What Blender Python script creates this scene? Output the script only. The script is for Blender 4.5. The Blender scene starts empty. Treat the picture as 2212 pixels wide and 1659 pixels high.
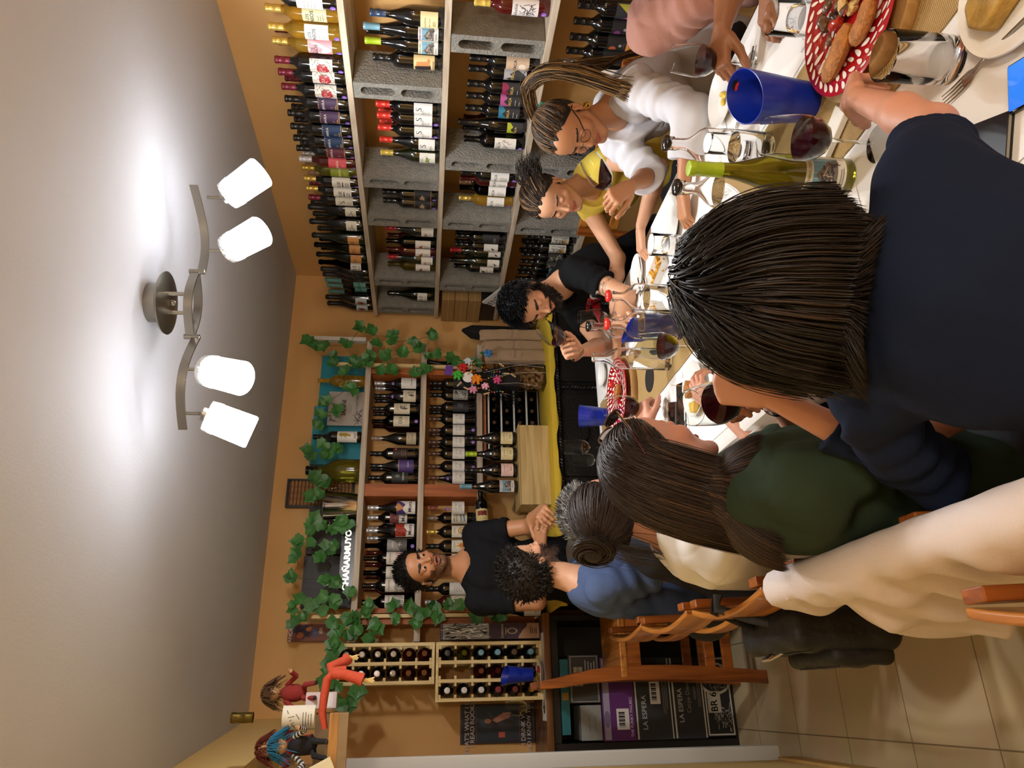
import bpy, bmesh, math, random
import numpy as np
from mathutils import Vector, Matrix, Euler
scene = bpy.context.scene
COL = scene.collection
R = math.radians
PI = math.pi

# ---------------------------------------------------------------- camera, light, exposure
# the photograph was taken with the phone turned on its side: the room's "up" points left in the frame
CAM_H = 1.69
AX = Vector((0.91779442, -0.02289038, 0.39639556))
AY = Vector((-0.39631416, -0.1138074, 0.91103401))
AZ = Vector((0.02425884, -0.9932391, -0.11352358))
def cam_axis(i): return Vector((AX[i], AY[i], AZ[i]))       # camera right / down / forward in world axes
cd = bpy.data.cameras.new('camera'); cam = bpy.data.objects.new('camera', cd); COL.objects.link(cam)
cd.sensor_width = 36.0; cd.lens = 36.0*1585/2212; cd.clip_start = 0.02
m3 = Matrix((cam_axis(1), cam_axis(0), -cam_axis(2))).transposed()
cam.matrix_world = Matrix.Translation((0, 0, CAM_H)) @ m3.to_4x4()
scene.camera = cam
scene.view_settings.view_transform = 'Standard'
scene.view_settings.look = 'None'
scene.view_settings.exposure = 0.22
scene.view_settings.gamma = 1.0
scene.view_settings.use_curve_mapping = False
wd = bpy.data.worlds.new('world'); scene.world = wd; wd.use_nodes = True
wd.node_tree.nodes['Background'].inputs[0].default_value = (1.0, 0.86, 0.7, 1)
wd.node_tree.nodes['Background'].inputs[1].default_value = 0.02
def lamp(kind, loc, energy, color, size=0.1, rot=(0,0,0), **k):
    l = bpy.data.lights.new(kind.lower()+'_light', kind); l.energy = energy; l.color = color
    if kind == 'AREA': l.size = size; l.shape = k.get('shape','SQUARE')
    if 'size_y' in k: l.shape = 'RECTANGLE'; l.size_y = k['size_y']
    if kind == 'POINT': l.shadow_soft_size = size
    o = bpy.data.objects.new('room_light', l); o.location = loc; o.rotation_euler = rot; COL.objects.link(o); return o
# lamps of the rest of the restaurant, behind and to the left of the photographer
lamp('POINT', (0.40, -1.0, 2.38), 60, (1.0, 0.86, 0.68), 0.10)
lamp('POINT', (1.9, -1.1, 2.35), 16, (1.0, 0.96, 0.92), 0.08)

# ---------------------------------------------------------------- helpers
def srgb(h):
    if isinstance(h, str):
        h = h.lstrip('#'); v = [int(h[i:i+2], 16)/255 for i in (0, 2, 4)]
    else: v = h
    return tuple((c/12.92 if c <= 0.04045 else ((c+0.055)/1.055)**2.4) for c in v)
MATS = {}
def mat(name, color='#808080', rough=0.5, metal=0.0, spec=0.5, noise=0, nscale=8, bump=0, bscale=40, coat=0, trans=0, ior=1.5, emit=0, alpha=1, sheen=0, stretch=None, c2=None, sss=0):
    if name in MATS: return MATS[name]
    m = bpy.data.materials.new(name); m.use_nodes = True
    nt = m.node_tree; b = nt.nodes['Principled BSDF']; c = srgb(color)+(1,)
    b.inputs['Base Color'].default_value = c; b.inputs['Roughness'].default_value = rough
    b.inputs['Metallic'].default_value = metal; b.inputs['Specular IOR Level'].default_value = spec
    b.inputs['Coat Weight'].default_value = coat; b.inputs['Transmission Weight'].default_value = trans; b.inputs['IOR'].default_value = ior
    b.inputs['Sheen Weight'].default_value = sheen
    if sss: b.inputs['Subsurface Weight'].default_value = sss; b.inputs['Subsurface Radius'].default_value = (0.012,0.005,0.003); b.inputs['Subsurface Scale'].default_value = 1
    if emit: b.inputs['Emission Color'].default_value = c; b.inputs['Emission Strength'].default_value = emit
    if noise or bump:
        tc = nt.nodes.new('ShaderNodeTexCoord'); mp = nt.nodes.new('ShaderNodeMapping'); nt.links.new(tc.outputs['Object'], mp.inputs[0])
        if stretch: mp.inputs['Scale'].default_value = stretch
    if noise:
        n = nt.nodes.new('ShaderNodeTexNoise'); n.inputs['Scale'].default_value = nscale; n.inputs['Detail'].default_value = 6
        nt.links.new(mp.outputs[0], n.inputs['Vector'])
        r = nt.nodes.new('ShaderNodeValToRGB'); cc = srgb(c2) if c2 else tuple(x*(1-noise) for x in c[:3])
        r.color_ramp.elements[0].color = tuple(cc)+(1,); r.color_ramp.elements[0].position = .3
        r.color_ramp.elements[1].color = c; r.color_ramp.elements[1].position = .65
        nt.links.new(n.outputs['Fac'], r.inputs[0]); nt.links.new(r.outputs[0], b.inputs['Base Color'])
    if bump:
        n2 = nt.nodes.new('ShaderNodeTexNoise'); n2.inputs['Scale'].default_value = bscale; n2.inputs['Detail'].default_value = 5
        nt.links.new(mp.outputs[0], n2.inputs['Vector'])
        bp = nt.nodes.new('ShaderNodeBump'); bp.inputs['Strength'].default_value = bump; bp.inputs['Distance'].default_value = 0.01
        nt.links.new(n2.outputs['Fac'], bp.inputs['Height']); nt.links.new(bp.outputs[0], b.inputs['Normal'])
    MATS[name] = m; return m
def wood(name, c1, c2, rough=0.5, axis='Z', scale=1.0, coat=0.0, bump=0.15):
    if name in MATS: return MATS[name]
    m = bpy.data.materials.new(name); m.use_nodes = True; nt = m.node_tree; b = nt.nodes['Principled BSDF']
    tc = nt.nodes.new('ShaderNodeTexCoord'); mp = nt.nodes.new('ShaderNodeMapping'); nt.links.new(tc.outputs['Object'], mp.inputs[0])
    s = [22*scale]*3; s['XYZ'.index(axis)] = 1.6*scale; mp.inputs['Scale'].default_value = s
    n = nt.nodes.new('ShaderNodeTexNoise'); n.inputs['Scale'].default_value = 1.5; n.inputs['Detail'].default_value = 8; n.inputs['Distortion'].default_value = .8
    nt.links.new(mp.outputs[0], n.inputs['Vector'])
    r = nt.nodes.new('ShaderNodeValToRGB'); r.color_ramp.elements[0].color = srgb(c2)+(1,); r.color_ramp.elements[0].position=.32
    r.color_ramp.elements[1].color = srgb(c1)+(1,); r.color_ramp.elements[1].position=.62
    nt.links.new(n.outputs['Fac'], r.inputs[0]); nt.links.new(r.outputs[0], b.inputs['Base Color'])
    bp = nt.nodes.new('ShaderNodeBump'); bp.inputs['Strength'].default_value = bump; bp.inputs['Distance'].default_value = .004
    nt.links.new(n.outputs['Fac'], bp.inputs['Height']); nt.links.new(bp.outputs[0], b.inputs['Normal'])
    b.inputs['Roughness'].default_value = rough; b.inputs['Coat Weight'].default_value = coat
    MATS[name] = m; return m

class MB:
    """collects shapes; build() links them as one mesh object"""
    def __init__(s): s.v=[]; s.f=[]; s.mi=[]; s.T=Matrix.Identity(4); s.m=0
    def at(s, loc=(0,0,0), rot=(0,0,0), sc=1):
        s.T = Matrix.Translation(loc) @ Euler(rot).to_matrix().to_4x4() @ Matrix.Diagonal((sc,sc,sc,1) if not hasattr(sc,'__len__') else tuple(sc)+(1,)); return s
    def add(s, vs, fs, m=None):
        o=len(s.v); s.v += [tuple(s.T @ Vector(p)) for p in vs]; s.f += [tuple(i+o for i in f) for f in fs]; s.mi += [s.m if m is None else m]*len(fs); return s
    def box(s, x0,x1,y0,y1,z0,z1,m=None):
        return s.add([(x0,y0,z0),(x1,y0,z0),(x1,y1,z0),(x0,y1,z0),(x0,y0,z1),(x1,y0,z1),(x1,y1,z1),(x0,y1,z1)],
            [(3,2,1,0),(4,5,6,7),(0,1,5,4),(1,2,6,5),(2,3,7,6),(3,0,4,7)],m)
    def lathe(s, prof, n=24, m=None, cap=True, a0=0, a1=2*PI):
        full = abs(a1-a0-2*PI)<1e-6; k = n if full else n+1; vs=[]; fs=[]
        for r,z in prof:
            for i in range(k):
                a=a0+(a1-a0)*i/n; vs.append((r*math.sin(a), -r*math.cos(a), z))
        for j in range(len(prof)-1):
            for i in range(n):
                i2=(i+1)%k; fs.append((j*k+i, j*k+i2, (j+1)*k+i2, (j+1)*k+i))
        if cap and full:
            if prof[0][0]>1e-6: fs.append(tuple(range(k))[::-1])
            if prof[-1][0]>1e-6: fs.append(tuple((len(prof)-1)*k+i for i in range(k)))
        return s.add(vs,fs,m)
    def tube(s, pts, rad, n=8, m=None, flat=1.0, up=None, cap=True, closed=False):
        pts=[Vector(p) for p in pts]; N=len(pts)
        rads=[rad]*N if not hasattr(rad,'__len__') else rad
        vs=[];fs=[]; side=None
        for i,p in enumerate(pts):
            t=(pts[(i+1)%N]-pts[i-1]) if closed else (pts[min(i+1,N-1)]-pts[max(i-1,0)])
            t.normalize()
            if side is None:
                u=Vector(up) if up else (Vector((0,0,1)) if abs(t.z)<.9 else Vector((1,0,0)))
                side=t.cross(u).normalized()
            else:
                side=(side-t*side.dot(t)).normalized()
            w=side.cross(t)
            for k in range(n):
                a=2*PI*k/n; vs.append(p+side*math.cos(a)*rads[i]+w*math.sin(a)*rads[i]*flat)
        for i in range(N if closed else N-1):
            j=(i+1)%N
            for k in range(n): fs.append((i*n+k, i*n+(k+1)%n, j*n+(k+1)%n, j*n+k))
        if cap and not closed: fs.append(tuple(range(n))[::-1]); fs.append(tuple((N-1)*n+k for k in range(n)))
        return s.add(vs,fs,m)
    def bar(s, a, b, w, d, up=(0,0,1), m=None):
        a=Vector(a); b=Vector(b); t=(b-a).normalized(); u=Vector(up); x=t.cross(u).normalized(); y=x.cross(t)
        vs=[q+x*sx*w/2+y*sy*d/2 for q in (a,b) for sx,sy in ((-1,-1),(1,-1),(1,1),(-1,1))]
        return s.add(vs,[(0,1,2,3),(7,6,5,4),(0,4,5,1),(1,5,6,2),(2,6,7,3),(3,7,4,0)],m)
    def prism(s, poly, z0, z1, m=None):       # polygon in xy, extruded in z
        n=len(poly); vs=[(x,y,z0) for x,y in poly]+[(x,y,z1) for x,y in poly]
        return s.add(vs,[tuple(range(n))[::-1],tuple(range(n,2*n))]+[(i,(i+1)%n,(i+1)%n+n,i+n) for i in range(n)],m)
    def ball(s, c, r, n=12, m=None):
        rr = r if hasattr(r,'__len__') else (r,r,r); vs=[];fs=[];k=n//2
        for j in range(k+1):
            for i in range(n):
                a=2*PI*i/n; b=PI*j/k; vs.append((c[0]+rr[0]*math.sin(b)*math.cos(a), c[1]+rr[1]*math.sin(b)*math.sin(a), c[2]-rr[2]*math.cos(b)))
        for j in range(k):
            for i in range(n): fs.append((j*n+i,j*n+(i+1)%n,(j+1)*n+(i+1)%n,(j+1)*n+i))
        return s.add(vs,fs,m)
    def mesh(s, name, mats, smooth=True, angle=40):
        me=bpy.data.meshes.new(name); me.from_pydata([tuple(p) for p in s.v],[],s.f)
        for m in (mats if isinstance(mats,(list,tuple)) else [mats]): me.materials.append(m)
        me.polygons.foreach_set('material_index', s.mi)
        bm=bmesh.new(); bm.from_mesh(me); bmesh.ops.remove_doubles(bm,verts=bm.verts,dist=1e-6); bmesh.ops.recalc_face_normals(bm,faces=bm.faces) if s.fixn else None; bm.to_mesh(me); bm.free()
        if smooth:
            me.shade_smooth(); me.set_sharp_from_angle(angle=R(angle))
        return me
    fixn=True
    def build(s, name, mats, parent=None, smooth=True, bevel=0, angle=40, sub=0):
        o=bpy.data.objects.new(name, s.mesh(name,mats,smooth,angle)); COL.objects.link(o)
        if parent is not None: o.parent=parent
        if bevel:
            b=o.modifiers.new('bevel','BEVEL'); b.width=bevel; b.segments=2; b.limit_method='ANGLE'; b.harden_normals=False
        if sub: sm=o.modifiers.new('sub','SUBSURF'); sm.levels=sub; sm.render_levels=sub
        return o
def link(name, me, parent=None, loc=None, rot=None):
    o=bpy.data.objects.new(name, me); COL.objects.link(o)
    if parent is not None: o.parent=parent
    if loc is not None: o.location=loc
    if rot is not None: o.rotation_euler=rot
    return o
def thing(name, label, cat, loc=(0,0,0), rot=(0,0,0), group=None):
    o=bpy.data.objects.new(name,None); COL.objects.link(o); o.location=loc
    o.rotation_euler = rot if hasattr(rot,'__len__') else (0,0,rot)
    o.empty_display_size=.05; return tag(o,label,cat,group)
def tag(o,label,cat,group=None):
    o['label']=label; o['category']=cat
    if group: o['group']=group
    return o
def struct(o): o['kind']='structure'; return o
_txt={}
def text2d(s, h, align='CENTER', bold=0.0, spread=1.0):
    """letters as flat triangles: (verts2d, faces), cap height about h"""
    k=(s,round(h,4),align,bold,spread)
    if k in _txt: return _txt[k]
    cu=bpy.data.curves.new('lettering','FONT'); cu.body=s; cu.size=h*1.38; cu.align_x=align; cu.align_y='CENTER'; cu.offset=bold*h; cu.space_character=spread; cu.resolution_u=3
    ob=bpy.data.objects.new('lettering',cu); COL.objects.link(ob)
    dg=bpy.context.evaluated_depsgraph_get(); me=bpy.data.meshes.new_from_object(ob.evaluated_get(dg))
    r=([(v.co.x,v.co.y) for v in me.vertices],[tuple(p.vertices) for p in me.polygons])
    bpy.data.objects.remove(ob); bpy.data.curves.remove(cu); bpy.data.meshes.remove(me); _txt[k]=r; return r
def flat_text(mb, s, h, fn, m, align='CENTER', bold=0.0, cx=0, cy=0, rot=0, spread=1.0):
    """fn maps (x,y) on the sign to a 3-D point"""
    vs,fs=text2d(s,h,align,bold,spread); c,sn=math.cos(rot),math.sin(rot)
    mb.add([fn(cx+x*c-y*sn, cy+x*sn+y*c) for x,y in vs],fs,m)
DATA = {'blocks': [(1.66, 2.499, 'nearest the camera'),
(1.66, 3.12, 'by the castle label'),
(1.66, 3.455, 'midway along'),
(1.66, 4.105, 'after the green bottles'),
(1.66, 4.468, 'at the room corner'),
(1.245, 2.21, 'nearest the camera'),
(1.245, 2.948, 'behind the patterned labels'),
(1.245, 3.458, 'midway along'),
(1.245, 4.136, 'at the corner end'),
(0.83, 2.962, 'behind the yellow-topped woman'),
(0.83, 3.475, 'by the graffiti label'),
(0.83, 1.3, 'nearest the camera')], 'bottles': [('bx', 'd', 'k', 'white_plain', 1, 2.5504, 2.113, 2.076, -1.634, 'black-capped bottle, plain white label, top right shelf', 'bottles on the top shelf of the right wall'),
('bx', 'a', 'g', 'yellow_los', 0, 2.5708, 2.1901, 2.076, -1.602, 'gold-capped bottle, straw label, top right shelf', 'bottles on the top shelf of the right wall'),
('bx', 'a', 'g', 'white_los', 1, 2.5565, 2.2671, 2.076, -1.541, 'gold-capped bottle, white lettered label, top right shelf', 'bottles on the top shelf of the right wall'),
('bx', 'a', 'g', 'pink_los', 1, 2.5727, 2.3518, 2.076, -1.688, 'gold-capped bottle, pink striped label, top right shelf', 'bottles on the top shelf of the right wall'),
('bx', 'd', 'm', 'lips', 1, 2.5479, 2.4299, 2.076, -1.629, 'maroon-capped bottle, red blot label, top right shelf, first of three from the camera side', 'bottles on the top shelf of the right wall'),
('bx', 'd', 'm', 'lips', 0, 2.5598, 2.5071, 2.076, -1.452, 'maroon-capped bottle, red blot label, top right shelf, second of three from the camera side', 'bottles on the top shelf of the right wall'),
('bx', 'd', 'm', 'lips', 1, 2.5598, 2.5912, 2.076, -1.49, 'maroon-capped bottle, red blot label, top right shelf, third of three from the camera side', 'bottles on the top shelf of the right wall'),
('bx', 'd', 'k', 'purple', 0, 2.5672, 2.6722, 2.076, -1.537, 'black-capped bottle, purple label, top right shelf, first of two from the camera side', 'bottles on the top shelf of the right wall'),
('bx', 'd', 'k', 'purple', 1, 2.5629, 2.7564, 2.076, -1.538, 'black-capped bottle, purple label, top right shelf, second of two from the camera side', 'bottles on the top shelf of the right wall'),
('bx', 'd', 'k', 'navy', 1, 2.5619, 2.843, 2.076, -1.565, 'black-capped bottle, navy blue label, top right shelf, first of two from the camera side', 'bottles on the top shelf of the right wall'),
('bx', 'd', 'k', 'navy', 1, 2.5665, 2.9287, 2.076, -1.53, 'black-capped bottle, navy blue label, top right shelf, second of two from the camera side', 'bottles on the top shelf of the right wall'),
('bx', 'd', 'k', 'maroon', 1, 2.5807, 3.0176, 2.076, -1.509, 'black-capped bottle, maroon label, top right shelf', 'bottles on the top shelf of the right wall'),
('bx', 'r', 'w', 'coral', 1, 2.5862, 3.1032, 2.076, -1.618, 'white-capped bottle, coral label, top right shelf', 'bottles on the top shelf of the right wall'),
('bx', 'o', 'G', 'lime_lbl', 1, 2.5998, 3.1882, 2.076, -1.483, 'olive gold-capped bottle, olive green label, top right shelf', 'bottles on the top shelf of the right wall'),
('bx', 'd', 'g', 'que', 1, 2.593, 3.2666, 2.076, -1.518, 'gold-capped bottle, white script label, top right shelf, first of two from the camera side', 'bottles on the top shelf of the right wall'),
('bx', 'd', 'g', 'que', 1, 2.5934, 3.3492, 2.076, -1.519, 'gold-capped bottle, white script label, top right shelf, second of two from the camera side', 'bottles on the top shelf of the right wall'),
('bx', 'd', 'm', 'vs', 0, 2.6024, 3.4399, 2.076, -1.596, 'maroon-capped bottle, cream monogram label, top right shelf', 'bottles on the top shelf of the right wall'),
('ch', 'd', 'k', 'castle_low', 0, 2.6035, 3.5289, 2.076, -1.584, 'black-capped sparkling wine bottle, small cream label, top right shelf, first of two along', 'bottles on the top shelf of the right wall'),
('ch', 'd', 'k', 'castle_low', 0, 2.5668, 3.6157, 2.076, -1.48, 'black-capped sparkling wine bottle, small cream label, top right shelf, second of two along', 'bottles on the top shelf of the right wall'),
('ch', 'g', 'g', 'orange_lbl', 0, 2.5477, 3.726, 2.076, -1.658, 'gold-capped sparkling wine bottle, orange label, top right shelf, first of three along', 'bottles on the top shelf of the right wall'),
('ch', 'g', 'g', 'orange_lbl', 0, 2.5495, 3.8279, 2.076, -1.459, 'gold-capped sparkling wine bottle, orange label, top right shelf, second of three along', 'bottles on the top shelf of the right wall'),
('ch', 'g', 'g', 'orange_lbl', 0, 2.5484, 3.929, 2.076, -1.54, 'gold-capped sparkling wine bottle, orange label, top right shelf, third of three along', 'bottles on the top shelf of the right wall'),
('ch', 'd', 'g', 'an', 0, 2.5591, 4.034, 2.076, -1.569, 'gold-capped sparkling wine bottle, black and white label, top right shelf', 'bottles on the top shelf of the right wall'),
('ch', 'd', 'n', 'blackch', 0, 2.5707, 4.1318, 2.076, -1.607, 'black-capped sparkling wine bottle, black label, top right shelf, first of two along', 'bottles on the top shelf of the right wall'),
('ch', 'd', 'n', 'blackch', 0, 2.5932, 4.2319, 2.076, -1.551, 'black-capped sparkling wine bottle, black label, top right shelf, second of two along', 'bottles on the top shelf of the right wall'),
('ch', 'd', 't', 'teal_ca', 0, 2.6134, 4.3349, 2.076, -1.527, 'teal-capped sparkling wine bottle, teal label, top right shelf, first of three along', 'bottles on the top shelf of the right wall'),
('ch', 'd', 't', 'teal_ca', 0, 2.6339, 4.4348, 2.076, -1.485, 'teal-capped sparkling wine bottle, teal label, top right shelf, second of three along', 'bottles on the top shelf of the right wall'),
('ch', 'd', 't', 'teal_ca', 0, 2.6373, 4.5269, 2.076, -1.53, 'teal-capped sparkling wine bottle, teal label, top right shelf, third of three along', 'bottles on the top shelf of the right wall'),
('ch', 'd', 'k', 'round', 0, 2.5337, 4.4243, 2.076, -1.484, 'black-capped sparkling wine bottle, round silver label, top right shelf, first of two along', 'bottles on the top shelf of the right wall'),
('ch', 'd', 'k', 'round', 0, 2.5406, 4.5217, 2.076, -1.474, 'black-capped sparkling wine bottle, round silver label, top right shelf, second of two along', 'bottles on the top shelf of the right wall'),
('bx', 'd', 'm', None, 0, 2.6577, 2.3668, 2.076, -1.519, 'rear-row maroon-capped bottle, no label, top right shelf, first of four along', 'bottles on the top shelf of the right wall'),
('bx', 'd', 'm', None, 0, 2.6706, 2.4446, 2.076, -1.491, 'rear-row maroon-capped bottle, no label, top right shelf, second of four along', 'bottles on the top shelf of the right wall'),
('bx', 'd', 'm', None, 0, 2.6465, 2.6261, 2.076, -1.622, 'rear-row maroon-capped bottle, no label, top right shelf, third of four along', 'bottles on the top shelf of the right wall'),
('bx', 'd', 'k', None, 0, 2.6539, 2.8127, 2.076, -1.486, 'rear-row black-capped bottle, no label, top right shelf, first of four along', 'bottles on the top shelf of the right wall'),
('bx', 'd', 'k', None, 0, 2.6524, 2.8938, 2.076, -1.67, 'rear-row black-capped bottle, no label, top right shelf, second of four along', 'bottles on the top shelf of the right wall'),
('bx', 'd', 'k', None, 0, 2.6572, 2.9963, 2.076, -1.592, 'rear-row black-capped bottle, no label, top right shelf, third of four along', 'bottles on the top shelf of the right wall'),
('bx', 'd', 'k', None, 0, 2.6722, 3.0827, 2.076, -1.62, 'rear-row black-capped bottle, no label, top right shelf, fourth of four along', 'bottles on the top shelf of the right wall'),
('bx', 'd', 'q', None, 0, 2.6764, 3.2537, 2.076, -1.481, 'rear-row copper-capped bottle, no label, top right shelf, first of two along', 'bottles on the top shelf of the right wall'),
('bx', 'd', 'q', None, 0, 2.6964, 3.3433, 2.076, -1.543, 'rear-row copper-capped bottle, no label, top right shelf, second of two along', 'bottles on the top shelf of the right wall'),
('bx', 'd', 'm', None, 0, 2.6886, 3.422, 2.076, -1.518, 'rear-row maroon-capped bottle, no label, top right shelf, fourth of four along', 'bottles on the top shelf of the right wall'),
('bx', 'd', 's', None, 0, 2.6738, 3.1625, 2.076, -1.479, 'rear-row silver-capped bottle, no label, top right shelf', 'bottles on the top shelf of the right wall'),
('ch', 'g', 'g', None, 0, 2.684, 3.5937, 2.076, -1.569, 'rear-row gold-capped sparkling wine bottle, no label, top right shelf, first of six along', 'bottles on the top shelf of the right wall'),
('ch', 'g', 'g', None, 0, 2.6766, 3.6917, 2.076, -1.616, 'rear-row gold-capped sparkling wine bottle, no label, top right shelf, second of six along', 'bottles on the top shelf of the right wall'),
('ch', 'g', 'g', None, 0, 2.7063, 3.7888, 2.076, -1.547, 'rear-row gold-capped sparkling wine bottle, no label, top right shelf, third of six along', 'bottles on the top shelf of the right wall'),
('ch', 'g', 'g', None, 0, 2.7093, 3.8845, 2.076, -1.643, 'rear-row gold-capped sparkling wine bottle, no label, top right shelf, fourth of six along', 'bottles on the top shelf of the right wall'),
('ch', 'g', 'g', None, 0, 2.6972, 3.9794, 2.076, -1.544, 'rear-row gold-capped sparkling wine bottle, no label, top right shelf, fifth of six along', 'bottles on the top shelf of the right wall'),
('ch', 'g', 'g', None, 0, 2.6929, 4.073, 2.076, -1.681, 'rear-row gold-capped sparkling wine bottle, no label, top right shelf, sixth of six along', 'bottles on the top shelf of the right wall'),
('ch', 'd', 't', None, 0, 2.7337, 4.4451, 2.076, -1.615, 'rear-row teal-capped sparkling wine bottle, no label, top right shelf, first of two along', 'bottles on the top shelf of the right wall'),
('ch', 'd', 't', None, 0, 2.739, 4.5447, 2.076, -1.476, 'rear-row teal-capped sparkling wine bottle, no label, top right shelf, second of two along', 'bottles on the top shelf of the right wall'),
('bg', 'd', 'b', 'cream_low', 0, 2.5452, 2.1512, 1.661, -1.58, 'blue-capped sloping bottle, low cream label, second right shelf', 'bottles on the second shelf of the right wall'),
('rs', 'd', 'c', 'mtn_p', 0, 2.5658, 2.2356, 1.661, -1.536, 'light blue-capped slender bottle, blue mountain label, second right shelf', 'bottles on the second shelf of the right wall'),
('rs', 'd', 'l', 'mtn_g', 0, 2.576, 2.3174, 1.661, -1.557, 'lime green-capped slender bottle, blue mountain label, second right shelf', 'bottles on the second shelf of the right wall'),
('bx', 'd', 'k', 'art', 0, 2.5751, 2.4012, 1.661, -1.465, 'black-capped bottle, blond art label, second right shelf, first of two from the camera side', 'bottles on the second shelf of the right wall'),
('bx', 'd', 'k', 'art', 0, 2.6868, 2.5928, 1.661, -1.587, 'black-capped bottle, blond art label, second right shelf, second of two from the camera side', 'bottles on the second shelf of the right wall'),
('bx', 'd', 'R', 's_white', 0, 2.5434, 2.6395, 1.661, -1.634, 'bright red-capped bottle, white S label, second right shelf, first of three along', 'bottles on the second shelf of the right wall'),
('bx', 'd', 'R', 's_white', 1, 2.5552, 2.7239, 1.661, -1.456, 'bright red-capped bottle, white S label, second right shelf, second of three along', 'bottles on the second shelf of the right wall'),
('bx', 'd', 'R', 's_white', 1, 2.5611, 2.8121, 1.661, -1.559, 'bright red-capped bottle, white S label, second right shelf, third of three along', 'bottles on the second shelf of the right wall'),
('bg', 'd', 'R', 's_low', 0, 2.5656, 2.8992, 1.661, -1.591, 'bright red-capped sloping bottle, low white S label, second right shelf', 'bottles on the second shelf of the right wall'),
('bg', 'g', 'y', 'frog', 1, 2.5659, 2.9937, 1.661, -1.686, 'yellow-capped sloping bottle, green doodle label, second right shelf', 'bottles on the second shelf of the right wall'),
('bg', 'd', 'b', 'castle', 0, 2.6515, 3.2129, 1.661, -1.539, 'blue-capped sloping bottle, castle drawing label, second right shelf', 'bottles on the second shelf of the right wall'),
('bx', 'd', 'k', 'black_lbl', 1, 2.5447, 3.2806, 1.661, -1.54, 'black-capped bottle, black framed label, second right shelf, first of three from the camera side', 'bottles on the second shelf of the right wall'),
('bx', 'd', 'k', 'black_lbl', 1, 2.5538, 3.3664, 1.661, -1.528, 'black-capped bottle, black framed label, second right shelf, second of three from the camera side', 'bottles on the second shelf of the right wall'),
('bx', 'd', 'k', 'black_lbl', 1, 2.6369, 3.554, 1.661, -1.521, 'black-capped bottle, black framed label, second right shelf, third of three from the camera side', 'bottles on the second shelf of the right wall'),
('bx', 'd', 'r', 'red_white', 0, 2.6415, 3.6395, 1.661, -1.685, 'red-capped bottle, white with red emblem label, second right shelf, first of five along', 'bottles on the second shelf of the right wall'),
('bg', 'd', 'r', 'red_low', 0, 2.5487, 3.6187, 1.661, -1.529, 'red-capped sloping bottle, low white label, second right shelf, first of two along', 'bottles on the second shelf of the right wall'),
('bx', 'd', 'r', 'red_white', 1, 2.5447, 3.7416, 1.661, -1.631, 'red-capped bottle, white with red emblem label, second right shelf, second of five along', 'bottles on the second shelf of the right wall'),
('bx', 'd', 'r', 'red_white', 1, 2.5436, 3.8307, 1.661, -1.549, 'red-capped bottle, white with red emblem label, second right shelf, third of five along', 'bottles on the second shelf of the right wall'),
('bg', 'g', 'r', 'red_low', 0, 2.5435, 3.9125, 1.661, -1.603, 'red-capped sloping bottle, low white label, second right shelf, second of two along', 'bottles on the second shelf of the right wall'),
('bx', 'o', 'r', 'red_white', 0, 2.5458, 3.9971, 1.661, -1.602, 'red-capped bottle, white with red emblem label, second right shelf, fourth of five along', 'bottles on the second shelf of the right wall'),
('bx', 'o', 'r', 'red_white', 1, 2.624, 4.2018, 1.661, -1.619, 'red-capped bottle, white with red emblem label, second right shelf, fifth of five along', 'bottles on the second shelf of the right wall'),
('ch', 'd', 'g', 'an', 0, 2.5412, 4.3541, 1.661, -1.505, 'gold-capped sparkling wine bottle, black and white label, second right shelf', 'bottles on the second shelf of the right wall'),
('bx', 'd', 'R', None, 0, 2.6428, 2.7816, 1.661, -1.616, 'rear-row bright red-capped bottle, no label, second right shelf, first of two along', 'bottles on the second shelf of the right wall'),
('bx', 'd', 'R', None, 0, 2.6529, 2.8672, 1.661, -1.498, 'rear-row bright red-capped bottle, no label, second right shelf, second of two along', 'bottles on the second shelf of the right wall'),
('bx', 'd', 'r', None, 0, 2.7145, 3.4876, 1.661, -1.646, 'rear-row red-capped bottle, no label, second right shelf, first of five along', 'bottles on the second shelf of the right wall'),
('bx', 'd', 'r', None, 0, 2.7118, 3.5909, 1.661, -1.523, 'rear-row red-capped bottle, no label, second right shelf, second of five along', 'bottles on the second shelf of the right wall'),
('bx', 'd', 'r', None, 0, 2.6437, 3.8283, 1.661, -1.614, 'rear-row red-capped bottle, no label, second right shelf, third of five along', 'bottles on the second shelf of the right wall'),
('bx', 'd', 'r', None, 0, 2.6245, 4.0075, 1.661, -1.491, 'rear-row red-capped bottle, no label, second right shelf, fourth of five along', 'bottles on the second shelf of the right wall'),
('bx', 'd', 'r', None, 0, 2.7024, 4.2072, 1.661, -1.485, 'rear-row red-capped bottle, no label, second right shelf, fifth of five along', 'bottles on the second shelf of the right wall'),
('rs', 'd', 'k', None, 0, 2.6562, 2.3358, 1.661, -1.61, 'rear-row black-capped slender bottle, no label, second right shelf', 'bottles on the second shelf of the right wall'),
('bx', 'r', 'y', 'sketch', 1, 2.5446, 2.062, 1.246, -1.478, 'yellow-capped bottle, white sketch label, third right shelf', 'bottles on the third shelf of the right wall'),
('bx', 'r', 's', 'sketch_p', 1, 2.712, 2.2801, 1.246, -1.637, 'silver-capped bottle, pink sketch label, third right shelf', 'bottles on the third shelf of the right wall'),
('bx', 'd', 'k', 'beige_tec', 0, 2.5425, 2.3356, 1.246, -1.564, 'black-capped bottle, beige label, third right shelf', 'bottles on the third shelf of the right wall'),
('bx', 'd', 'k', 'wolf', 1, 2.5677, 2.4175, 1.246, -1.497, 'black-capped bottle, grey animal label, third right shelf', 'bottles on the third shelf of the right wall'),
('bx', 'd', 'k', 'dk_mag', 1, 2.5632, 2.4997, 1.246, -1.647, 'black-capped bottle, magenta topped label, third right shelf', 'bottles on the third shelf of the right wall'),
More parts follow.
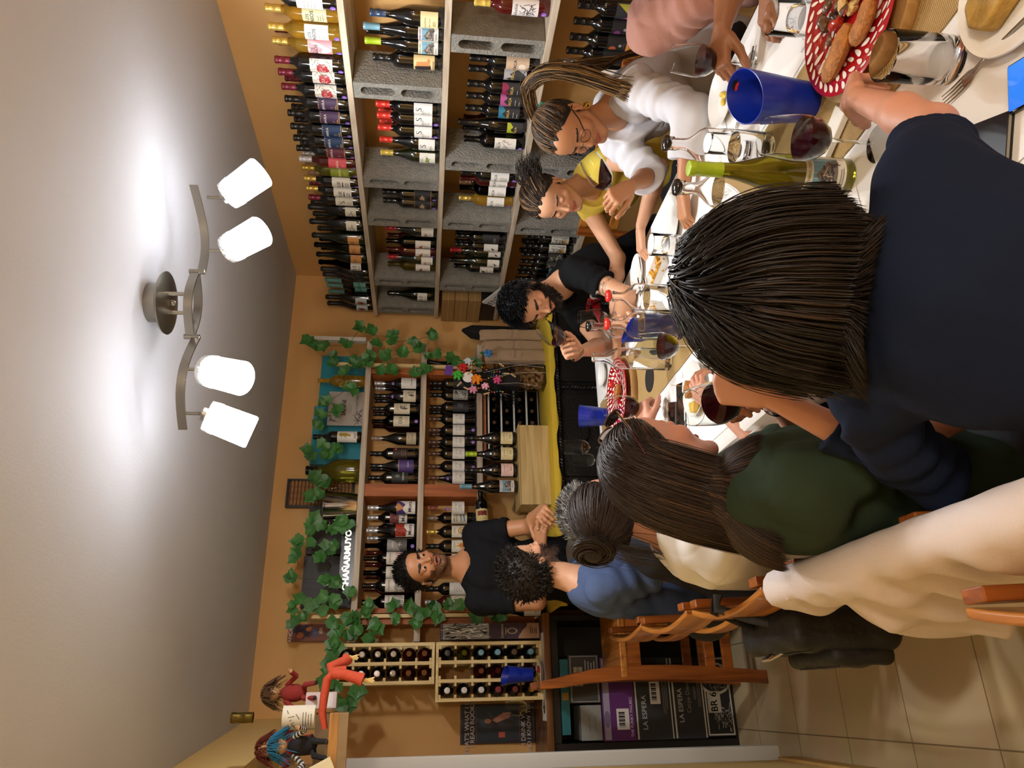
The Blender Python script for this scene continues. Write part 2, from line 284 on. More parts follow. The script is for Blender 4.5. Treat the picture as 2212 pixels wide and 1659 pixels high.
('bx', 'd', 'k', 'dk_pink', 1, 2.5761, 2.5844, 1.246, -1.497, 'black-capped bottle, pink topped label, third right shelf', 'bottles on the third shelf of the right wall'),
('bx', 'd', 'k', 'dk_blue', 0, 2.5838, 2.67, 1.246, -1.497, 'black-capped bottle, blue topped label, third right shelf', 'bottles on the third shelf of the right wall'),
('rs', 'd', 'k', 'dk_lime', 0, 2.5733, 2.7535, 1.246, -1.66, 'black-capped slender bottle, lime topped label, third right shelf', 'bottles on the third shelf of the right wall'),
('bx', 'd', 'r', 'pat', 0, 2.6132, 2.8312, 1.246, -1.5, 'red-capped bottle, patterned white label, third right shelf, first of three from the camera side', 'bottles on the third shelf of the right wall'),
('bx', 'd', 'r', 'pat', 1, 2.5343, 2.8245, 1.246, -1.608, 'red-capped bottle, patterned white label, third right shelf, second of three from the camera side', 'bottles on the third shelf of the right wall'),
('bx', 'd', 'r', 'pat', 1, 2.6843, 3.043, 1.246, -1.59, 'red-capped bottle, patterned white label, third right shelf, third of three from the camera side', 'bottles on the third shelf of the right wall'),
('bx', 'd', 'r', 'orca', 1, 2.5422, 3.0838, 1.246, -1.47, 'red-capped bottle, white lettered label, third right shelf, first of three from the camera side', 'bottles on the third shelf of the right wall'),
('bx', 'd', 'r', 'orca', 1, 2.5685, 3.1605, 1.246, -1.69, 'red-capped bottle, white lettered label, third right shelf, second of three from the camera side', 'bottles on the third shelf of the right wall'),
('bx', 'd', 'r', 'orca', 0, 2.5689, 3.2417, 1.246, -1.48, 'red-capped bottle, white lettered label, third right shelf, third of three from the camera side', 'bottles on the third shelf of the right wall'),
('bx', 'a', 'g', 'orca', 1, 2.5686, 3.3301, 1.246, -1.587, 'gold-capped bottle, white lettered label, third right shelf', 'bottles on the third shelf of the right wall'),
('bx', 'd', 'R', 'lace', 0, 2.6428, 3.5469, 1.246, -1.468, 'bright red-capped bottle, cream drawn label, third right shelf', 'bottles on the third shelf of the right wall'),
('bx', 'd', 'k', 'blk_script', 0, 2.6477, 3.6326, 1.246, -1.512, 'black-capped bottle, black script label, third right shelf, first of two from the camera side', 'bottles on the third shelf of the right wall'),
('bx', 'd', 'k', 'blk_script', 0, 2.5452, 3.656, 1.246, -1.532, 'black-capped bottle, black script label, third right shelf, second of two from the camera side', 'bottles on the third shelf of the right wall'),
('bx', 'd', 'k', 'swallow', 0, 2.5437, 3.743, 1.246, -1.621, 'black-capped bottle, white bird label, third right shelf', 'bottles on the third shelf of the right wall'),
('rs', 'g', 'r', 'swal_low', 0, 2.5615, 3.8327, 1.246, -1.636, 'red-capped slender bottle, low white bird label, third right shelf', 'bottles on the third shelf of the right wall'),
('rs', 'g', 'k', 'swal_low', 0, 2.5433, 3.9164, 1.246, -1.55, 'black-capped slender bottle, low white bird label, third right shelf', 'bottles on the third shelf of the right wall'),
('bx', 'd', 'r', 'xen', 0, 2.5514, 3.9962, 1.246, -1.496, 'red-capped bottle, white X label, third right shelf', 'bottles on the third shelf of the right wall'),
('bx', 'd', 'o', 'xen', 1, 2.6465, 4.2286, 1.246, -1.474, 'orange-capped bottle, white X label, third right shelf', 'bottles on the third shelf of the right wall'),
('bx', 'd', 'r', None, 0, 2.6982, 2.8558, 1.246, -1.469, 'rear-row red-capped bottle, no label, third right shelf, first of two along', 'bottles on the third shelf of the right wall'),
('bx', 'd', 'r', None, 0, 2.7156, 2.9559, 1.246, -1.475, 'rear-row red-capped bottle, no label, third right shelf, second of two along', 'bottles on the third shelf of the right wall'),
('bx', 'd', 'q', None, 0, 2.647, 3.2854, 1.246, -1.688, 'rear-row copper-capped bottle, no label, third right shelf', 'bottles on the third shelf of the right wall'),
('bx', 'd', 'k', None, 0, 2.6434, 3.7675, 1.246, -1.65, 'rear-row black-capped bottle, no label, third right shelf, first of three along', 'bottles on the third shelf of the right wall'),
('bx', 'd', 'k', None, 0, 2.6452, 3.8616, 1.246, -1.532, 'rear-row black-capped bottle, no label, third right shelf, second of three along', 'bottles on the third shelf of the right wall'),
('bx', 'd', 'k', None, 0, 2.6485, 3.9964, 1.246, -1.591, 'rear-row black-capped bottle, no label, third right shelf, third of three along', 'bottles on the third shelf of the right wall'),
('bx', 'd', 'o', None, 0, 2.7137, 4.1685, 1.246, -1.544, 'rear-row orange-capped bottle, no label, third right shelf', 'bottles on the third shelf of the right wall'),
('bx', 'd', 'k', 'colour', 0, 2.5479, 2.0394, 0.831, -1.63, 'black-capped bottle, black with coloured triangles label, lowest right shelf', 'bottles on the lowest shelf of the right wall'),
('bx', 'd', 'k', 'dk_planet_p', 1, 2.5573, 2.1229, 0.831, -1.576, 'black-capped bottle, dark purple label, lowest right shelf', 'bottles on the lowest shelf of the right wall'),
('bx', 'd', 'k', 'dk_planet_o', 1, 2.5626, 2.2061, 0.831, -1.606, 'black-capped bottle, dark orange label, lowest right shelf', 'bottles on the lowest shelf of the right wall'),
('bx', 'd', 'k', 'dk_planet_g', 1, 2.5775, 2.2909, 0.831, -1.562, 'black-capped bottle, dark green label, lowest right shelf', 'bottles on the lowest shelf of the right wall'),
('bx', 'd', 's', 'outline', 0, 2.5973, 2.3713, 0.831, -1.65, 'silver-capped bottle, pale outline label, lowest right shelf', 'bottles on the lowest shelf of the right wall'),
('bx', 'd', 'w', 'white_plain', 0, 2.5174, 2.3509, 0.831, -1.47, 'white-capped bottle, plain white label, lowest right shelf', 'bottles on the lowest shelf of the right wall'),
('bx', 'd', 'T', 'dim', 0, 2.5411, 2.8501, 0.831, -1.493, 'green-capped bottle, dark label, lowest right shelf', 'bottles on the lowest shelf of the right wall'),
('bx', 'd', 'k', 'dim', 0, 2.6679, 3.0551, 0.831, -1.54, 'black-capped bottle, dark label, lowest right shelf, first of two from the camera side', 'bottles on the lowest shelf of the right wall'),
('bx', 'd', 'k', 'graffiti', 0, 2.6132, 3.5644, 0.831, -1.679, 'black-capped bottle, yellow graffiti label, lowest right shelf', 'bottles on the lowest shelf of the right wall'),
('bx', 'd', 'k', 'swirl', 0, 2.5452, 3.63, 0.831, -1.626, 'black-capped bottle, grey swirl label, lowest right shelf, first of two from the camera side', 'bottles on the lowest shelf of the right wall'),
('bx', 'd', 'k', 'swirl', 0, 2.5448, 3.7272, 0.831, -1.589, 'black-capped bottle, grey swirl label, lowest right shelf, second of two from the camera side', 'bottles on the lowest shelf of the right wall'),
('bx', 'd', 'k', 'swirl_dk', 0, 2.541, 3.8182, 0.831, -1.504, 'black-capped bottle, black swirl label, lowest right shelf, first of two from the camera side', 'bottles on the lowest shelf of the right wall'),
('bx', 'd', 'k', 'swirl_dk', 0, 2.542, 3.8967, 0.831, -1.678, 'black-capped bottle, black swirl label, lowest right shelf, second of two from the camera side', 'bottles on the lowest shelf of the right wall'),
('bx', 'd', 'k', 'teal_card', 0, 2.5515, 3.9824, 0.831, -1.661, 'black-capped bottle, teal card label, lowest right shelf, first of two from the camera side', 'bottles on the lowest shelf of the right wall'),
('bx', 'd', 'k', 'teal_card', 0, 2.5678, 4.0649, 0.831, -1.457, 'black-capped bottle, teal card label, lowest right shelf, second of two from the camera side', 'bottles on the lowest shelf of the right wall'),
('bx', 'd', 'k', 'dim', 0, 2.575, 4.1557, 0.831, -1.67, 'black-capped bottle, dark label, lowest right shelf, second of two from the camera side', 'bottles on the lowest shelf of the right wall'),
('bx', 'd', 'k', None, 0, 2.6435, 3.8244, 0.831, -1.615, 'rear-row black-capped bottle, no label, lowest right shelf, first of two along', 'bottles on the lowest shelf of the right wall'),
('bx', 'd', 'k', None, 0, 2.6462, 3.9272, 0.831, -1.606, 'rear-row black-capped bottle, no label, lowest right shelf, second of two along', 'bottles on the lowest shelf of the right wall'),
('bg', 'd', 's', 'montes', 1, 1.9061, 4.425, 1.7369999999999999, 0.021, 'silver-capped sloping bottle, white upright-text label, upper back shelf', 'bottles on the upper row of the back shelving'),
('bg', 'd', 'k', 'crane', 1, 1.8181, 4.425, 1.7369999999999999, -0.074, 'black-capped sloping bottle, low cream crane label, upper back shelf', 'bottles on the upper row of the back shelving'),
('bx', 'd', 'k', 'crane_hi', 0, 1.7303, 4.425, 1.7369999999999999, -0.09, 'black-capped bottle, cream crane label, upper back shelf', 'bottles on the upper row of the back shelving'),
('bx', 'd', 'r', 'oos', 1, 1.6437, 4.425, 1.7369999999999999, 0.052, 'red-capped bottle, cream numbered label, upper back shelf', 'bottles on the upper row of the back shelving'),
('bg', 'd', 'x', 'gold_lbl', 0, 1.5304, 4.425, 1.7369999999999999, -0.101, 'grey-capped sloping bottle, low gold label, upper back shelf', 'bottles on the upper row of the back shelving'),
('bx', 'd', 'k', 'brown_lbl', 0, 1.4302, 4.425, 1.7369999999999999, -0.03, 'black-capped bottle, brown label, upper back shelf', 'bottles on the upper row of the back shelving'),
('bg', 'd', 'k', 'violet_lbl', 0, 1.3473, 4.415, 1.7369999999999999, 0.068, 'black-capped sloping bottle, violet label, upper back shelf', 'bottles on the upper row of the back shelving'),
('bx', 'd', 'k', 'grey_blk', 0, 1.2667, 4.395, 1.7369999999999999, 0.072, 'black-capped bottle, charcoal label, upper back shelf', 'bottles on the upper row of the back shelving'),
('bg', 'd', 's', 'feather_v', 0, 1.0881, 4.425, 1.7369999999999999, -0.016, 'silver-capped sloping bottle, violet feather label, upper back shelf', 'bottles on the upper row of the back shelving'),
('bx', 'd', 's', 'feather_r', 0, 1.0448, 4.495, 1.7369999999999999, -0.001, 'silver-capped bottle, rust feather label, upper back shelf', 'bottles on the upper row of the back shelving'),
('bg', 'd', 's', 'feather_o', 0, 0.9501, 4.425, 1.7369999999999999, -0.019, 'silver-capped sloping bottle, red feather label, upper back shelf', 'bottles on the upper row of the back shelving'),
('bx', 'd', 'r', 'grey_wave', 1, 0.8611, 4.425, 1.7369999999999999, -0.009, 'red-capped bottle, grey wave label, upper back shelf', 'bottles on the upper row of the back shelving'),
('bx', 'd', 'r', 'cafe_pink', 0, 0.7824, 4.405, 1.7369999999999999, 0.009, 'red-capped bottle, white and pink label, upper back shelf', 'bottles on the upper row of the back shelving'),
('bx', 'd', 'r', 'cafe_plain', 0, 0.7035, 4.425, 1.7369999999999999, -0.103, 'red-capped bottle, white lettered label, upper back shelf', 'bottles on the upper row of the back shelving'),
('bx', 'd', 'r', 'cafe_grey', 0, 0.6277, 4.405, 1.7369999999999999, -0.018, 'red-capped bottle, white and grey label, upper back shelf, first of two from the right', 'bottles on the upper row of the back shelving'),
('bx', 'd', 'r', 'cafe_grey', 1, 0.5382, 4.425, 1.7369999999999999, 0.105, 'red-capped bottle, white and grey label, upper back shelf, second of two from the right', 'bottles on the upper row of the back shelving'),
('bg', 'd', 's', None, 0, 1.9095, 4.515, 1.7369999999999999, 0.095, 'rear-row silver-capped sloping bottle, no label, upper back shelf, first of two along', 'bottles on the upper row of the back shelving'),
('bg', 'd', 'k', None, 0, 1.8214, 4.515, 1.7369999999999999, -0.057, 'rear-row black-capped sloping bottle, no label, upper back shelf, first of two along', 'bottles on the upper row of the back shelving'),
('bx', 'd', 'k', None, 0, 1.7302, 4.515, 1.7369999999999999, -0.09, 'rear-row black-capped bottle, no label, upper back shelf', 'bottles on the upper row of the back shelving'),
('bx', 'd', 'r', None, 0, 1.6445, 4.515, 1.7369999999999999, 0.039, 'rear-row red-capped bottle, no label, upper back shelf, first of five from the right', 'bottles on the upper row of the back shelving'),
('bg', 'd', 'k', None, 0, 1.3579, 4.515, 1.7369999999999999, 0.07, 'rear-row black-capped sloping bottle, no label, upper back shelf, second of two along', 'bottles on the upper row of the back shelving'),
('bx', 'd', 'x', None, 0, 0.9943, 4.555, 1.7369999999999999, -0.095, 'rear-row grey-capped bottle, no label, upper back shelf', 'bottles on the upper row of the back shelving'),
('bg', 'd', 's', None, 0, 0.9224, 4.515, 1.7369999999999999, -0.119, 'rear-row silver-capped sloping bottle, no label, upper back shelf, second of two along', 'bottles on the upper row of the back shelving'),
('bx', 'd', 'r', None, 0, 0.8349, 4.515, 1.7369999999999999, 0.066, 'rear-row red-capped bottle, no label, upper back shelf, second of five from the right', 'bottles on the upper row of the back shelving'),
('bx', 'd', 'r', None, 0, 0.7603, 4.485, 1.7369999999999999, -0.098, 'rear-row red-capped bottle, no label, upper back shelf, third of five from the right', 'bottles on the upper row of the back shelving'),
('bx', 'd', 'r', None, 0, 0.6977, 4.535, 1.7369999999999999, 0.091, 'rear-row red-capped bottle, no label, upper back shelf, fourth of five from the right', 'bottles on the upper row of the back shelving'),
('bx', 'd', 'r', None, 0, 0.6223, 4.515, 1.7369999999999999, -0.114, 'rear-row red-capped bottle, no label, upper back shelf, fifth of five from the right', 'bottles on the upper row of the back shelving'),
('bx', 'd', 'k', 'dim', 0, 1.9162, 4.425, 1.378, -0.091, 'black-capped bottle, dark label, lower back shelf, first of two from the right', 'bottles on the lower row of the back shelving'),
('bx', 'd', 'k', 'moon', 0, 1.8341, 4.425, 1.378, 0.042, 'black-capped bottle, moon label, lower back shelf', 'bottles on the lower row of the back shelving'),
('bx', 'd', 'k', 'dim', 0, 1.7479, 4.425, 1.378, 0.109, 'black-capped bottle, dark label, lower back shelf, second of two from the right', 'bottles on the lower row of the back shelving'),
('bx', 'd', 'B', 'white_scroll', 0, 1.6669, 4.425, 1.378, 0.072, 'brown-capped bottle, white scroll label, lower back shelf, first of five from the right', 'bottles on the lower row of the back shelving'),
('bx', 'd', 'B', 'white_scroll', 1, 1.5883, 4.415, 1.378, 0.064, 'brown-capped bottle, white scroll label, lower back shelf, second of five from the right', 'bottles on the lower row of the back shelving'),
('bx', 'd', 'B', 'white_scroll', 1, 1.5109, 4.425, 1.378, 0.052, 'brown-capped bottle, white scroll label, lower back shelf, third of five from the right', 'bottles on the lower row of the back shelving'),
('bx', 'd', 'B', 'white_scroll', 1, 1.4314, 4.415, 1.378, 0.06, 'brown-capped bottle, white scroll label, lower back shelf, fourth of five from the right', 'bottles on the lower row of the back shelving'),
('bx', 'd', 'B', 'white_scroll', 1, 1.3511, 4.425, 1.378, -0.105, 'brown-capped bottle, white scroll label, lower back shelf, fifth of five from the right', 'bottles on the lower row of the back shelving'),
('bg', 'd', 'B', 'white_scroll', 1, 1.2717, 4.405, 1.378, 0.015, 'brown-capped sloping bottle, white scroll label, lower back shelf', 'bottles on the lower row of the back shelving'),
('bg', 'r', 'q', 'white_scroll', 1, 1.0884, 4.425, 1.378, -0.062, 'copper-capped sloping bottle, white scroll label, lower back shelf', 'bottles on the lower row of the back shelving'),
('bx', 'd', 'x', 'malbec', 0, 1.0424, 4.495, 1.378, -0.06, 'grey-capped bottle, cream striped label, lower back shelf', 'bottles on the lower row of the back shelving'),
('bx', 'd', 'g', 'face', 0, 0.9426, 4.425, 1.378, 0.061, 'gold-capped bottle, golden face label, lower back shelf', 'bottles on the lower row of the back shelving'),
('bx', 'd', 'k', 'sun', 0, 0.8565, 4.425, 1.378, -0.032, 'black-capped bottle, golden sun label, lower back shelf', 'bottles on the lower row of the back shelving'),
('bx', 'd', 'k', 'plants', 0, 0.7747, 4.425, 1.378, -0.036, 'black-capped bottle, leafy label, lower back shelf', 'bottles on the lower row of the back shelving'),
('bx', 'd', 'k', 'white_plain', 0, 0.6095, 4.425, 1.378, -0.1, 'black-capped bottle, plain white label, lower back shelf', 'bottles on the lower row of the back shelving'),
('bx', 'r', 's', 'beige_art', 0, 0.5318, 4.415, 1.378, 0.114, 'silver-capped bottle, beige art label, lower back shelf', 'bottles on the lower row of the back shelving'),
('bx', 'd', 'k', None, 0, 1.9205, 4.515, 1.378, 0.059, 'rear-row black-capped bottle, no label, lower back shelf, first of two from the right', 'bottles on the lower row of the back shelving'),
('bx', 'd', 'B', None, 0, 1.5959, 4.515, 1.378, 0.046, 'rear-row brown-capped bottle, no label, lower back shelf, first of two from the right', 'bottles on the lower row of the back shelving'),
('bx', 'd', 'B', None, 0, 1.5152, 4.515, 1.378, 0.042, 'rear-row brown-capped bottle, no label, lower back shelf, second of two from the right', 'bottles on the lower row of the back shelving'),
('bx', 'd', 'k', None, 0, 1.7494, 4.515, 1.378, -0.004, 'rear-row black-capped bottle, no label, lower back shelf, second of two from the right', 'bottles on the lower row of the back shelving')], 'boxb': [(1.414, 'bg', 'd', 'k', 'cream_low', 'black-capped sloping bottle with cream label, rightmost of four on the pale wine box'),
(1.318, 'bg', 'd', 'l', 'cream_low', 'lime-capped sloping bottle with cream label on the pale wine box'),
(1.22, 'bg', 'd', 'k', 'pink_low', 'black-capped sloping bottle with pink label on the pale wine box'),
(1.124, 'rs', 'd', 'c', 'mtn_p', 'blue-capped slender bottle with mountain label, leftmost on the pale wine box')]}
LEAVES = [[(2.136, 4.31, 2.465), (2.097, 4.31, 2.409), (2.099, 4.31, 2.353), (2.117, 4.31, 2.208), (2.233, 4.31, 2.133), (2.216, 4.31, 2.065), (2.124, 4.31, 2.019), (2.202, 4.31, 1.94), (2.146, 4.31, 1.921), (2.15, 4.31, 1.796), (2.202, 4.31, 1.671), (2.095, 4.31, 1.753), (2.064, 4.31, 1.86), (2.033, 4.31, 1.966), (2.039, 4.31, 2.056), (2.018, 4.31, 2.153), (2.032, 4.31, 2.291), (1.977, 4.31, 2.287), (1.935, 4.31, 2.212), (1.964, 4.31, 2.117), (1.988, 4.31, 2.078), (1.941, 4.31, 1.986), (1.943, 4.31, 1.921), (1.92, 4.31, 1.773), (1.949, 4.31, 1.716), (2.051, 4.31, 1.693), (2.053, 4.31, 1.635), (2.037, 4.31, 1.551), (2.01, 4.31, 1.509), (2.023, 4.31, 1.392), (2.081, 4.31, 1.323)], [(1.781, 4.3, 2.145), (1.806, 4.3, 2.187), (1.716, 4.3, 2.307), (1.675, 4.3, 2.233), (1.638, 4.3, 2.347), (1.579, 4.3, 2.351), (1.439, 4.3, 2.309), (1.415, 4.3, 2.208), (1.382, 4.3, 2.282), (1.404, 4.3, 2.397), (1.364, 4.3, 2.371), (1.229, 4.3, 2.337), (1.213, 4.3, 2.276), (1.209, 4.3, 2.283), (1.122, 4.3, 2.358), (1.13, 4.3, 2.315), (1.0, 4.3, 2.319), (0.932, 4.3, 2.335), (0.954, 4.3, 2.279), (0.932, 4.3, 2.211), (0.947, 4.3, 2.161), (0.962, 4.3, 2.125), (0.835, 4.3, 2.204), (0.806, 4.3, 2.216), (0.777, 4.3, 2.265), (0.85, 4.3, 2.321), (0.858, 4.3, 2.401), (0.784, 4.3, 2.402), (0.656, 4.3, 2.418), (0.647, 4.3, 2.226), (0.633, 4.3, 2.175), (0.556, 4.3, 2.233), (0.543, 4.3, 2.359), (0.515, 4.3, 2.3), (0.487, 4.3, 2.256), (0.52, 4.3, 2.174), (0.583, 4.3, 2.094)], [(0.489, 4.31, 2.397), (0.448, 4.31, 2.338), (0.428, 4.31, 2.378), (0.418, 4.31, 2.182), (0.438, 4.31, 2.099), (0.437, 4.31, 2.057), (0.499, 4.31, 1.99), (0.464, 4.31, 1.995), (0.409, 4.31, 1.949), (0.369, 4.31, 2.053), (0.364, 4.31, 2.157), (0.349, 4.31, 2.094), (0.328, 4.31, 1.98), (0.512, 4.31, 1.847), (0.442, 4.31, 1.837), (0.497, 4.31, 1.767), (0.413, 4.31, 1.729), (0.454, 4.31, 1.694), (0.495, 4.31, 1.63), (0.439, 4.31, 1.607), (0.502, 4.31, 1.543), (0.501, 4.31, 1.477), (0.437, 4.31, 1.389), (0.436, 4.31, 1.279), (0.449, 4.31, 1.242)], [(0.3, 4.17, 2.152), (0.268, 4.17, 2.149), (0.204, 4.17, 2.158), (0.16, 4.17, 2.162), (0.11, 4.17, 2.171), (0.091, 4.17, 2.137), (0.064, 4.17, 2.01), (0.023, 4.17, 2.106), (0.009, 4.17, 2.046)]]
PEOPLE = {'stand': {'H': (0.584, 3.55, 1.697), 'N': (0.598, 3.6, 1.5), 'SR': (0.43, 3.58, 1.425), 'SL': (0.765, 3.63, 1.44), 'ER': (0.42, 3.5, 1.16), 'EL': (0.775, 3.5, 1.18), 'WR': (0.63, 3.37, 1.155), 'WL': (0.8, 3.27, 1.16), 'P': (0.6, 3.66, 0.95)}, 'blue': {'H': (0.48, 2.9, 1.266), 'N': (0.41, 2.85, 1.1), 'SR': (0.36, 2.68, 1.04), 'SL': (0.5, 3.0, 1.03), 'ER': (0.43, 2.62, 0.79), 'WR': (0.66, 2.7, 0.885), 'EL': (0.62, 3.05, 0.8), 'WL': (0.8, 2.93, 0.885), 'P': (0.36, 2.86, 0.62)}, 'beard': {'H': (1.547, 2.68, 1.276), 'N': (1.69, 2.78, 1.13), 'SL': (1.67, 2.62, 1.08), 'SR': (1.73, 2.95, 1.06), 'EL': (1.49, 2.5, 0.91), 'WL': (1.4, 2.71, 0.895), 'ER': (1.44, 2.86, 0.92), 'WR': (1.326, 2.682, 1.055), 'P': (2.0, 2.92, 0.62)}, 'yellow': {'H': (1.91, 2.45, 1.2), 'N': (2.03, 2.47, 1.05), 'SL': (2.0, 2.3, 0.99), 'SR': (1.99, 2.63, 0.99), 'ER': (1.73, 2.6, 0.895), 'WR': (1.51, 2.58, 0.935), 'EL': (1.84, 2.14, 0.84), 'WL': (1.66, 2.26, 0.895), 'P': (2.2, 2.48, 0.62)}, 'white': {'H': (1.81, 1.94, 1.224), 'N': (1.93, 1.96, 1.07), 'SL': (1.87, 1.8, 1.02), 'SR': (1.95, 2.12, 1.0), 'EL': (1.65, 1.66, 0.905), 'WL': (1.475, 1.8, 0.905), 'ER': (1.76, 2.09, 0.9), 'WR': (1.604, 1.963, 1.017), 'P': (2.22, 1.98, 0.62)}, 'pink': {'H': (1.78, 1.3, 1.24), 'N': (1.87, 1.36, 1.09), 'SR': (1.8, 1.5, 1.06), 'SL': (1.92, 1.19, 1.04), 'ER': (1.73, 1.24, 0.925), 'WR': (1.593, 1.3, 0.955), 'EL': (1.76, 0.98, 0.93), 'WL': (1.56, 1.12, 0.915), 'P': (2.15, 1.42, 0.62)}, 'green': {'H': (0.447, 1.42, 1.208), 'N': (0.355, 1.34, 1.09), 'SR': (0.33, 1.17, 1.03), 'SL': (0.43, 1.49, 1.02), 'ER': (0.46, 1.12, 0.74), 'WR': (0.64, 1.22, 0.84), 'EL': (0.56, 1.53, 0.8), 'WL': (0.57, 1.335, 0.985), 'P': (0.36, 1.28, 0.62)}, 'bun': {'H': (0.48, 1.98, 1.166), 'N': (0.39, 1.92, 1.02), 'SR': (0.34, 1.76, 0.95), 'SL': (0.45, 2.08, 0.95), 'ER': (0.5, 1.72, 0.74), 'WR': (0.72, 1.8, 0.885), 'EL': (0.65, 2.1, 0.81), 'WL': (0.837, 2.258, 0.943), 'P': (0.36, 1.88, 0.62)}, 'grey': {'H': (0.606, 2.5, 1.096), 'N': (0.51, 2.45, 0.97), 'SR': (0.46, 2.29, 0.92), 'SL': (0.58, 2.6, 0.92), 'ER': (0.62, 2.28, 0.74), 'WR': (0.82, 2.42, 0.885), 'EL': (0.72, 2.68, 0.79), 'WL': (0.86, 2.55, 0.885), 'P': (0.37, 2.42, 0.6)}, 'navy': {'H': (0.545, 0.86, 1.2), 'N': (0.478, 0.77, 1.1), 'SR': (0.6, 0.68, 1.07), 'SL': (0.39, 0.94, 1.055), 'ER': (0.765, 0.765, 0.955), 'WR': (0.94, 0.89, 0.965), 'EL': (0.31, 1.05, 0.88), 'WL': (0.46, 1.09, 1.11), 'P': (0.33, 0.62, 0.7)}}
# ---------------------------------------------------------------- the room shell
XR, YB, ZC = 2.80, 4.60, 2.635
m_wall = mat('orange_wall','#d9aa6a',0.75,noise=.06,nscale=3,bump=.12,bscale=220)
m_ceil = mat('ceiling_paint','#c9cbd0',0.7,noise=.03,nscale=2,bump=.1,bscale=120)
m_yell = mat('yellow_wall','#e3c37e',0.7,bump=.1,bscale=200)
m_white = mat('white_paint','#dcdad2',0.45)
def room_floor():
    m=bpy.data.materials.new('floor_tiles'); m.use_nodes=True; nt=m.node_tree; b=nt.nodes['Principled BSDF']
    tc=nt.nodes.new('ShaderNodeTexCoord'); mp=nt.nodes.new('ShaderNodeMapping'); nt.links.new(tc.outputs['Object'],mp.inputs[0])
    mp.inputs['Location'].default_value=(0.165,-0.12,0)
    br=nt.nodes.new('ShaderNodeTexBrick'); nt.links.new(mp.outputs[0],br.inputs['Vector'])
    br.offset=0.0; br.inputs['Scale'].default_value=1.0; br.inputs['Brick Width'].default_value=.42; br.inputs['Row Height'].default_value=.42
    br.inputs['Mortar Size'].default_value=.003; br.inputs['Mortar Smooth'].default_value=.3
    br.inputs['Color1'].default_value=srgb('#d8c49c')+(1,); br.inputs['Color2'].default_value=srgb('#d2bd94')+(1,); br.inputs['Mortar'].default_value=srgb('#8a7858')+(1,)
    n=nt.nodes.new('ShaderNodeTexNoise'); n.inputs['Scale'].default_value=4; n.inputs['Detail'].default_value=8; nt.links.new(mp.outputs[0],n.inputs['Vector'])
    mx=nt.nodes.new('ShaderNodeMix'); mx.data_type='RGBA'; mx.blend_type='MULTIPLY'; mx.inputs[0].default_value=.25
    nt.links.new(br.outputs['Color'],mx.inputs[6]); nt.links.new(n.outputs['Color'],mx.inputs[7]); nt.links.new(mx.outputs[2],b.inputs['Base Color'])
    b.inputs['Roughness'].default_value=.28
    o=MB().box(-1.2,XR,-2.6,YB,-.05,0).build('floor',m,smooth=False); struct(o)
room_floor()
struct(MB().box(-1.2,XR+.1,-2.6,YB+.1,ZC,ZC+.06).build('ceiling',m_ceil,smooth=False))
struct(MB().box(-1.2,XR+.1,YB,YB+.1,0,ZC).build('wall_back',m_wall,smooth=False))
struct(MB().box(XR,XR+.1,-2.6,YB,0,ZC).build('wall_right',m_wall,smooth=False))
struct(MB().box(-1.2,XR+.1,-2.7,-2.6,0,ZC).build('wall_front',m_wall,smooth=False))
# left side: short return beside the counter, white door post, then the nearer yellow wall
struct(MB().box(-.40,-.29,3.80,YB,0,ZC).build('wall_left_far',mat('beige_return','#c9ad7c',.7,bump=.1,bscale=200),smooth=False))
struct(MB().prism([(-.06,YB),(-.40,YB),(-.40,2.9),(-.255,2.9)],2.36,ZC).build('wall_left_bulkhead',m_yell,smooth=False))
w=MB().box(-.40,-.272,-2.6,3.55,0,ZC); struct(w.build('wall_left',m_yell,smooth=False))
struct(MB().box(-.272,-.258,-2.6,3.54,0,.085).build('baseboard_left',mat('tan_skirting','#c9a35f',.5),smooth=False,bevel=.003))
d=MB().box(-.285,-.222,3.70,3.80,0,2.06).box(-.40,-.222,3.70,3.80,2.06,2.13); struct(d.build('door_1',m_white,smooth=False,bevel=.004))
b=MB()
b.box(-.274,-.236,3.86,3.98,1.16,1.46); b.box(-.274,-.236,3.86,3.98,1.62,1.86)
b.at((0,0,0))
for o in [b.build('switch_plate',mat('switch_plate','#5c4a38',.4),smooth=False)]: tag(o,'narrow dark brown plates fixed on the beige wall return beside the door post','plate')
o.location=(-.054,.1,0)

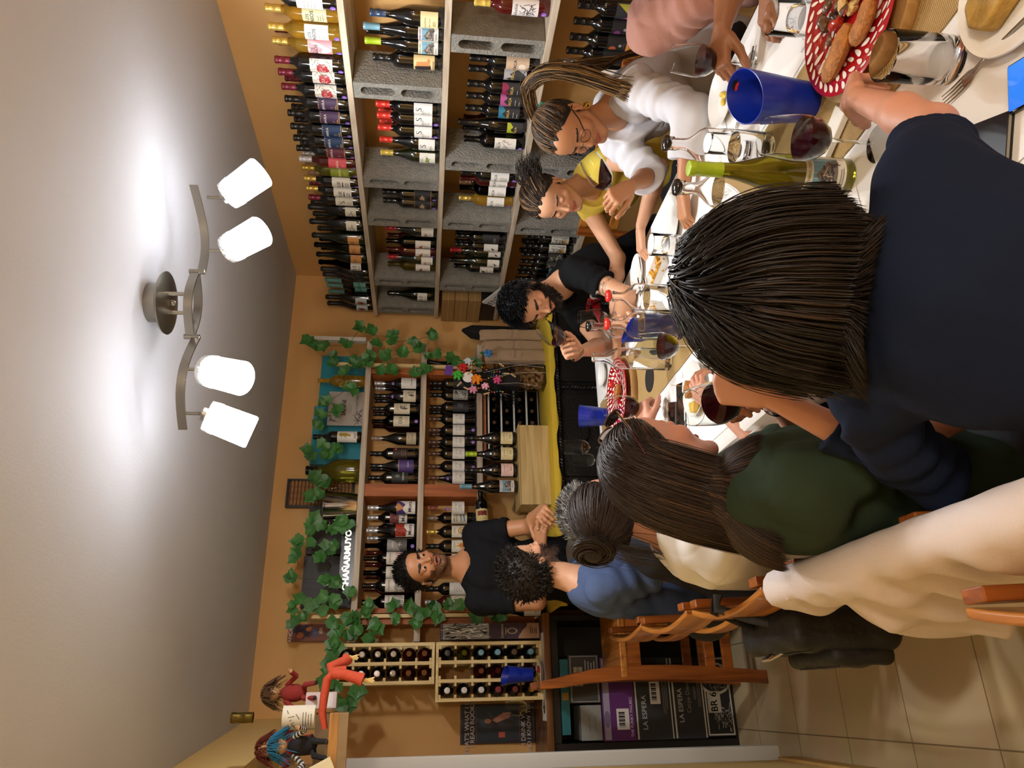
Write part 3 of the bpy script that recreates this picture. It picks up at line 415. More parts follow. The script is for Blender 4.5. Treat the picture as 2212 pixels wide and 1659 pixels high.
# ---------------------------------------------------------------- ceiling lamp
def ceiling_lamp():
    steel=mat('brushed_nickel','#8f8a80',.32,metal=1.0)
    glass=mat('lit_frosted_glass','#f8faff',.4,emit=LAMP_E)
    clear=mat('crackled_glass','#f4f4f0',.12,trans=.85,bump=.8,bscale=120)
    c=Vector((1.27,2.30,ZC)); t=thing('ceiling_lamp','brushed steel ceiling lamp with wavy arm and four lit frosted glass shades','lamp',c)
    p=MB().lathe([(0,0),(.068,0),(.068,-.035),(.105,-.05),(.108,-.056),(.06,-.066),(0,-.070)],32); p.ball((0,0,-.075),(.012,.012,.012)); p.build('canopy',steel,t)
    a=MB(); a.tube([(.02,-.03,-.05),(.02,-.03,-.13)],.007,8); a.tube([(-.02,.03,-.05),(-.02,.03,-.13)],.007,8); a.build('stem',steel,t)
    # wavy flat bar: two S arcs hinged at two knuckles
    def strip(pts,w=.014,th=.003):
        m=MB(); n=len(pts); vs=[];fs=[]
        for i,q in enumerate(pts):
            q=Vector(q); tg=(Vector(pts[min(i+1,n-1)])-Vector(pts[max(i-1,0)])).normalized(); nn=Vector((0,0,1)).cross(tg).normalized()
            for sx,sz in ((-1,-1),(1,-1),(1,1),(-1,1)): vs.append(q+nn*th*sx+Vector((0,0,w*sz)))
        for i in range(n-1):
            for k in range(4): fs.append((i*4+k,i*4+(k+1)%4,i*4+4+(k+1)%4,i*4+4+k))
        fs+= [(0,1,2,3),tuple(4*(n-1)+k for k in (3,2,1,0))]
        return m.add(vs,fs)
    d=Vector((.97,-.24,0)).normalized(); e=Vector((-d.y,d.x,0)); z=Vector((0,0,-.14))
    def P(x,y,h=0): return d*x+e*y+z+Vector((0,0,h))
    arc=lambda x0,x1,y0,amp,k=14,h0=0,h1=0:[P(x0+(x1-x0)*i/k, y0+amp*math.sin(PI*i/k), h0+(h1-h0)*i/k) for i in range(k+1)]
    strip(arc(-.115,.115,0,.055)).build('arm',steel,t); strip(arc(-.115,.115,0,-.055,h0=0.0,h1=0.0)).build('arm',steel,t)
    strip(arc(.115,.43,0,.085,h0=-.02,h1=.03)).build('arm',steel,t); strip(arc(-.43,-.115,0,-.085,h0=.0,h1=-.02)).build('arm',steel,t)
    for x in (-.115,.115): MB().tube([P(x,0,-.03),P(x,0,.02)],.009,10).build('knuckle',steel,t)
    # shades: pivot, tilt direction
    for (x,y,tx,ty) in ((.40,.03,.55,-.5),(.22,.08,.30,-.55),(-.24,-.075,-.35,-.35),(-.38,-.03,-.30,.35)):
        q=P(x,y,-.01)
        MB().tube([q,q+Vector((0,0,-.05))],.006,8).build('rod',steel,t)
        s=MB().ball((0,0,0),(.02,.02,.02)); 
        ax=Vector((tx,ty,-1)).normalized(); rot=ax.to_track_quat('-Z','Y').to_euler(); base=q+Vector((0,0,-.06))
        s.at(base,rot); s.v=[]; s.f=[]; s.mi=[]; s.lathe([(0,.006),(.024,.004),(.027,-.01),(.018,-.03),(0,-.034)],16); cup=s.build('holder',steel,t)
        sp=bpy.data.lights.new('lamp_bulb','SPOT'); sp.energy=LAMP_W; sp.spot_size=R(172); sp.spot_blend=.35; sp.shadow_soft_size=.045; sp.color=(.97,.985,1)
        so=bpy.data.objects.new('lamp_bulb',sp); COL.objects.link(so); so.location=base+ax*.185; so.rotation_euler=rot; so.parent=t
        g=MB().at(base,rot); g.lathe([(.030,-.022),(.047,-.030),(.052,-.05),(.056,-.16),(.052,-.166),(.046,-.160),(0,-.158)],28,cap=False); sh=g.build('lamp_shade',glass,t)
        k=MB().at(base,rot); k.lathe([(.0505,-.012),(.0535,-.034),(.0545,-.05),(.0525,-.05),(.049,-.03),(.0475,-.012)],28,cap=False); k.build('collar',clear,sh)
        b_=MB(); 
        for ang in (0,2.1,4.2): b_.at(base,rot).tube([(.02*math.cos(ang),.02*math.sin(ang),-.015),(.056*math.cos(ang),.056*math.sin(ang),-.022)],.002,6)
        b_.build('screw',steel,sh)
LAMP_E=22; LAMP_W=22
ceiling_lamp()

# ---------------------------------------------------------------- shelving on the right wall: planks on concrete blocks
m_plank=wood('pale_plank','#c9bba6','#a08d78',.55,'Y',1.0)
m_plank2=wood('pale_plank_x','#c9bba6','#a08d78',.55,'X',1.0)
m_block=mat('concrete_block','#8c8981',.95,noise=.25,nscale=25,bump=.9,bscale=90)
SH=[.83,1.245,1.66,2.075]; XF=2.47
RN={.83:'lowest visible',1.245:'third from top',1.66:'second from top',2.075:'top'}
for i,z in enumerate(SH):
    o=MB().box(XF,XR-.005,-.4,4.55,z-.027,z).build('shelf_plank',m_plank,smooth=False,bevel=.002)
    tag(o,{0:'pale wooden shelf plank on the right wall, lowest one, behind the seated guests',1:'pale wooden shelf plank on the right wall, third from the ceiling',2:'pale wooden shelf plank on the right wall, second from the ceiling',3:'topmost pale wooden shelf plank on the right wall, nearest the ceiling'}[i],'shelf','shelf planks on the right wall')
def block_mesh():
    L,D,T=.386,.19,.09      # height, depth, width ; holes run through the depth
    bm=bmesh.new()
    # outline in (y,z) of the face, two slot holes
    def slot(zc_,hl=.075,r=.022,n=8):
        pts=[]
        for i in range(n+1): a=PI*i/n; pts.append((r*math.cos(a), zc_+hl-r+r*math.sin(a)))
        for i in range(n+1): a=PI+PI*i/n; pts.append((r*math.cos(a), zc_-hl+r+r*math.sin(a)))
        return pts
    mb=MB()
    holes=[slot(.105),slot(.281)]
    tess=bmesh.new()
    def ring(pts,x):
        vs=[tess.verts.new((x,p[0],p[1])) for p in pts]
        es=[tess.edges.new((vs[i],vs[(i+1)%len(vs)])) for i in range(len(vs))]
        return vs,es
    outline=[(-T/2+.003,0),(T/2-.003,0),(T/2,.004),(T/2,L-.004),(T/2-.003,L),(-T/2+.003,L),(-T/2,L-.004),(-T/2,.004)]
    es=[]
    ov,oe=ring(outline,0); es+=oe; hv=[]
    for h in holes: v_,e_=ring(h,0); es+=e_; hv.append(v_)
    bmesh.ops.triangle_fill(tess,use_beauty=True,edges=es)
    ff=[f for f in tess.faces if not any(math.hypot(f.calc_center_median().y, max(abs(f.calc_center_median().z-zc_)-.053,0))<.018 for zc_ in (.105,.281))]
    tess.verts.index_update(); base=[tuple(v.co) for v in tess.verts]; n=len(base)
    fs=[tuple(v.index for v in f.verts) for f in ff]
    mb.v=base+[(D,y,z) for x,y,z in base]; mb.f=fs+[tuple(i+n for i in f[::-1]) for f in fs]
    for vs in [ov]+hv:
        k=len(vs)
        for i in range(k): a,b_=vs[i].index,vs[(i+1)%k].index; mb.f.append((a,b_,b_+n,a+n))
    mb.mi=[0]*len(mb.f); tess.free(); bm.free()
    return mb.mesh('concrete_block',m_block,smooth=False)
BLK=block_mesh()
for k,(z,y,w) in enumerate(DATA['blocks']):
    if z<.5: row='under the lowest plank'
    else: row={.83:'on lowest right-wall plank',1.245:'on third right-wall plank',1.66:'on second right-wall plank'}[z]
    o=link('concrete_block',BLK,None,(XF+.005,y,z),None)
    tag(o,'grey slotted concrete block '+row+', '+w,'block','concrete blocks between the shelf planks')
# ---------------------------------------------------------------- wine bottles
G_DARK=mat('dark_bottle_glass','#07080a',.06,spec=.6,coat=.6)
G_GREEN=mat('green_bottle_glass','#141c0a',.06,spec=.6,coat=.6)
G_OLIVE=mat('olive_bottle_glass','#8a8420',.05,trans=.75)
G_AMBER=mat('straw_bottle_glass','#e0b23c',.04,trans=.8)
G_ROSE=mat('rose_bottle_glass','#5a1614',.05,trans=.3,coat=.5)
GLS=dict(d=G_DARK,g=G_GREEN,o=G_OLIVE,a=G_AMBER,r=G_ROSE)
def arcpts(r0,z0,r1,z1,n=6):        # smooth S from (r0,z0) to (r1,z1)
    return [(r0+(r1-r0)*(1-math.cos(PI*i/n))/2, z0+(z1-z0)*i/n) for i in range(n+1)]
PROF={
 'bx':[(0,.006),(.024,.002),(.034,0),(.037,.004),(.0375,.03),(.0378,.185)]+arcpts(.0376,.190,.0150,.232,7)+[(.0142,.245),(.0140,.285),(.0155,.287),(.0155,.297),(.014,.300),(0,.300)],
 'bg':[(0,.006),(.026,.002),(.038,0),(.041,.004),(.0412,.03),(.0412,.110)]+arcpts(.0410,.118,.0150,.226,9)+[(.0140,.245),(.0138,.285),(.0155,.287),(.0155,.294),(.014,.297),(0,.297)],
 'ch':[(0,.008),(.028,.002),(.040,0),(.0435,.004),(.044,.03),(.0438,.118)]+arcpts(.0436,.126,.0160,.245,9)+[(.0150,.27),(.0150,.292),(.0175,.294),(.0175,.303),(.016,.308),(.013,.316),(0,.318)],
 'rs':[(0,.006),(.024,.002),(.034,0),(.037,.004),(.0375,.03),(.0375,.130)]+arcpts(.0372,.140,.0145,.262,10)+[(.0138,.275),(.0138,.315),(.0150,.317),(.0150,.328),(.014,.330),(0,.330)]}
CAPZ={'bx':(.236,.3008),'bg':(.233,.2978),'ch':(.205,.3185),'rs':(.262,.3308)}
def prof_r(pr,z):
    for (r0,z0),(r1,z1) in zip(pr[1:],pr[2:]):
        if z0<=z<=z1 and z1>z0: return r0+(r1-r0)*(z-z0)/(z1-z0)
    return pr[-2][0]
def paper(c,rough=.6): return mat('paper_'+c.lstrip('#'),c,rough)
def foil(c):
    return mat('foil_'+c.lstrip('#'),c,.32,metal=.55 if c in ('#d2b45a','#c9cbd0','#b79a3c') else .15,coat=.2)
def bent(R_,eps): return lambda x,y:((R_+eps)*math.sin(x/R_),-(R_+eps)*math.cos(x/R_),y)
def rect_pts(mb,x0,x1,y0,y1,fn,m,n=8):
    vs=[];fs=[]
    for i in range(n+1):
        x=x0+(x1-x0)*i/n; vs+= [fn(x,y0),fn(x,y1)]
    for i in range(n): fs.append((2*i,2*i+2,2*i+3,2*i+1))
    mb.add(vs,fs,m)
def ell_pts(mb,cx,cy,rx,ry,fn,m,n=20,wob=0,seed=0):
    rn=random.Random(seed); vs=[fn(cx,cy)];fs=[]
    w=[1+wob*rn.uniform(-1,1) for _ in range(n)]
    for k in (.5,1):
        for i in range(n):
            a=2*PI*i/n; vs.append(fn(cx+rx*k*w[i]*math.cos(a),cy+ry*k*w[i]*math.sin(a)))
    for i in range(n):
        j=(i+1)%n; fs.append((0,1+i,1+j)); fs.append((1+i,1+n+i,1+n+j,1+j))
    mb.add(vs,fs,m)
def poly_pts(mb,pts,fn,m,n=14):
    """outline filled in upright strips so that it follows a curved label"""
    xs=[p[0] for p in pts]; x0,x1=min(xs),max(xs)
    if x1-x0<.006: mb.add([fn(x,y) for x,y in pts],[tuple(range(len(pts)))],m); return
    cols=[]
    for i in range(n+1):
        x=x0+(x1-x0)*min(max(i/n,.001),.999); ys=[]
        for (a,b),(c,d) in zip(pts,pts[1:]+pts[:1]):
            if (a<=x)!=(c<=x): ys.append(b+(d-b)*(x-a)/(c-a))
        cols.append((x,min(ys),max(ys)) if ys else (x,pts[0][1],pts[0][1]))
    for (xa,la,ha),(xb,lb,hb) in zip(cols,cols[1:]):
        k=max(1,int(max(ha-la,hb-lb)/.02)) if False else 1
        mb.add([fn(xa,la),fn(xb,lb),fn(xb,hb),fn(xa,ha)],[(0,1,2,3)],m)
def draw_items(mb,mats,items,W,H,fn_of,seed=1):
    """items in label units: x -1..1, y 0..1; W half width, H height; fn_of(eps) gives the mapping"""
    def mi(c):
        p=paper(c)
        if p not in mats: mats.append(p)
        return mats.index(p)
    for k,it in enumerate(items):
        f=fn_of(.00025*(k+1) if k<6 else .0018); t=it[0]
        if t=='r': rect_pts(mb,it[1]*W,it[2]*W,it[3]*H,it[4]*H,f,mi(it[5]))
        elif t=='e': ell_pts(mb,it[1]*W,it[2]*H,it[3]*W,it[4]*H,f,mi(it[5]),wob=it[6] if len(it)>6 else 0,seed=seed+k)
        elif t=='p': poly_pts(mb,[(x*W,y*H) for x,y in it[1]],f,mi(it[2]))
        elif t=='t': flat_text(mb,it[1],it[4]*H,f,mi(it[5]),cx=it[2]*W,cy=it[3]*H,bold=it[6] if len(it)>6 else 0,rot=it[7] if len(it)>7 else 0)
        elif t=='l':       # small grey print: thin lines
            rn=random.Random(seed+k)
            for q in range(it[6]):
                y=it[3]+(it[4]-it[3])*q/max(1,it[6]-1); L=it[2]-it[1]
                x0=it[1]+L*rn.uniform(0,.12); x1=it[2]-L*rn.uniform(0,.2); h=.012 if len(it)<8 else it[7]
                rect_pts(mb,x0*W,x1*W,(y-h)*H,(y+h)*H,f,mi(it[5]),4)
        elif t=='s':       # scribbled drawing: random strokes
            rn=random.Random(seed+k)
            for q in range(it[6]):
                x=rn.uniform(it[1],it[2]); y=rn.uniform(it[3],it[4]); a=rn.uniform(0,PI); L=rn.uniform(.05,.22); h=.02
                dx,dy=math.cos(a)*L,math.sin(a)*L*.6; nx,ny=-math.sin(a)*h,math.cos(a)*h*.7
                poly_pts(mb,[((x-dx-nx)*W,(y-dy-ny)*H),((x+dx-nx)*W,(y+dy-ny)*H),((x+dx+nx)*W,(y+dy+ny)*H),((x-dx+nx)*W,(y-dy+ny)*H)],f,mi(it[5]))
MTN=[('r',-.85,.85,.22,.82,'#6fa3bb'),('p',[(-.8,.22),(.8,.22),(.75,.45),(.35,.6),(.05,.78),(-.2,.66),(-.5,.48),(-.78,.36)],'#77706a'),('s',-.6,.6,.25,.6,'#3e3a3a',26),('s',-.6,.6,.25,.6,'#c9b8a0',10)]
# label: (z0,z1,half angle, paper colour, items)
L={
 'white_plain':(.06,.16,1.2,'#e6e3dc',[('l',-.5,.5,.3,.7,'#8b8680',4)]),
 'white_scroll':(.075,.150,1.25,'#e9e6df',[('t','CASA',0,.42,.12,'#8a857c'),('l',-.4,.4,.25,.32,'#9a958c',2),('s',-.7,.7,.6,.85,'#a7a29a',12)]),
 'yellow_los':(.055,.150,1.2,'#c9c39a',[('t','LOS',0,.80,.14,'#1d1c1a',.02),('t','PASOS',0,.60,.15,'#1d1c1a',.02),('l',-.4,.4,.15,.35,'#6d6748',3)]),
 'white_los':(.055,.150,1.2,'#ebe8e2',[('t','LOS',0,.80,.14,'#1d1c1a',.02),('t','PASOS',0,.60,.15,'#1d1c1a',.02),('l',-.4,.4,.12,.38,'#a09c90',4)]),
 'pink_los':(.050,.150,1.2,'#e79aa2',[('p',[(-.9,.05),(-.5,.05),(.3,1),(-.1,1)],'#f0bcc0'),('p',[(0,.05),(.3,.05),(.95,.8),(.95,1),(.8,1)],'#f0bcc0'),('t','LOS',0,.82,.13,'#1d1c1a',.02),('t','PASOS',0,.66,.14,'#1d1c1a',.02),('e',0,.3,.3,.16,'#f2e8e0',.3),('e',-.5,.25,.12,.09,'#c8242c')]),
 'lips':(.055,.150,1.2,'#ded9cd',[('s',-.9,.9,.05,.95,'#6b6258',40),('e',0,.45,.55,.28,'#a82e33',.12),('s',-.35,.35,.3,.6,'#e0a9a4',10)]),
 'purple':(.055,.150,1.25,'#4b3358',[('r',-.95,.95,.94,.97,'#c9a04a'),('r',-.95,.95,.04,.07,'#c9a04a'),('t','ALMARA',0,.72,.13,'#e4dccf',.01),('t','F',0,.3,.16,'#b99a5a'),('l',-.3,.3,.12,.16,'#b99a5a',2)]),
 'navy':(.055,.150,1.25,'#24406a',[('r',-.95,.95,.94,.97,'#c9a04a'),('r',-.95,.95,.04,.07,'#c9a04a'),('t','ALMARA',0,.72,.13,'#e4dccf',.01),('t','F',0,.3,.16,'#b99a5a'),('l',-.3,.3,.12,.16,'#b99a5a',2)]),
 'maroon':(.055,.150,1.25,'#6b2b40',[('r',-.95,.95,.94,.97,'#c9a04a'),('r',-.95,.95,.04,.07,'#c9a04a'),('t','ALMARA',0,.72,.13,'#e4dccf',.01),('t','F',0,.3,.16,'#b99a5a')]),
 'coral':(.060,.150,1.25,'#e35d66',[('t','ALMARA',0,.5,.14,'#f3e6dc',.01),('l',-.4,.4,.15,.25,'#f0b9b0',2)]),
 'lime_lbl':(.055,.150,1.25,'#8c9a2a',[('t','ALMARA',0,.5,.14,'#e6e6b8',.01),('l',-.4,.4,.15,.25,'#c9cf80',2)]),
 'que':(.055,.150,1.2,'#e6e2d8',[('t','BUE',0,.62,.2,'#26231f',.01),('e',0,.42,.5,.03,'#26231f'),('t','Cosa',0,.25,.12,'#26231f'),('l',-.4,.4,.1,.14,'#8a857c',2)]),
 'vs':(.055,.150,1.2,'#dfdccb',[('t','VS',0,.6,.34,'#3a3733'),('l',-.5,.5,.1,.3,'#8a857c',3)]),
 'castle_low':(.045,.105,1.1,'#dedacb',[('s',-.4,.4,.2,.7,'#6a645a',20),('l',-.4,.4,.8,.85,'#8a857c',1)]),
 'orange_lbl':(.040,.105,1.05,'#c98f52',[('l',-.5,.5,.5,.7,'#5a3818',3,.02)]),
 'an':(.050,.115,1.15,'#e2e0d8',[('t','AN',0,.62,.42,'#1b1a18',.01),('l',-.6,.6,.14,.22,'#4a4640',2)]),
 'blackch':(.045,.115,1.15,'#17181b',[('r',-.95,.95,.94,.97,'#8f6a50'),('e',0,.5,.4,.3,'#2c2c30'),('l',-.3,.3,.4,.6,'#6d6a66',3)]),
 'teal_ca':(.045,.125,1.2,'#6fb0a6',[('t','CALA',0,.55,.2,'#17302e',.01),('l',-.4,.4,.15,.3,'#d5ede6',2)]),
 'round':(.040,.115,.95,'#c3cdd0',[('e',0,.5,.72,.42,'#8fa3ad'),('e',0,.52,.35,.25,'#8c3a2c',.2),('l',-.4,.4,.08,.12,'#2e3436',1)]),
 'cream_low':(.025,.095,1.15,'#e4d6a4',[('t','LA ESPERA',0,.72,.11,'#6b5c2e'),('t','Carpe Diem',0,.48,.09,'#8a7a48'),('l',-.3,.3,.15,.28,'#8a7a48',3)]),
 'pink_low':(.025,.095,1.15,'#ecc9bf',[('t','LA ESPERA',0,.72,.11,'#7b5048'),('t','Carpe Diem',0,.48,.09,'#9a6a60'),('l',-.3,.3,.15,.28,'#9a6a60',3)]),
 'mtn_p':(.022,.105,1.15,'#e3dfd6',MTN+[('t','GEITHMAUSEN',0,.91,.075,'#8a3f93',.02),('l',-.5,.5,.08,.14,'#8a857c',2)]),
 'mtn_g':(.022,.105,1.15,'#e3dfd6',MTN+[('t','GEITHMAUSEN',0,.91,.075,'#8f9a20',.02),('l',-.5,.5,.08,.14,'#8a857c',2)]),
 'art':(.035,.125,1.2,'#d9c08a',[('p',[(-.6,.9),(-.1,.95),(.1,.7),(-.2,.45),(.1,.2),(-.5,.15),(-.7,.5)],'#2a2024'),('p',[(-.1,.9),(.4,.85),(.3,.4),(.7,.3),(.5,.2),(0,.25),(.15,.55)],'#c9854a'),('l',-.6,.6,.04,.08,'#6b5c3a',2)]),
 's_white':(.040,.125,1.2,'#e6e4df',[('t','S',.35,.72,.34,'#26241f'),('l',-.7,.1,.2,.45,'#a09c94',4),('t','SERENA',-.1,.52,.09,'#8a867e')]),
 's_low':(.025,.105,1.15,'#e6e4df',[('t','S',.25,.7,.36,'#26241f'),('l',-.5,.4,.2,.3,'#a09c94',3)]),
 'frog':(.022,.100,1.15,'#e2e0d4',[('e',.2,.5,.3,.14,'#7fa04a',.3),('s',-.3,.6,.3,.6,'#5f6a48',8),('l',-.6,.6,.8,.9,'#8a867e',2)]),
 'castle':(.020,.095,1.15,'#dcd8cf',[('r',-.9,.9,.05,.6,'#8f98a8'),('s',-.85,.85,.08,.58,'#3b4560',40),('s',-.85,.85,.08,.58,'#7a5a4a',10),('l',-.3,.3,.75,.85,'#8a867e',2)]),
 'black_lbl':(.035,.130,1.25,'#17171a',[('r',-.97,.97,.95,.975,'#a5673e'),('r',-.97,.97,.025,.05,'#a5673e'),('e',0,.52,.42,.26,'#35322f'),('s',-.25,.25,.42,.62,'#c9a27c',14)]),
 'red_white':(.035,.125,1.2,'#e6e2da',[('s',-.28,.28,.55,.72,'#8c2620',22),('l',-.35,.35,.15,.4,'#8a847a',4)]),
 'red_low':(.020,.090,1.15,'#e6e2da',[('s',-.28,.28,.55,.75,'#8c2620',18),('l',-.4,.4,.2,.4,'#8a847a',3)]),
 'sketch':(.045,.150,1.2,'#e4dfe0',[('t','Rebelia',-.1,.86,.14,'#3a3436'),('s',-.5,.6,.15,.7,'#4a4446',34)]),
 'sketch_p':(.045,.150,1.2,'#e3bfae',[('t','Rebelia',-.1,.86,.14,'#5a3a38'),('s',-.5,.6,.15,.7,'#7a5248',34)]),
 'beige_tec':(.045,.145,1.2,'#cdb094',[('t','FORCA',0,.6,.13,'#1b1a18',.02),('e',0,.3,.3,.16,'#e8dccb')]),
 'wolf':(.045,.145,1.2,'#a9a7a8',[('p',[(-.8,.1),(.2,.05),(.7,.4),(.3,.75),(-.1,.6),(-.2,.95),(-.45,.75),(-.7,.9)],'#36363a'),('t','FORCA',.1,.6,.12,'#d8b45a',.02)]),
 'dk_mag':(.045,.145,1.2,'#2b2a2d',[('p',[(-.95,.72),(-.95,1),(.95,1),(.95,.8),(.5,.66),(.2,.85),(-.3,.6)],'#8e2248'),('t','FORCA',0,.55,.12,'#d8b45a',.02),('l',-.4,.4,.12,.3,'#b5b0a8',2)]),
 'dk_pink':(.045,.145,1.2,'#2b2a2d',[('p',[(-.95,.72),(-.95,1),(.95,1),(.95,.8),(.5,.66),(.2,.85),(-.3,.6)],'#b0558e'),('t','FORCA',0,.55,.12,'#d8b45a',.02),('l',-.4,.4,.12,.3,'#b5b0a8',2)]),
 'dk_blue':(.045,.145,1.2,'#2b2a2d',[('p',[(-.95,.72),(-.95,1),(.95,1),(.95,.8),(.5,.66),(.2,.85),(-.3,.6)],'#2e7894'),('t','FORCA',0,.55,.12,'#d8b45a',.02),('l',-.4,.4,.12,.3,'#b5b0a8',2)]),
 'dk_lime':(.020,.095,1.2,'#2b2a2d',[('p',[(-.95,.6),(-.95,1),(.95,1),(.95,.8),(.5,.6),(.2,.8),(-.3,.5)],'#a9b52a'),('t','FORCA',0,.45,.14,'#d8b45a',.02)]),
 'pat':(.045,.150,1.2,'#dedad0',[('t','FABRICIO',0,.9,.07,'#5a564e'),('t','FORCA',0,.78,.11,'#1b1a18',.02),('s',-.7,.7,.2,.6,'#a08c90',34)]),
 'orca':(.050,.145,1.2,'#e8e5df',[('t','ORCA',0,.72,.14,'#1b1a18',.02),('l',-.5,.3,.15,.45,'#a09c94',5),('e',-.7,.8,.1,.08,'#c86a76')]),
 'lace':(.050,.145,1.2,'#dfd9c6',[('s',-.5,.5,.5,.85,'#6a6456',10),('l',-.5,.5,.1,.35,'#6a6456',4)]),
 'blk_script':(.045,.145,1.25,'#26272b',[('t','Juno',0,.3,.2,'#8f8f92')]),
 'swallow':(.045,.130,1.2,'#e2dfd8',[('p',[(-.5,.7),(-.2,.6),(.0,.75),(-.15,.5)],'#7c2026'),('p',[(.1,.4),(.5,.5),(.3,.3),(.15,.2)],'#26242a'),('p',[(-.6,.3),(-.3,.45),(-.25,.2)],'#26242a'),('l',-.2,.4,.08,.12,'#8a867e',1)]),
 'swal_low':(.020,.095,1.2,'#e2dfd8',[('p',[(-.5,.7),(-.2,.6),(.0,.75),(-.15,.5)],'#26242a'),('p',[(.1,.4),(.5,.5),(.3,.3),(.15,.2)],'#26242a'),('p',[(-.6,.3),(-.3,.45),(-.25,.2)],'#26242a')]),
 'xen':(.050,.135,1.2,'#dcd9cf',[('p',[(-.7,.7),(.5,.95),(-.1,.75),(.1,.6)],'#26242a'),('t','XEN',0,.48,.15,'#6f6a62'),('l',-.4,.4,.1,.25,'#a09c94',3)]),
 'colour':(.045,.150,1.25,'#2c2c30',[('p',[(-.9,.9),(-.9,.3),(-.2,.5)],'#c45a9a'),('p',[(.9,.95),(.1,.5),(.9,.5)],'#a9a83a'),('p',[(-.2,.05),(.9,.05),(.2,.4)],'#a9a83a'),('r',-.95,.95,.49,.51,'#8d8d90')]),
 'dk_planet_p':(.045,.145,1.25,'#1d191e',[('e',-.3,.75,.3,.14,'#6f2f66'),('e',.1,.45,.14,.07,'#8a8088'),('l',-.6,.6,.1,.3,'#544c50',3)]),
 'dk_planet_o':(.045,.145,1.25,'#1d1917',[('e',-.3,.75,.32,.16,'#a5522a'),('e',.1,.45,.14,.07,'#8a8088'),('l',-.6,.6,.1,.3,'#544c50',3)]),
 'dk_planet_g':(.045,.145,1.25,'#191b19',[('e',-.3,.72,.32,.16,'#4e5848'),('e',.1,.45,.14,.07,'#8a8088'),('l',-.6,.6,.1,.3,'#544c50',3)]),
 'outline':(.045,.145,1.2,'#cfcdbd',[('e',.0,.6,.4,.2,'#a9a795'),('s',-.6,.6,.3,.9,'#55534a',12)]),
 'graffiti':(.045,.150,1.3,'#d9c44a',[('e',0,.68,.7,.2,'#2f8a3c',.3),('e',.1,.42,.5,.16,'#5b2a7a',.3),('e',-.3,.8,.35,.1,'#1b1a18',.4),('s',-.7,.7,.3,.9,'#e05a30',12),('r',-.98,.98,.0,.08,'#d24a3a')]),
 'swirl':(.045,.150,1.3,'#c9c6bb',[('e',.1,.6,.8,.2,'#8f8c84',.2),('e',0,.25,.5,.16,'#b58a4a',.3),('s',-.8,.8,.1,.9,'#55524c',40)]),
 'swirl_dk':(.050,.140,1.3,'#2c2b2a',[('s',-.9,.9,.05,.95,'#a9a69e',40)]),
 'teal_card':(.050,.110,1.25,'#4d7f86',[('t','ECO',0,.5,.3,'#cfe0e0'),('l',-.5,.5,.15,.2,'#cfe0e0',1)]),
 'montes':(.030,.125,1.2,'#e5e3de',[('t','TRIUMFO',0,.3,.1,'#2b2926',.01),('l',-.3,.5,.5,.8,'#9a968e',4)]),
 'crane':(.030,.110,1.25,'#dcd3bb',[('s',-.2,.4,.2,.6,'#4a4538',18),('l',-.5,.4,.7,.85,'#8a806a',3),('e',-.1,.35,.12,.2,'#4a4538',.4)]),
 'crane_hi':(.065,.165,1.25,'#dcd3bb',[('s',-.2,.4,.2,.6,'#4a4538',18),('l',-.5,.4,.7,.85,'#8a806a',3),('e',-.1,.35,.12,.2,'#4a4538',.4)]),
 'oos':(.065,.165,1.25,'#ddd6bf',[('t','006',0,.55,.26,'#5a5446'),('l',-.5,.5,.15,.25,'#8a806a',2)]),
 'gold_lbl':(.020,.080,1.2,'#bdb296',[('t','ARCANA',0,.4,.14,'#3a3428',.01),('l',-.3,.3,.7,.8,'#5a5446',2)]),
 'brown_lbl':(.070,.160,1.25,'#352422',[('e',.5,.8,.2,.08,'#c85a3a'),('l',-.5,.5,.15,.4,'#8a7468',3)]),
 'violet_lbl':(.030,.125,1.3,'#54407c',[('t','RISIPIA',0,.35,.1,'#c9bfe0',.01),('r',-.95,.95,.93,.96,'#b9a35a')]),
 'grey_blk':(.060,.160,1.25,'#2c302e',[('e',0,.65,.2,.14,'#6f746f'),('t','TRIBUTO',0,.3,.1,'#d5d6d0',.01)]),
 'feather_v':(.012,.125,1.25,'#e9e6e0',[('p',[(-.98,1),(-.98,.45),(-.2,.7),(.2,.5),(.98,.9),(.98,1)],'#4a3a7c'),('p',[(-.6,.98),(-.2,.6),(.5,.9),(.1,1)],'#c98a4a'),('t','Mora',0,.28,.2,'#1b1a18',.02)]),
 'feather_r':(.060,.165,1.25,'#e9e6e0',[('p',[(-.98,1),(-.98,.5),(-.1,.45),(.3,.6),(.98,.55),(.98,1)],'#8c4a48'),('s',-.7,.7,.4,.9,'#3a2a30',20),('t','Mora',0,.22,.2,'#1b1a18',.02)]),
 'feather_o':(.015,.125,1.25,'#e9e6e0',[('p',[(-.9,1),(-.9,.45),(-.1,.4),(.3,.55),(.98,.5),(.98,1)],'#b03a24'),('s',-.7,.7,.4,.9,'#2a1a18',18),('t','Mora',0,.22,.2,'#1b1a18',.02)]),
 'grey_wave':(.055,.170,1.3,'#9b9a96',[('p',[(-.98,.3),(.3,.55),(.98,.98),(.98,0),(-.98,0)],'#5d5c5a'),('l',-.4,.4,.7,.75,'#d8d6d0',2),('s',-.2,.2,.3,.5,'#e8e6e0',4)]),
 'cafe_pink':(.060,.170,1.3,'#e2ddd2',[('r',-.98,.98,.05,.5,'#c98a90'),('s',-.9,.9,.05,.5,'#8c4a58',26),('t','XANADU',0,.8,.09,'#3a3733')]),
 'cafe_plain':(.060,.170,1.3,'#e2ddd2',[('t','XANADU',0,.75,.09,'#3a3733'),('l',-.4,.4,.45,.6,'#8a857c',3)]),
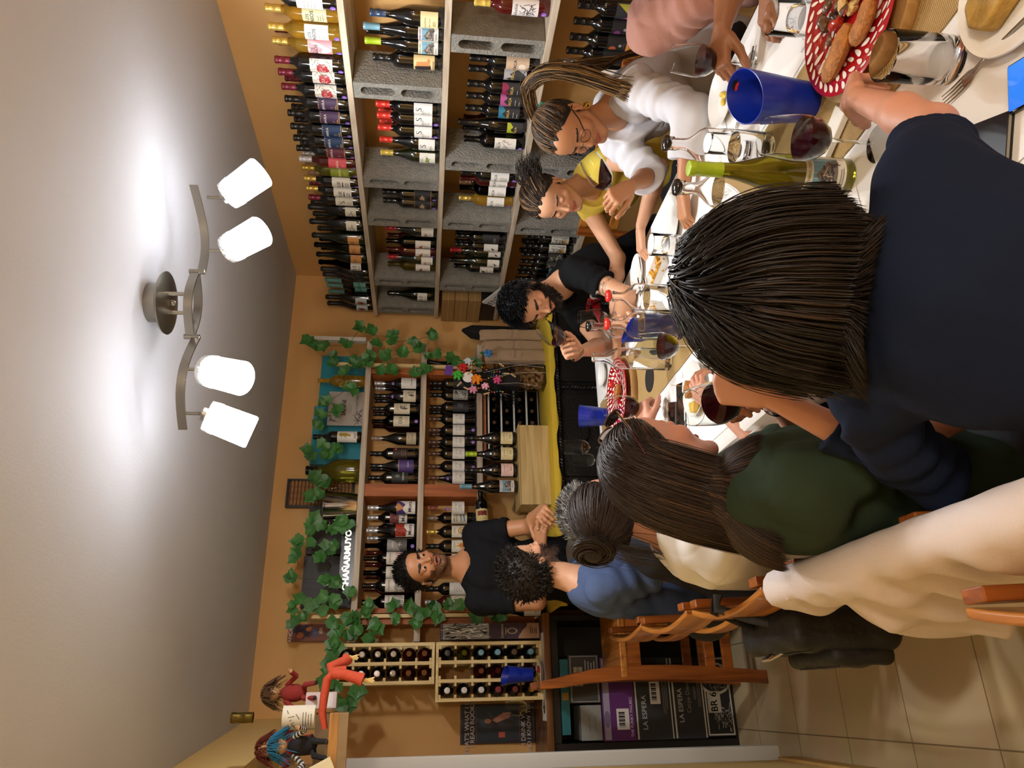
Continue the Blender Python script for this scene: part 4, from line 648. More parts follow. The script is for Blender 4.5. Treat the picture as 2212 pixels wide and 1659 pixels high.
 'cafe_grey':(.060,.170,1.3,'#e2ddd2',[('r',-.98,.98,.05,.52,'#b5b3ae'),('s',-.9,.9,.05,.5,'#5d5b58',34),('t','XANADU',0,.8,.09,'#3a3733')]),
 'malbec':(.055,.150,1.25,'#e6dfc6',[('t','DEL LOS',0,.82,.1,'#2b2926',.03),('t','ALA VIA',0,.66,.1,'#2b2926',.03),('p',[(-.5,.4),(.5,.48),(.5,.4),(-.5,.32)],'#6f8fae'),('p',[(-.5,.2),(.5,.28),(.5,.18),(-.5,.1)],'#6f8fae')]),
 'face':(.030,.150,1.25,'#e8e3d4',[('e',0,.42,.5,.3,'#c9963a',.1),('e',0,.45,.28,.2,'#e8d9b0'),('s',-.4,.4,.2,.65,'#8a5f20',24),('e',0,.86,.4,.07,'#cfc8b4')]),
 'sun':(.030,.150,1.25,'#e8e3d4',[('e',0,.5,.42,.22,'#d9963a',.45),('e',0,.5,.2,.11,'#c97a1c'),('e',0,.86,.4,.07,'#cfc8b4'),('l',-.4,.4,.1,.16,'#8a857c',2)]),
 'plants':(.050,.150,1.25,'#dfdccb',[('s',-.6,.6,.3,.9,'#3f4a3c',30),('l',-.4,.4,.08,.16,'#8a857c',2)]),
 'worm':(.030,.150,1.3,'#e4e2dc',[('s',-.2,.3,.45,.85,'#8a7a1c',14),('p',[(-.1,.9),(.1,.85),(.2,.6),(-.2,.35),(.1,.3),(.35,.6),(.2,.92)],'#a8922a'),('l',-.4,.4,.05,.15,'#6a665c',3)]),
 'beige_art':(.050,.150,1.25,'#d6cfae',[('s',-.7,.7,.1,.9,'#4a4a34',30)]),
 'cc_black':(.035,.140,1.25,'#17181b',[('e',0,.5,.25,.13,'#6f5f4a'),('e',0,.5,.15,.08,'#17181b')]),
 'moon':(.055,.150,1.25,'#9a9a94',[('e',0,.5,.8,.42,'#3c3c3e'),('s',-.6,.6,.2,.8,'#c9c8c0',30)]),
 'dim':(.050,.150,1.25,'#232428',[('e',0,.55,.4,.2,'#3c3e44'),('s',-.3,.3,.4,.7,'#6f7278',10)]),
 'fer':(.045,.150,1.25,'#dcc98c',[('r',-.6,.6,.62,.88,'#8c2a1c'),('s',-.5,.5,.64,.86,'#1b1a18',10),('t','DE LA VID',0,.42,.07,'#6b5228')]),
}
CAPC=dict(k='#111214',g='#d2b45a',r='#a3202c',R='#d8382c',m='#7a1c34',w='#cfd0d4',s='#c9cbd0',b='#2e4260',c='#6f9fb4',l='#a4c32a',G='#b79a3c',t='#6a9c9a',y='#d8bc58',o='#e08a1c',B='#5a3d30',T='#2f8f78',n='#24262c',x='#8f7f70',p='#e0cfc9',q='#b08a66')
_bm={}
def bottle_meshes(shape,gl,cap,lab,sticker):
    k=(shape,gl)
    if k not in _bm: _bm[k]=MB().lathe(PROF[shape],20).mesh('glass',GLS[gl],angle=50)
    kc=(shape,cap)
    if cap and kc not in _bm:
        z0,z1=CAPZ[shape]; pr=[(r+.0007,z) for r,z in PROF[shape] if z>z0 and r>.001]
        r0=prof_r(PROF[shape],z0)+.0007
        pr=[(r0-.0008,z0),(r0,z0)]+pr+[(0,pr[-1][1]+.0008)]
        if shape in('bx','bg'): pr=pr[:3]+[(r0,.255),(r0+.0003,.2555),(r0+.0003,.258),(r0,.2585)]+[q for q in pr[3:] if q[1]>.26]
        _bm[kc]=MB().lathe(pr,18,cap=False).mesh('capsule',foil(CAPC[cap]),angle=50)
    kl=(shape,'L',lab)
    if lab and kl not in _bm:
        z0,z1,ha,c,items=L[lab]; Rr=prof_r(PROF[shape],(z0+z1)/2)
        if shape in('bg','ch','rs'):
            Rr=max(Rr,prof_r(PROF[shape],z0+.002)-.001)
        W=Rr*ha; H=z1-z0; mats=[paper(c)]; mb=MB()
        fo=lambda e:(lambda x,y:bent(Rr,.0006+e)(x,y+z0))
        rect_pts(mb,-W,W,0,H,fo(0),0,16)
        draw_items(mb,mats,items,W,H,fo,seed=hash(lab)%7 if False else len(lab)*3)
        mb.fixn=False; _bm[kl]=mb.mesh('label',mats)
    ks=(shape,'S')
    if sticker and ks not in _bm:
        z=.022 if shape in('bx','rs') else .175; Rr=prof_r(PROF[shape],z); mb=MB()
        fo=lambda e:(lambda x,y:bent(Rr,.0010+e)(x,y))
        x0=-.010
        ell_pts(mb,x0,z,.0115,.0115,fo(0),0); ell_pts(mb,x0-.002,z+.002,.004,.003,fo(.0003),1,10); rect_pts(mb,x0-.006,x0+.006,z-.006,z-.004,fo(.0003),1,3)
        mb.fixn=False; _bm[ks]=mb.mesh('sticker',[paper('#7a55b8'),paper('#c7b2e6')])
    return _bm[k],_bm.get(kc),_bm.get(kl),_bm.get(ks) if sticker else None
BPROTO={}
def place_bottle(shape,gl,cap,lab,st,x,y,z,yaw,label,group,tilt=None,sc=1.0,name='wine_bottle'):
    key=(shape,gl,cap,lab,st)
    if key not in BPROTO:
        me=bottle_meshes(*key)
        t=thing(name,label,'bottle',(x,y,z),yaw,group)
        link('glass',me[0],t)
        if me[1]: link('capsule',me[1],t)
        if me[2]: link('label',me[2],t)
        if me[3]: link('sticker',me[3],t)
        BPROTO[key]=t
    else:
        src=BPROTO[key]; t=src.copy(); COL.objects.link(t)
        for ch in src.children:
            c=ch.copy(); COL.objects.link(c); c.parent=t
        t.location=(x,y,z); t['label']=label; t['group']=group
    t.rotation_euler=tilt if tilt else (0,0,yaw); t.scale=(sc,sc,sc)
    return t
for b in DATA['bottles']: place_bottle(*b)
# ---------------------------------------------------------------- back shelving
m_or=wood('orange_board','#b5662c','#8f4a1c',.55,'Z',.8)
m_pine=wood('pine','#e6cf96','#cdb074',.55,'Z',1.0)
m_blackw=mat('black_wood','#0e0d0c',.45,noise=.3,nscale=12,bump=.25,bscale=60)
m_dwood=wood('brown_counter','#7c4a16','#3c210a',.4,'X',.9,coat=.2)
ZB=[2.09,1.736,1.377]
sh=thing('shelving_unit','wooden shelving unit with three pale planks and orange dividers on the back wall','shelf',(1.24,4.4,1.34))
def rel(mb,t): mb.T=Matrix.Translation(-t.location); return mb
for z in ZB: rel(MB(),sh).box(.315,2.17,4.35,4.60,z-.035,z).build('plank',m_plank2,sh,smooth=False,bevel=.002)
for z0,z1 in ((ZB[1],ZB[0]-.035),(ZB[2],ZB[1]-.035)):
    for x0,x1 in ((1.145,1.222),(1.951,1.985),(.470,.497)): rel(MB(),sh).box(x0,x1,4.365,4.59,z0,z1).build('divider',m_or,sh,smooth=False,bevel=.002)
for x in (1.995,.452): rel(MB(),sh).box(x-.010,x+.010,4.325,4.349,1.36,2.30).build('batten',m_pine,sh,smooth=False,bevel=.001)
rel(MB(),sh).box(.408,.440,4.36,4.59,1.05,2.055).build('side_board',m_or,sh,smooth=False,bevel=.002)
rel(MB(),sh).box(.440,.447,4.36,4.59,1.05,1.342).build('side_panel',m_or,sh,smooth=False)
tag(MB().box(2.178,2.205,4.36,4.40,2.10,2.44).build('white_post',m_white,smooth=False,bevel=.002),'short white painted post behind the ivy, right end of the top back plank','post')

# black carved sideboard with yellow runner
sb=thing('sideboard','black carved wooden sideboard along the back wall under a yellow cloth','sideboard',(1.25,4.2,0))
rel(MB(),sb).box(.50,2.28,3.90,4.59,.05,.955).build('body',m_blackw,sb,smooth=False,bevel=.004)
rel(MB(),sb).box(.47,2.31,3.865,4.595,.955,.985).build('worktop',m_blackw,sb,smooth=False,bevel=.006)
for x0 in (.56,1.14,1.72):
    d=rel(MB(),sb).box(x0,x0+.50,3.885,3.90,.10,.66).build('door',m_blackw,sb,smooth=False,bevel=.004)
    k=rel(MB(),sb)
    for i in range(3): k.box(x0+.05+.02*i,x0+.45-.02*i,3.880-.004*i,3.886,.16+.02*i,.60-.02*i)
    k.build('raised_panel',m_blackw,d,smooth=False,bevel=.003)
    d=rel(MB(),sb).box(x0,x0+.50,3.885,3.90,.70,.92).build('drawer',m_blackw,sb,smooth=False,bevel=.004)
    h=rel(MB(),sb).tube([(x0+.25+.05*math.cos(a),3.868,.80+.022*math.sin(a)) for a in [PI*i/8+PI for i in range(9)]],.005,8); h.ball((x0+.20,3.874,.80),.009); h.ball((x0+.30,3.874,.80),.009)
    h.build('handle',mat('black_iron','#151413',.35,metal=.8),d)
def rope(a,b,r,n):
    a=Vector(a);b=Vector(b);m=MB(); L_=(b-a).length; t=(b-a).normalized(); s_=t.cross(Vector((0,1,0))).normalized(); w=Vector((0,1,0))
    for ph in (0,PI): m.tube([a+t*L_*i/n+s_*math.cos(i*1.1+ph)*r+w*math.sin(i*1.1+ph)*r for i in range(n+1)],r*1.05,6)
    return m
for k,(a,b) in enumerate((((.48,3.865,.94),(2.30,3.865,.94)),((.50,3.88,.68),(2.28,3.88,.68)),((1.10,3.88,.08),(1.10,3.88,.93)),((1.68,3.88,.08),(1.68,3.88,.93)),((.53,3.88,.08),(.53,3.88,.93)),((2.25,3.88,.08),(2.25,3.88,.93)))):
    rel(rope((0,0,0),(0,0,0.01),0,1) if False else MB(),sb)
    m=rope(a,b,.007,int((Vector(b)-Vector(a)).length/.006)); m.v=[tuple(Vector(p)-sb.location) for p in m.v]; m.build('rope_moulding',m_blackw,sb)
for x in (.55,2.23): rel(MB(),sb).box(x-.04,x+.04,3.91,3.99,0,.05).box(x-.04,x+.04,4.5,4.58,0,.05).build('foot',m_blackw,sb,smooth=False)
def cloth_grid(name,m,x0,x1,y0,y1,z,drop,parent=None,wav=.006,nx=60,left=0,seed=1):
    rn=random.Random(seed); ph=[rn.uniform(0,6) for _ in range(6)]; mb=MB(); rows=[]
    prof=[(y1,0)]+[(y0+.001,0),(y0-.006,-.004)]+[(y0-.010-.004*i/4,-.008-drop*i/4) for i in range(5)]
    vs=[];fs=[]
    for i in range(nx+1):
        x=x0+(x1-x0)*i/nx
        for k,(y,dz) in enumerate(prof):
            w=(math.sin(x*23+ph[0])*.5+math.sin(x*41+ph[1])*.5)*wav*max(0,(k-2)/5)
            e=(math.sin(x*17+ph[2])+.6*math.sin(x*37+ph[3]))*.006*(k==len(prof)-1)
            vs.append((x,y-abs(w),z+dz+e))
    n=len(prof)
    for i in range(nx):
        for k in range(n-1): fs.append((i*n+k,(i+1)*n+k,(i+1)*n+k+1,i*n+k+1))
    mb.add(vs,fs); o=mb.build(name,m,parent); s=o.modifiers.new('thick','SOLIDIFY'); s.thickness=.002; s.offset=1; return o
o=cloth_grid('table_runner',mat('yellow_cloth','#cfae2c',.8,bump=.3,bscale=300),.44,2.30,3.862,4.585,.987,.022); tag(o,'yellow cloth laid along the top of the black sideboard','cloth')

# wine box with four bottles on top
m_box=wood('wine_box','#cbb078','#a98a52',.5,'X',1.0)
w=thing('wine_box','long pale wooden wine box lying on the yellow cloth under four bottles','box',(1.235,4.07,.989))
MB().box(-.235,.235,-.10,.10,0,.172).build('box_body',m_box,w,smooth=False,bevel=.002); MB().box(-.240,.240,-.105,.105,.172,.178).build('lid',m_box,w,smooth=False,bevel=.001)
for (yp,sh_,gl,cap,lab,dsc) in DATA['boxb']:
    place_bottle(sh_,gl,cap,lab,0,yp,4.06,1.168,0.0,dsc,'bottles standing on the pale wine box')
# rack of corked bottles lying neck out behind the box
rk=thing('bottle_rack','dark rack with rows of corked bottles lying neck outward under the back shelving','rack',(1.60,4.36,.989))
MB().box(-.20,.22,-.10,.20,0,.008).box(-.21,-.20,-.10,.20,0,.345).box(.22,.23,-.10,.20,0,.345).build('rack_frame',mat('dark_rack','#2a1c12',.5),rk,smooth=False)
MB().box(-.21,.23,-.105,.20,.338,.346).build('rack_top',m_or,rk,smooth=False)
m_cork=mat('cork','#a87c50',.8,noise=.35,nscale=60,bump=.4,bscale=200)
m_foam=mat('white_foam','#d8d8d4',.8)
_c=0
for r_ in range(4):
    for c_ in range(5):
        x=1.44+.079*c_; z=.989+.045+.080*r_
        t=place_bottle('bx','d',None,None,0,x,4.58,z,0,'','corked bottles lying in the dark rack',tilt=(R(90),0,0))
        t['label']='corked bottle lying in dark rack, %s row, %s from left'%(['lowest','second lowest','second highest','top'][r_],['first','second','third','fourth','fifth'][c_])
        k=MB().lathe([(0,.300),(.0105,.300),(.0105,.306),(.009,.308),(0,.308)],12).build('cork_end',m_cork,t)
for r_ in range(5):
    f=MB()
    f.box(-.195,.215,-.092,-.080,max(.010,.0+.080*r_-.004),min(.336,.080*r_+.006)); f.build('foam_divider',m_foam,rk,smooth=False)

# ---------------------------------------------------------------- crates of bottles, left
def crate(loc,cols,rows,px,pz,label,spec,group,xs=None):
    t=thing('crate_rack',label,'rack',loc)
    W=cols*px+.02; H=rows*pz+.03
    MB().box(-W/2,W/2,-.01,.29,0,.015).box(-W/2,W/2,-.01,.29,H-.015,H).build('end_board',m_pine,t,smooth=False,bevel=.001)
    for yy in (0,.24):
        for c in range(cols+1):
            x=-W/2+.009+c*(W-.018)/cols
            MB().box(x-.009,x+.009,yy-.008,yy+.008,.015,H-.015).build('upright',m_pine,t,smooth=False,bevel=.001)
    s=MB()
    for c in range(cols):
        for r_ in range(rows+1):
            for sd in (-1,1):
                x=-W/2+.009+(c+.5)*(W-.018)/cols + sd*((W-.018)/cols/2-.0175); z=.015+r_*(H-.030)/rows
                z=min(max(z,.022),H-.022)
                s.box(x-.0085,x+.0085,-.004,.26,z-.006,z+.006)
    s.build('slat',m_pine,t,smooth=False)
    for c in range(cols):
        for r_ in range(rows):
            cap=spec[c][r_]
            if not cap: continue
            x=loc[0]-W/2+.009+(c+.5)*(W-.018)/cols; z=loc[2]+.015+(rows-1-r_+.5)*(H-.03)/rows
            b=place_bottle('bx','d',cap,None,0,x,loc[1]+.29,z-.002,0,'',group,tilt=(R(90),0,0))
            b['label']='%s-capped bottle end, %s column from right, %s from top, %s'%(CNAME[cap],['first','second','third'][cols-1-c],['first','second','third','fourth','fifth','sixth'][r_],group.replace('bottles in the ',''))
    return t
CNAME=dict(k='black',r='red',m='dark red',p='pink',x='grey',o='orange',c='pale blue',B='bronze',w='white',G='gold')
crate((.197,4.235,1.619),2,6,.095,.083,'two-column pine crate rack of bottles, standing on the wider rack',[['k','p','p','x','r','r'],['x','x','x','x','r','r']],'bottles in the upper pine rack')
crate((.152,4.235,1.037),3,6,.093,.091,'three-column pine crate rack of bottles standing on the left counter',[['w','w','w','m','m','G'],[None,None,'r','r','B','r'],['k','o','c','c','B','c']],'bottles in the lower pine rack')

# left counter
cb=thing('counter','black shelf counter with brown wooden top, stacked with cartons, at the left','counter',(.13,4.3,0))
rel(MB(),cb).box(-.285,.44,4.14,4.595,.998,1.035).build('worktop',m_dwood,cb,smooth=False,bevel=.005)
m_bl=mat('black_laminate','#0b0c0e',.4)
rel(MB(),cb).box(-.283,.43,4.55,4.59,0,.998).box(-.283,-.21,4.17,4.55,0,.998).box(.40,.43,4.17,4.55,0,.998).box(-.21,.40,4.17,4.55,.955,.998).box(-.21,.40,4.17,4.55,.0,.012).build('cabinet_body',m_bl,cb,smooth=False,bevel=.002)
def face_sign(t,mb_name,W,H,base,items,yf,cx=0,cz=0,parent=None,seed=5):
    mats=[paper(base)]; mb=MB(); fo=lambda e:(lambda x,y:(cx+x,yf-.0006-e,cz+y)); rect_pts(mb,-W/2,W/2,0,H,fo(0),0,1)
    draw_items(mb,mats,items,W/2,H,fo,seed=seed); mb.fixn=False; return mb.build(mb_name,mats,t,smooth=False)
def carton(name,label,cat,x0,x1,z0,z1,y,depth,col,items,rough=.4,group=None):
    cx=(x0+x1)/2; t=thing(name,label,cat,(cx,y,z0),0,group); W=x1-x0; H=z1-z0
    MB().box(-W/2,W/2,0,depth,0,H).build('box_body',mat('carton_'+col.lstrip('#'),col,rough),t,smooth=False,bevel=.0015)
    if items: face_sign(t,'printed_front',W*.985,H*.97,col,items,-.0004,0,H*.015)
    return t
BAR=lambda x0,x1,y0,y1:[('r',x0,x1,y0,y1,'#dcd8d2')]+[('r',x0+(x1-x0)*(.12+.76*i/13),x0+(x1-x0)*(.12+.76*i/13)+(x1-x0)*(.02+.02*(i*7%3)),y0+(y1-y0)*.35,y0+(y1-y0)*.85,'#1b1a19') for i in range(13)]
carton('wine_carton','black and white carton with leaf drawing, paper note on it, on the floor','carton',-.20,.20,.014,.172,4.16,.3,'#17171a',[('r',-.98,.98,.02,.98,'#c9c7c0'),('r',-.94,.94,.07,.93,'#17171a'),('e',.45,.55,.42,.62,'#cfcdc6'),('e',.45,.55,.36,.52,'#2a2a2c'),('s',.2,.7,.2,.9,'#8d8b86',24),('s',-.8,-.3,.1,.7,'#8d8b86',40),('r',-.42,.12,.42,.90,'#b9b2a4'),('t','BR 6',-.15,.66,.24,'#4a4640',.02)])
carton('wine_carton','dark grey LA ESPERA Reserva carton with silver edges, lower of the two','carton',-.205,.20,.1735,.352,4.15,.3,'#26272a',[('r',-.99,.99,.94,.99,'#cfcabc'),('r',-.99,.99,.01,.05,'#cfcabc'),('t','LA ESPERA',-.2,.76,.15,'#c9c7c0'),('t','Carpe Diem',0,.5,.13,'#8f8d88'),('t','RESERVA',.1,.28,.07,'#8f8d88'),('l',-.3,.4,.12,.18,'#6f6d68',2)])
carton('wine_carton','dark grey LA ESPERA carton with barcode sticker, upper of the two','carton',-.205,.20,.354,.560,4.15,.3,'#2a2b2e',[('r',-.99,.99,.95,.99,'#cfcabc'),('r',-.99,.99,.01,.04,'#cfcabc'),('t','LA ESPERA',-.35,.76,.13,'#c9c7c0')]+BAR(-.15,.45,.30,.58)+[('l',-.4,.5,.12,.22,'#6f6d68',3)])
carton('wine_carton','purple carton with portrait photo edge and barcode sticker in the left counter','carton',-.205,.205,.562,.735,4.15,.3,'#5b1f66',[('r',-.98,.98,.78,.98,'#9d93ab'),('e',-.5,.88,.2,.1,'#6d6480')]+BAR(-.75,-.25,.18,.58)+[('t','THE FUNKY MALBEC',-.45,.10,.09,'#e0d0e4')])
carton('wine_carton','grey carton with white frame and taped paper note in the left counter','carton',-.02,.22,.738,.905,4.16,.28,'#3a3936',[('r',-.97,.97,.03,.97,'#8f8d88'),('r',-.93,.93,.07,.93,'#3a3936'),('r',-.3,.5,.55,.85,'#b9ad8c'),('t','PE JONES',.1,.7,.1,'#4a4234'),('l',.1,.8,.15,.45,'#a9a59c',4,.02)])
carton('wine_carton','grey-white carton with a folded flap beside the framed one in the counter','carton',-.20,-.03,.738,.85,4.17,.25,'#8d8d89',[('l',-.6,.6,.3,.6,'#5d5d5a',2)])
carton('wine_carton','flat turquoise carton lying on top under the counter roof','carton',-.17,.20,.907,.952,4.16,.28,'#1f6a70',[('r',-.1,.1,.1,.9,'#a07a2a')])
# poster
ps=thing('poster','dark poster about reading books and drinking wine, leaning on the orange wall','poster',(-.117,4.575,1.037),(R(-2),0,0))
MB().box(-.103,.103,0,.012,0,.425).build('frame',mat('dark_red_frame','#2a0f12',.5),ps,smooth=False,bevel=.002)
face_sign(ps,'print',.19,.405,'#15131a',[('r',-.9,.9,.20,.80,'#16242c'),('e',.1,.55,.35,.2,'#21343c'),('t',"THAT'S WHAT I DO",0,.93,.062,'#c9b9b4',.012),('t','I READ BOOKS',0,.855,.062,'#c9b9b4',.012),('p',[(-.1,.68),(.35,.66),(.5,.5),(.35,.3),(-.2,.26),(-.35,.4),(-.2,.55)],'#2a1e20'),('e',.15,.64,.13,.05,'#b07a60'),('p',[(.2,.58),(.6,.42),(.55,.30),(.3,.34),(.05,.52)],'#a8705a'),('r',-.75,-.45,.40,.49,'#b8503c'),('t','I DRINK WINE',0,.14,.062,'#c9b9b4',.012),('t','AND I KNOW THINGS',0,.06,.058,'#c9b9b4',.012),('r',-.95,.95,.19,.195,'#8c5a4a'),('r',-.95,.95,.80,.805,'#8c5a4a')],-.0005,0,.01)
# tall gift boxes
carton('gift_box','tall narrow gift box with grey comic drawings above a purple and tan base','box',.314,.398,1.037,1.590,4.24,.10,'#35202e',[('r',-.98,.98,.52,.99,'#8f8d86'),('s',-.9,.9,.54,.97,'#26241f',70),('s',-.9,.9,.54,.97,'#d9d6cc',24),('t','CORDISCO',0,.38,.020,'#c9b9a4',.02),('t','BODEGA',0,.345,.012,'#c9b9a4',.02),('e',0,.28,.4,.055,'#a08a74'),('e',0,.28,.28,.038,'#35202e'),('p',[(-.98,.0),(.98,.0),(.98,.12),(.5,.13),(.1,.17),(-.3,.19),(-.6,.21),(-.98,.22)],'#a57e63'),('l',-.4,.5,.03,.09,'#5a3c30',4,.004)])
t=place_bottle('bg','d','k','montes',0,.475,4.28,1.0,0,'dark bottle with white label behind the standing man, left end of the sideboard','bottles on the sideboard')

# ---------------------------------------------------------------- things on the top plank
Z1=2.091
for k,(x0,x1,h,y,lb) in enumerate(((1.38,1.77,.322,4.50,'large turquoise carton behind the ivy, left of the two on the top plank'),(1.78,2.13,.30,4.50,'large turquoise carton behind the ivy, right of the two on the top plank'))):
    carton('display_carton',lb,'carton',x0,x1,Z1,Z1+h,y,.09,'#1f8698',[('l',-.3,.1,.5,.6,'#5fb4c0',2)] if k==0 else [],group='turquoise cartons on the top plank')
carton('sign_board','grey board reading IANNI with faint animal drawings on the top plank','sign',1.615,1.845,Z1,Z1+.225,4.43,.012,'#a9a39c',[('t','IANNI',.05,.56,.13,'#232120',.03,0,),('l',-.35,.3,.36,.42,'#6a6560',2,.006),('s',-.9,-.1,.05,.25,'#7d7770',16),('s',-.8,.2,.75,.95,'#8d8780',16),('t','Gran Corte Dulce',.2,.20,.06,'#3a3532')])
t=place_bottle('bx','a',None,None,0,1.915,4.42,Z1,0,'clear bottle filled with corks on the top back plank','bottles on the top plank')
def corks_in(parent_loc,n,rad,h,label,group,rs=3,square=True):
    rn=random.Random(rs); me=MB().lathe([(0,-.022),(.0105,-.022),(.0112,-.019),(.0112,.019),(.0105,.022),(0,.022)],10).mesh('cork',m_cork)
    k=0; pos=[]
    lay=0; z=.014
    while k<n and z<h:
        pts=[]
        for tr in range(60):
            x=rn.uniform(-rad,rad); y=rn.uniform(-rad,rad)
            if all((x-a)**2+(y-b)**2>.027**2 for a,b in pts): pts.append((x,y))
        for x,y in pts:
            if k>=n: break
            o=link('cork',me,None,(parent_loc[0]+x,parent_loc[1]+y,parent_loc[2]+z+rn.uniform(0,.006)),(rn.uniform(-1.9,1.9),rn.uniform(-.8,.8),rn.uniform(0,6)))
            tag(o,label,'cork',group); k+=1
        z+=.021
mb=MB(); rn=random.Random(4)
for i in range(9):
    mb.at((rn.uniform(-.012,.012),rn.uniform(-.012,.012),.02+.020*i),(rn.uniform(0,2.5),rn.uniform(0,2),0)).lathe([(0,-.014),(.0095,-.014),(.0095,.014),(0,.014)],10)
f=mb.build('cork_filling',m_cork,t)
t=place_bottle('bx','d','k','worm',0,1.533,4.42,Z1,0,'black-capped bottle with white label and golden squiggle on the top back plank','bottles on the top plank')
t=place_bottle('bg','o','k',None,0,1.32,4.43,Z1,0,'fat dark green magnum bottle on the top back plank','bottles on the top plank',sc=1.0); t.scale=(1.75,1.75,1.10)
# ice bucket
b=thing('ice_bucket','shiny steel champagne bucket with knob handles on the top back plank','bucket',(1.10,4.45,Z1)); m_steel=mat('polished_steel','#b9b5ac',.14,metal=1.0)
MB().lathe([(0,.003),(.070,0),(.078,.004),(.096,.185),(.101,.190),(.104,.197),(.100,.203),(.093,.195),(.075,.010),(0,.009)],40).build('body',m_steel,b)
for s_ in (-1,1):
    h=MB(); h.ball((s_*.112,0,.165),.012); h.tube([(s_*.095,0,.165),(s_*.11,0,.165)],.006,8); h.tube([(s_*.112,.0,.165),(s_*.12,0,.14),(s_*.11,0,.12)],.004,8); h.build('handle',m_steel,b)
# framed corks on the wall
fr=thing('framed_corks','black framed panel filled with rows of wine corks hanging on the back wall','picture',(1.215,4.565,2.135))
MB().box(-.090,.090,0,.03,.0,.012).box(-.090,.090,0,.03,.40,.412).box(-.090,-.078,0,.03,.012,.40).box(.078,.090,0,.03,.012,.40).build('frame',mat('black_frame','#121214',.35),fr,smooth=False,bevel=.001)
MB().box(-.078,.078,.018,.03,.012,.40).build('backing',mat('tan_backing','#6b4c2c',.8),fr,smooth=False)
me=MB().lathe([(0,-.019),(.010,-.019),(.0108,-.016),(.0108,.016),(.010,.019),(0,.019)],10).mesh('cork',m_cork)
for i in range(4):
    for j in range(17): link('cork',me,fr,(-.058+.0387*i,.010,.023+.0222*j),(0,R(90),0))
# black display boxes and lettered sign
carton('display_box','black display box standing behind the steel bucket on the top plank','box',.83,1.12,Z1,Z1+.30,4.52,.07,'#3a3a3c',[('t','LAND',.5,.45,.07,'#b5b5b5')])
carton('display_box','black display box with small round emblem on the top plank','box',.52,.82,Z1,Z1+.305,4.52,.07,'#3a3a3c',[('e',-.1,.55,.07,.06,'#d9d9d6'),('e',-.1,.55,.035,.03,'#3a3a3c'),('l',-.35,.15,.32,.36,'#9a9a98',1,.01)])
cs=thing('lit_sign','black sign with glowing white letters spelling CHAÑARMUYO on the top plank','sign',(.772,4.385,Z1))
MB().box(-.168,.168,0,.03,0,.082).build('sign_body',mat('black_gloss','#161616',.3),cs,smooth=False,bevel=.002)
m_let=mat('lit_letters','#fff6dc',.4,emit=2.2)
mb=MB(); flat_text(mb,'CHAÑARMUYO',.034,lambda x,y:(x,-.004,.040+y),0,bold=.03,spread=1.0); mb.fixn=False
o=mb.build('letters',m_let,cs,smooth=False); sd=o.modifiers.new('depth','SOLIDIFY'); sd.thickness=.005; sd.offset=0
o.scale=(1.05,1,1)
# small canvas
cv=thing('canvas','small painted canvas with reclining figures in purple and orange on the wall','picture',(.388,4.560,2.225))
MB().box(-.047,.047,0,.035,0,.232).build('stretcher',mat('maroon_edge','#4a2228',.6),cv,smooth=False)
face_sign(cv,'painting',.094,.232,'#7a4638',[('e',.1,.62,.7,.24,'#3c3250',.25),('e',-.3,.7,.35,.09,'#b5663c',.3),('e',.4,.5,.3,.08,'#c98a5c',.3),('e',0,.35,.6,.12,'#5d5270',.2),('e',.2,.2,.4,.05,'#b9a08c',.3),('t','ANCIEN',0,.93,.09,'#d9cdbc',.01)],-.0004)

# ---------------------------------------------------------------- ivy
m_leaf=mat('ivy_leaf','#45803c',.45,noise=.5,nscale=14,bump=.2,bscale=60); m_stem=mat('ivy_stem','#3f4a22',.6)
IVY=[(0,-.40),(.14,-.5),(.36,-.47),(.54,-.30),(.56,-.12),(.70,.02),(.72,.14),(.56,.24),(.38,.36),(.18,.58),(0,.86)]
def leaf(mb,c,s,rn,m=0):
    pts=IVY+[(-x,y) for x,y in IVY[-2:0:-1]]
    fold=rn.uniform(.15,.5); sc=s*rn.uniform(.8,1.2)
    rot=Euler((R(-90)+rn.uniform(-.5,.5)+PI*0, rn.uniform(-.5,.5), 0)).to_matrix()
    spin=Euler((0,0,rn.uniform(1.2,5.0))).to_matrix()
    vs=[]
    for x,y in pts: 
        q=spin@Vector((x*sc,y*sc,0)); z=-abs(x)*fold*sc-.18*sc*y*y
        q.z=z; vs.append(Vector(c)+rot@q)
    q0=Vector(c)+rot@Vector((0,0,.01*s)); n=len(vs)
    mb.add([q0]+vs,[(0,1+i,1+(i+1)%n) for i in range(n)],m)
for gi,(pts,lab) in enumerate(zip(LEAVES,('green ivy garland draped over the right end of the back shelving','green ivy garland trailing across the top plank in front of cartons and bucket','green ivy garland hanging down the left end of the back shelving','green ivy garland trailing over the upper pine bottle rack'))):
    rn=random.Random(gi+7); t=thing('ivy_garland',lab,'ivy',(pts[0][0],pts[0][1],pts[0][2]),0,'ivy garlands on the back shelving')
    mb=rel(MB(),t); mb.fixn=False
    ps_=[]
    for q in pts:
        q=Vector(q)+Vector((0,rn.uniform(-.035,.0),0)); leaf(mb,q,.060 if gi<3 else .062,rn); ps_.append(q+Vector((0,.012,0)))
        q2=q+Vector((rn.uniform(-.03,.03),rn.uniform(-.02,.0),rn.uniform(-.03,.03))); leaf(mb,q2,.046,rn)
    mb.build('leaves',m_leaf,t,smooth=False)
    st=rel(MB(),t)
    cur=[]
    for i,q in enumerate(ps_):
        cur.append(q)
        if i+1<len(ps_):
            if (ps_[i+1]-q).length>.22:
                if len(cur)>1: st.tube(cur,.0016,5)
                cur=[]
            else: cur.append((q+ps_[i+1])/2+Vector((rn.uniform(-.012,.012),0,rn.uniform(-.02,.0))))
    if len(cur)>1: st.tube(cur,.0016,5)
    st.build('vine',m_stem,t)

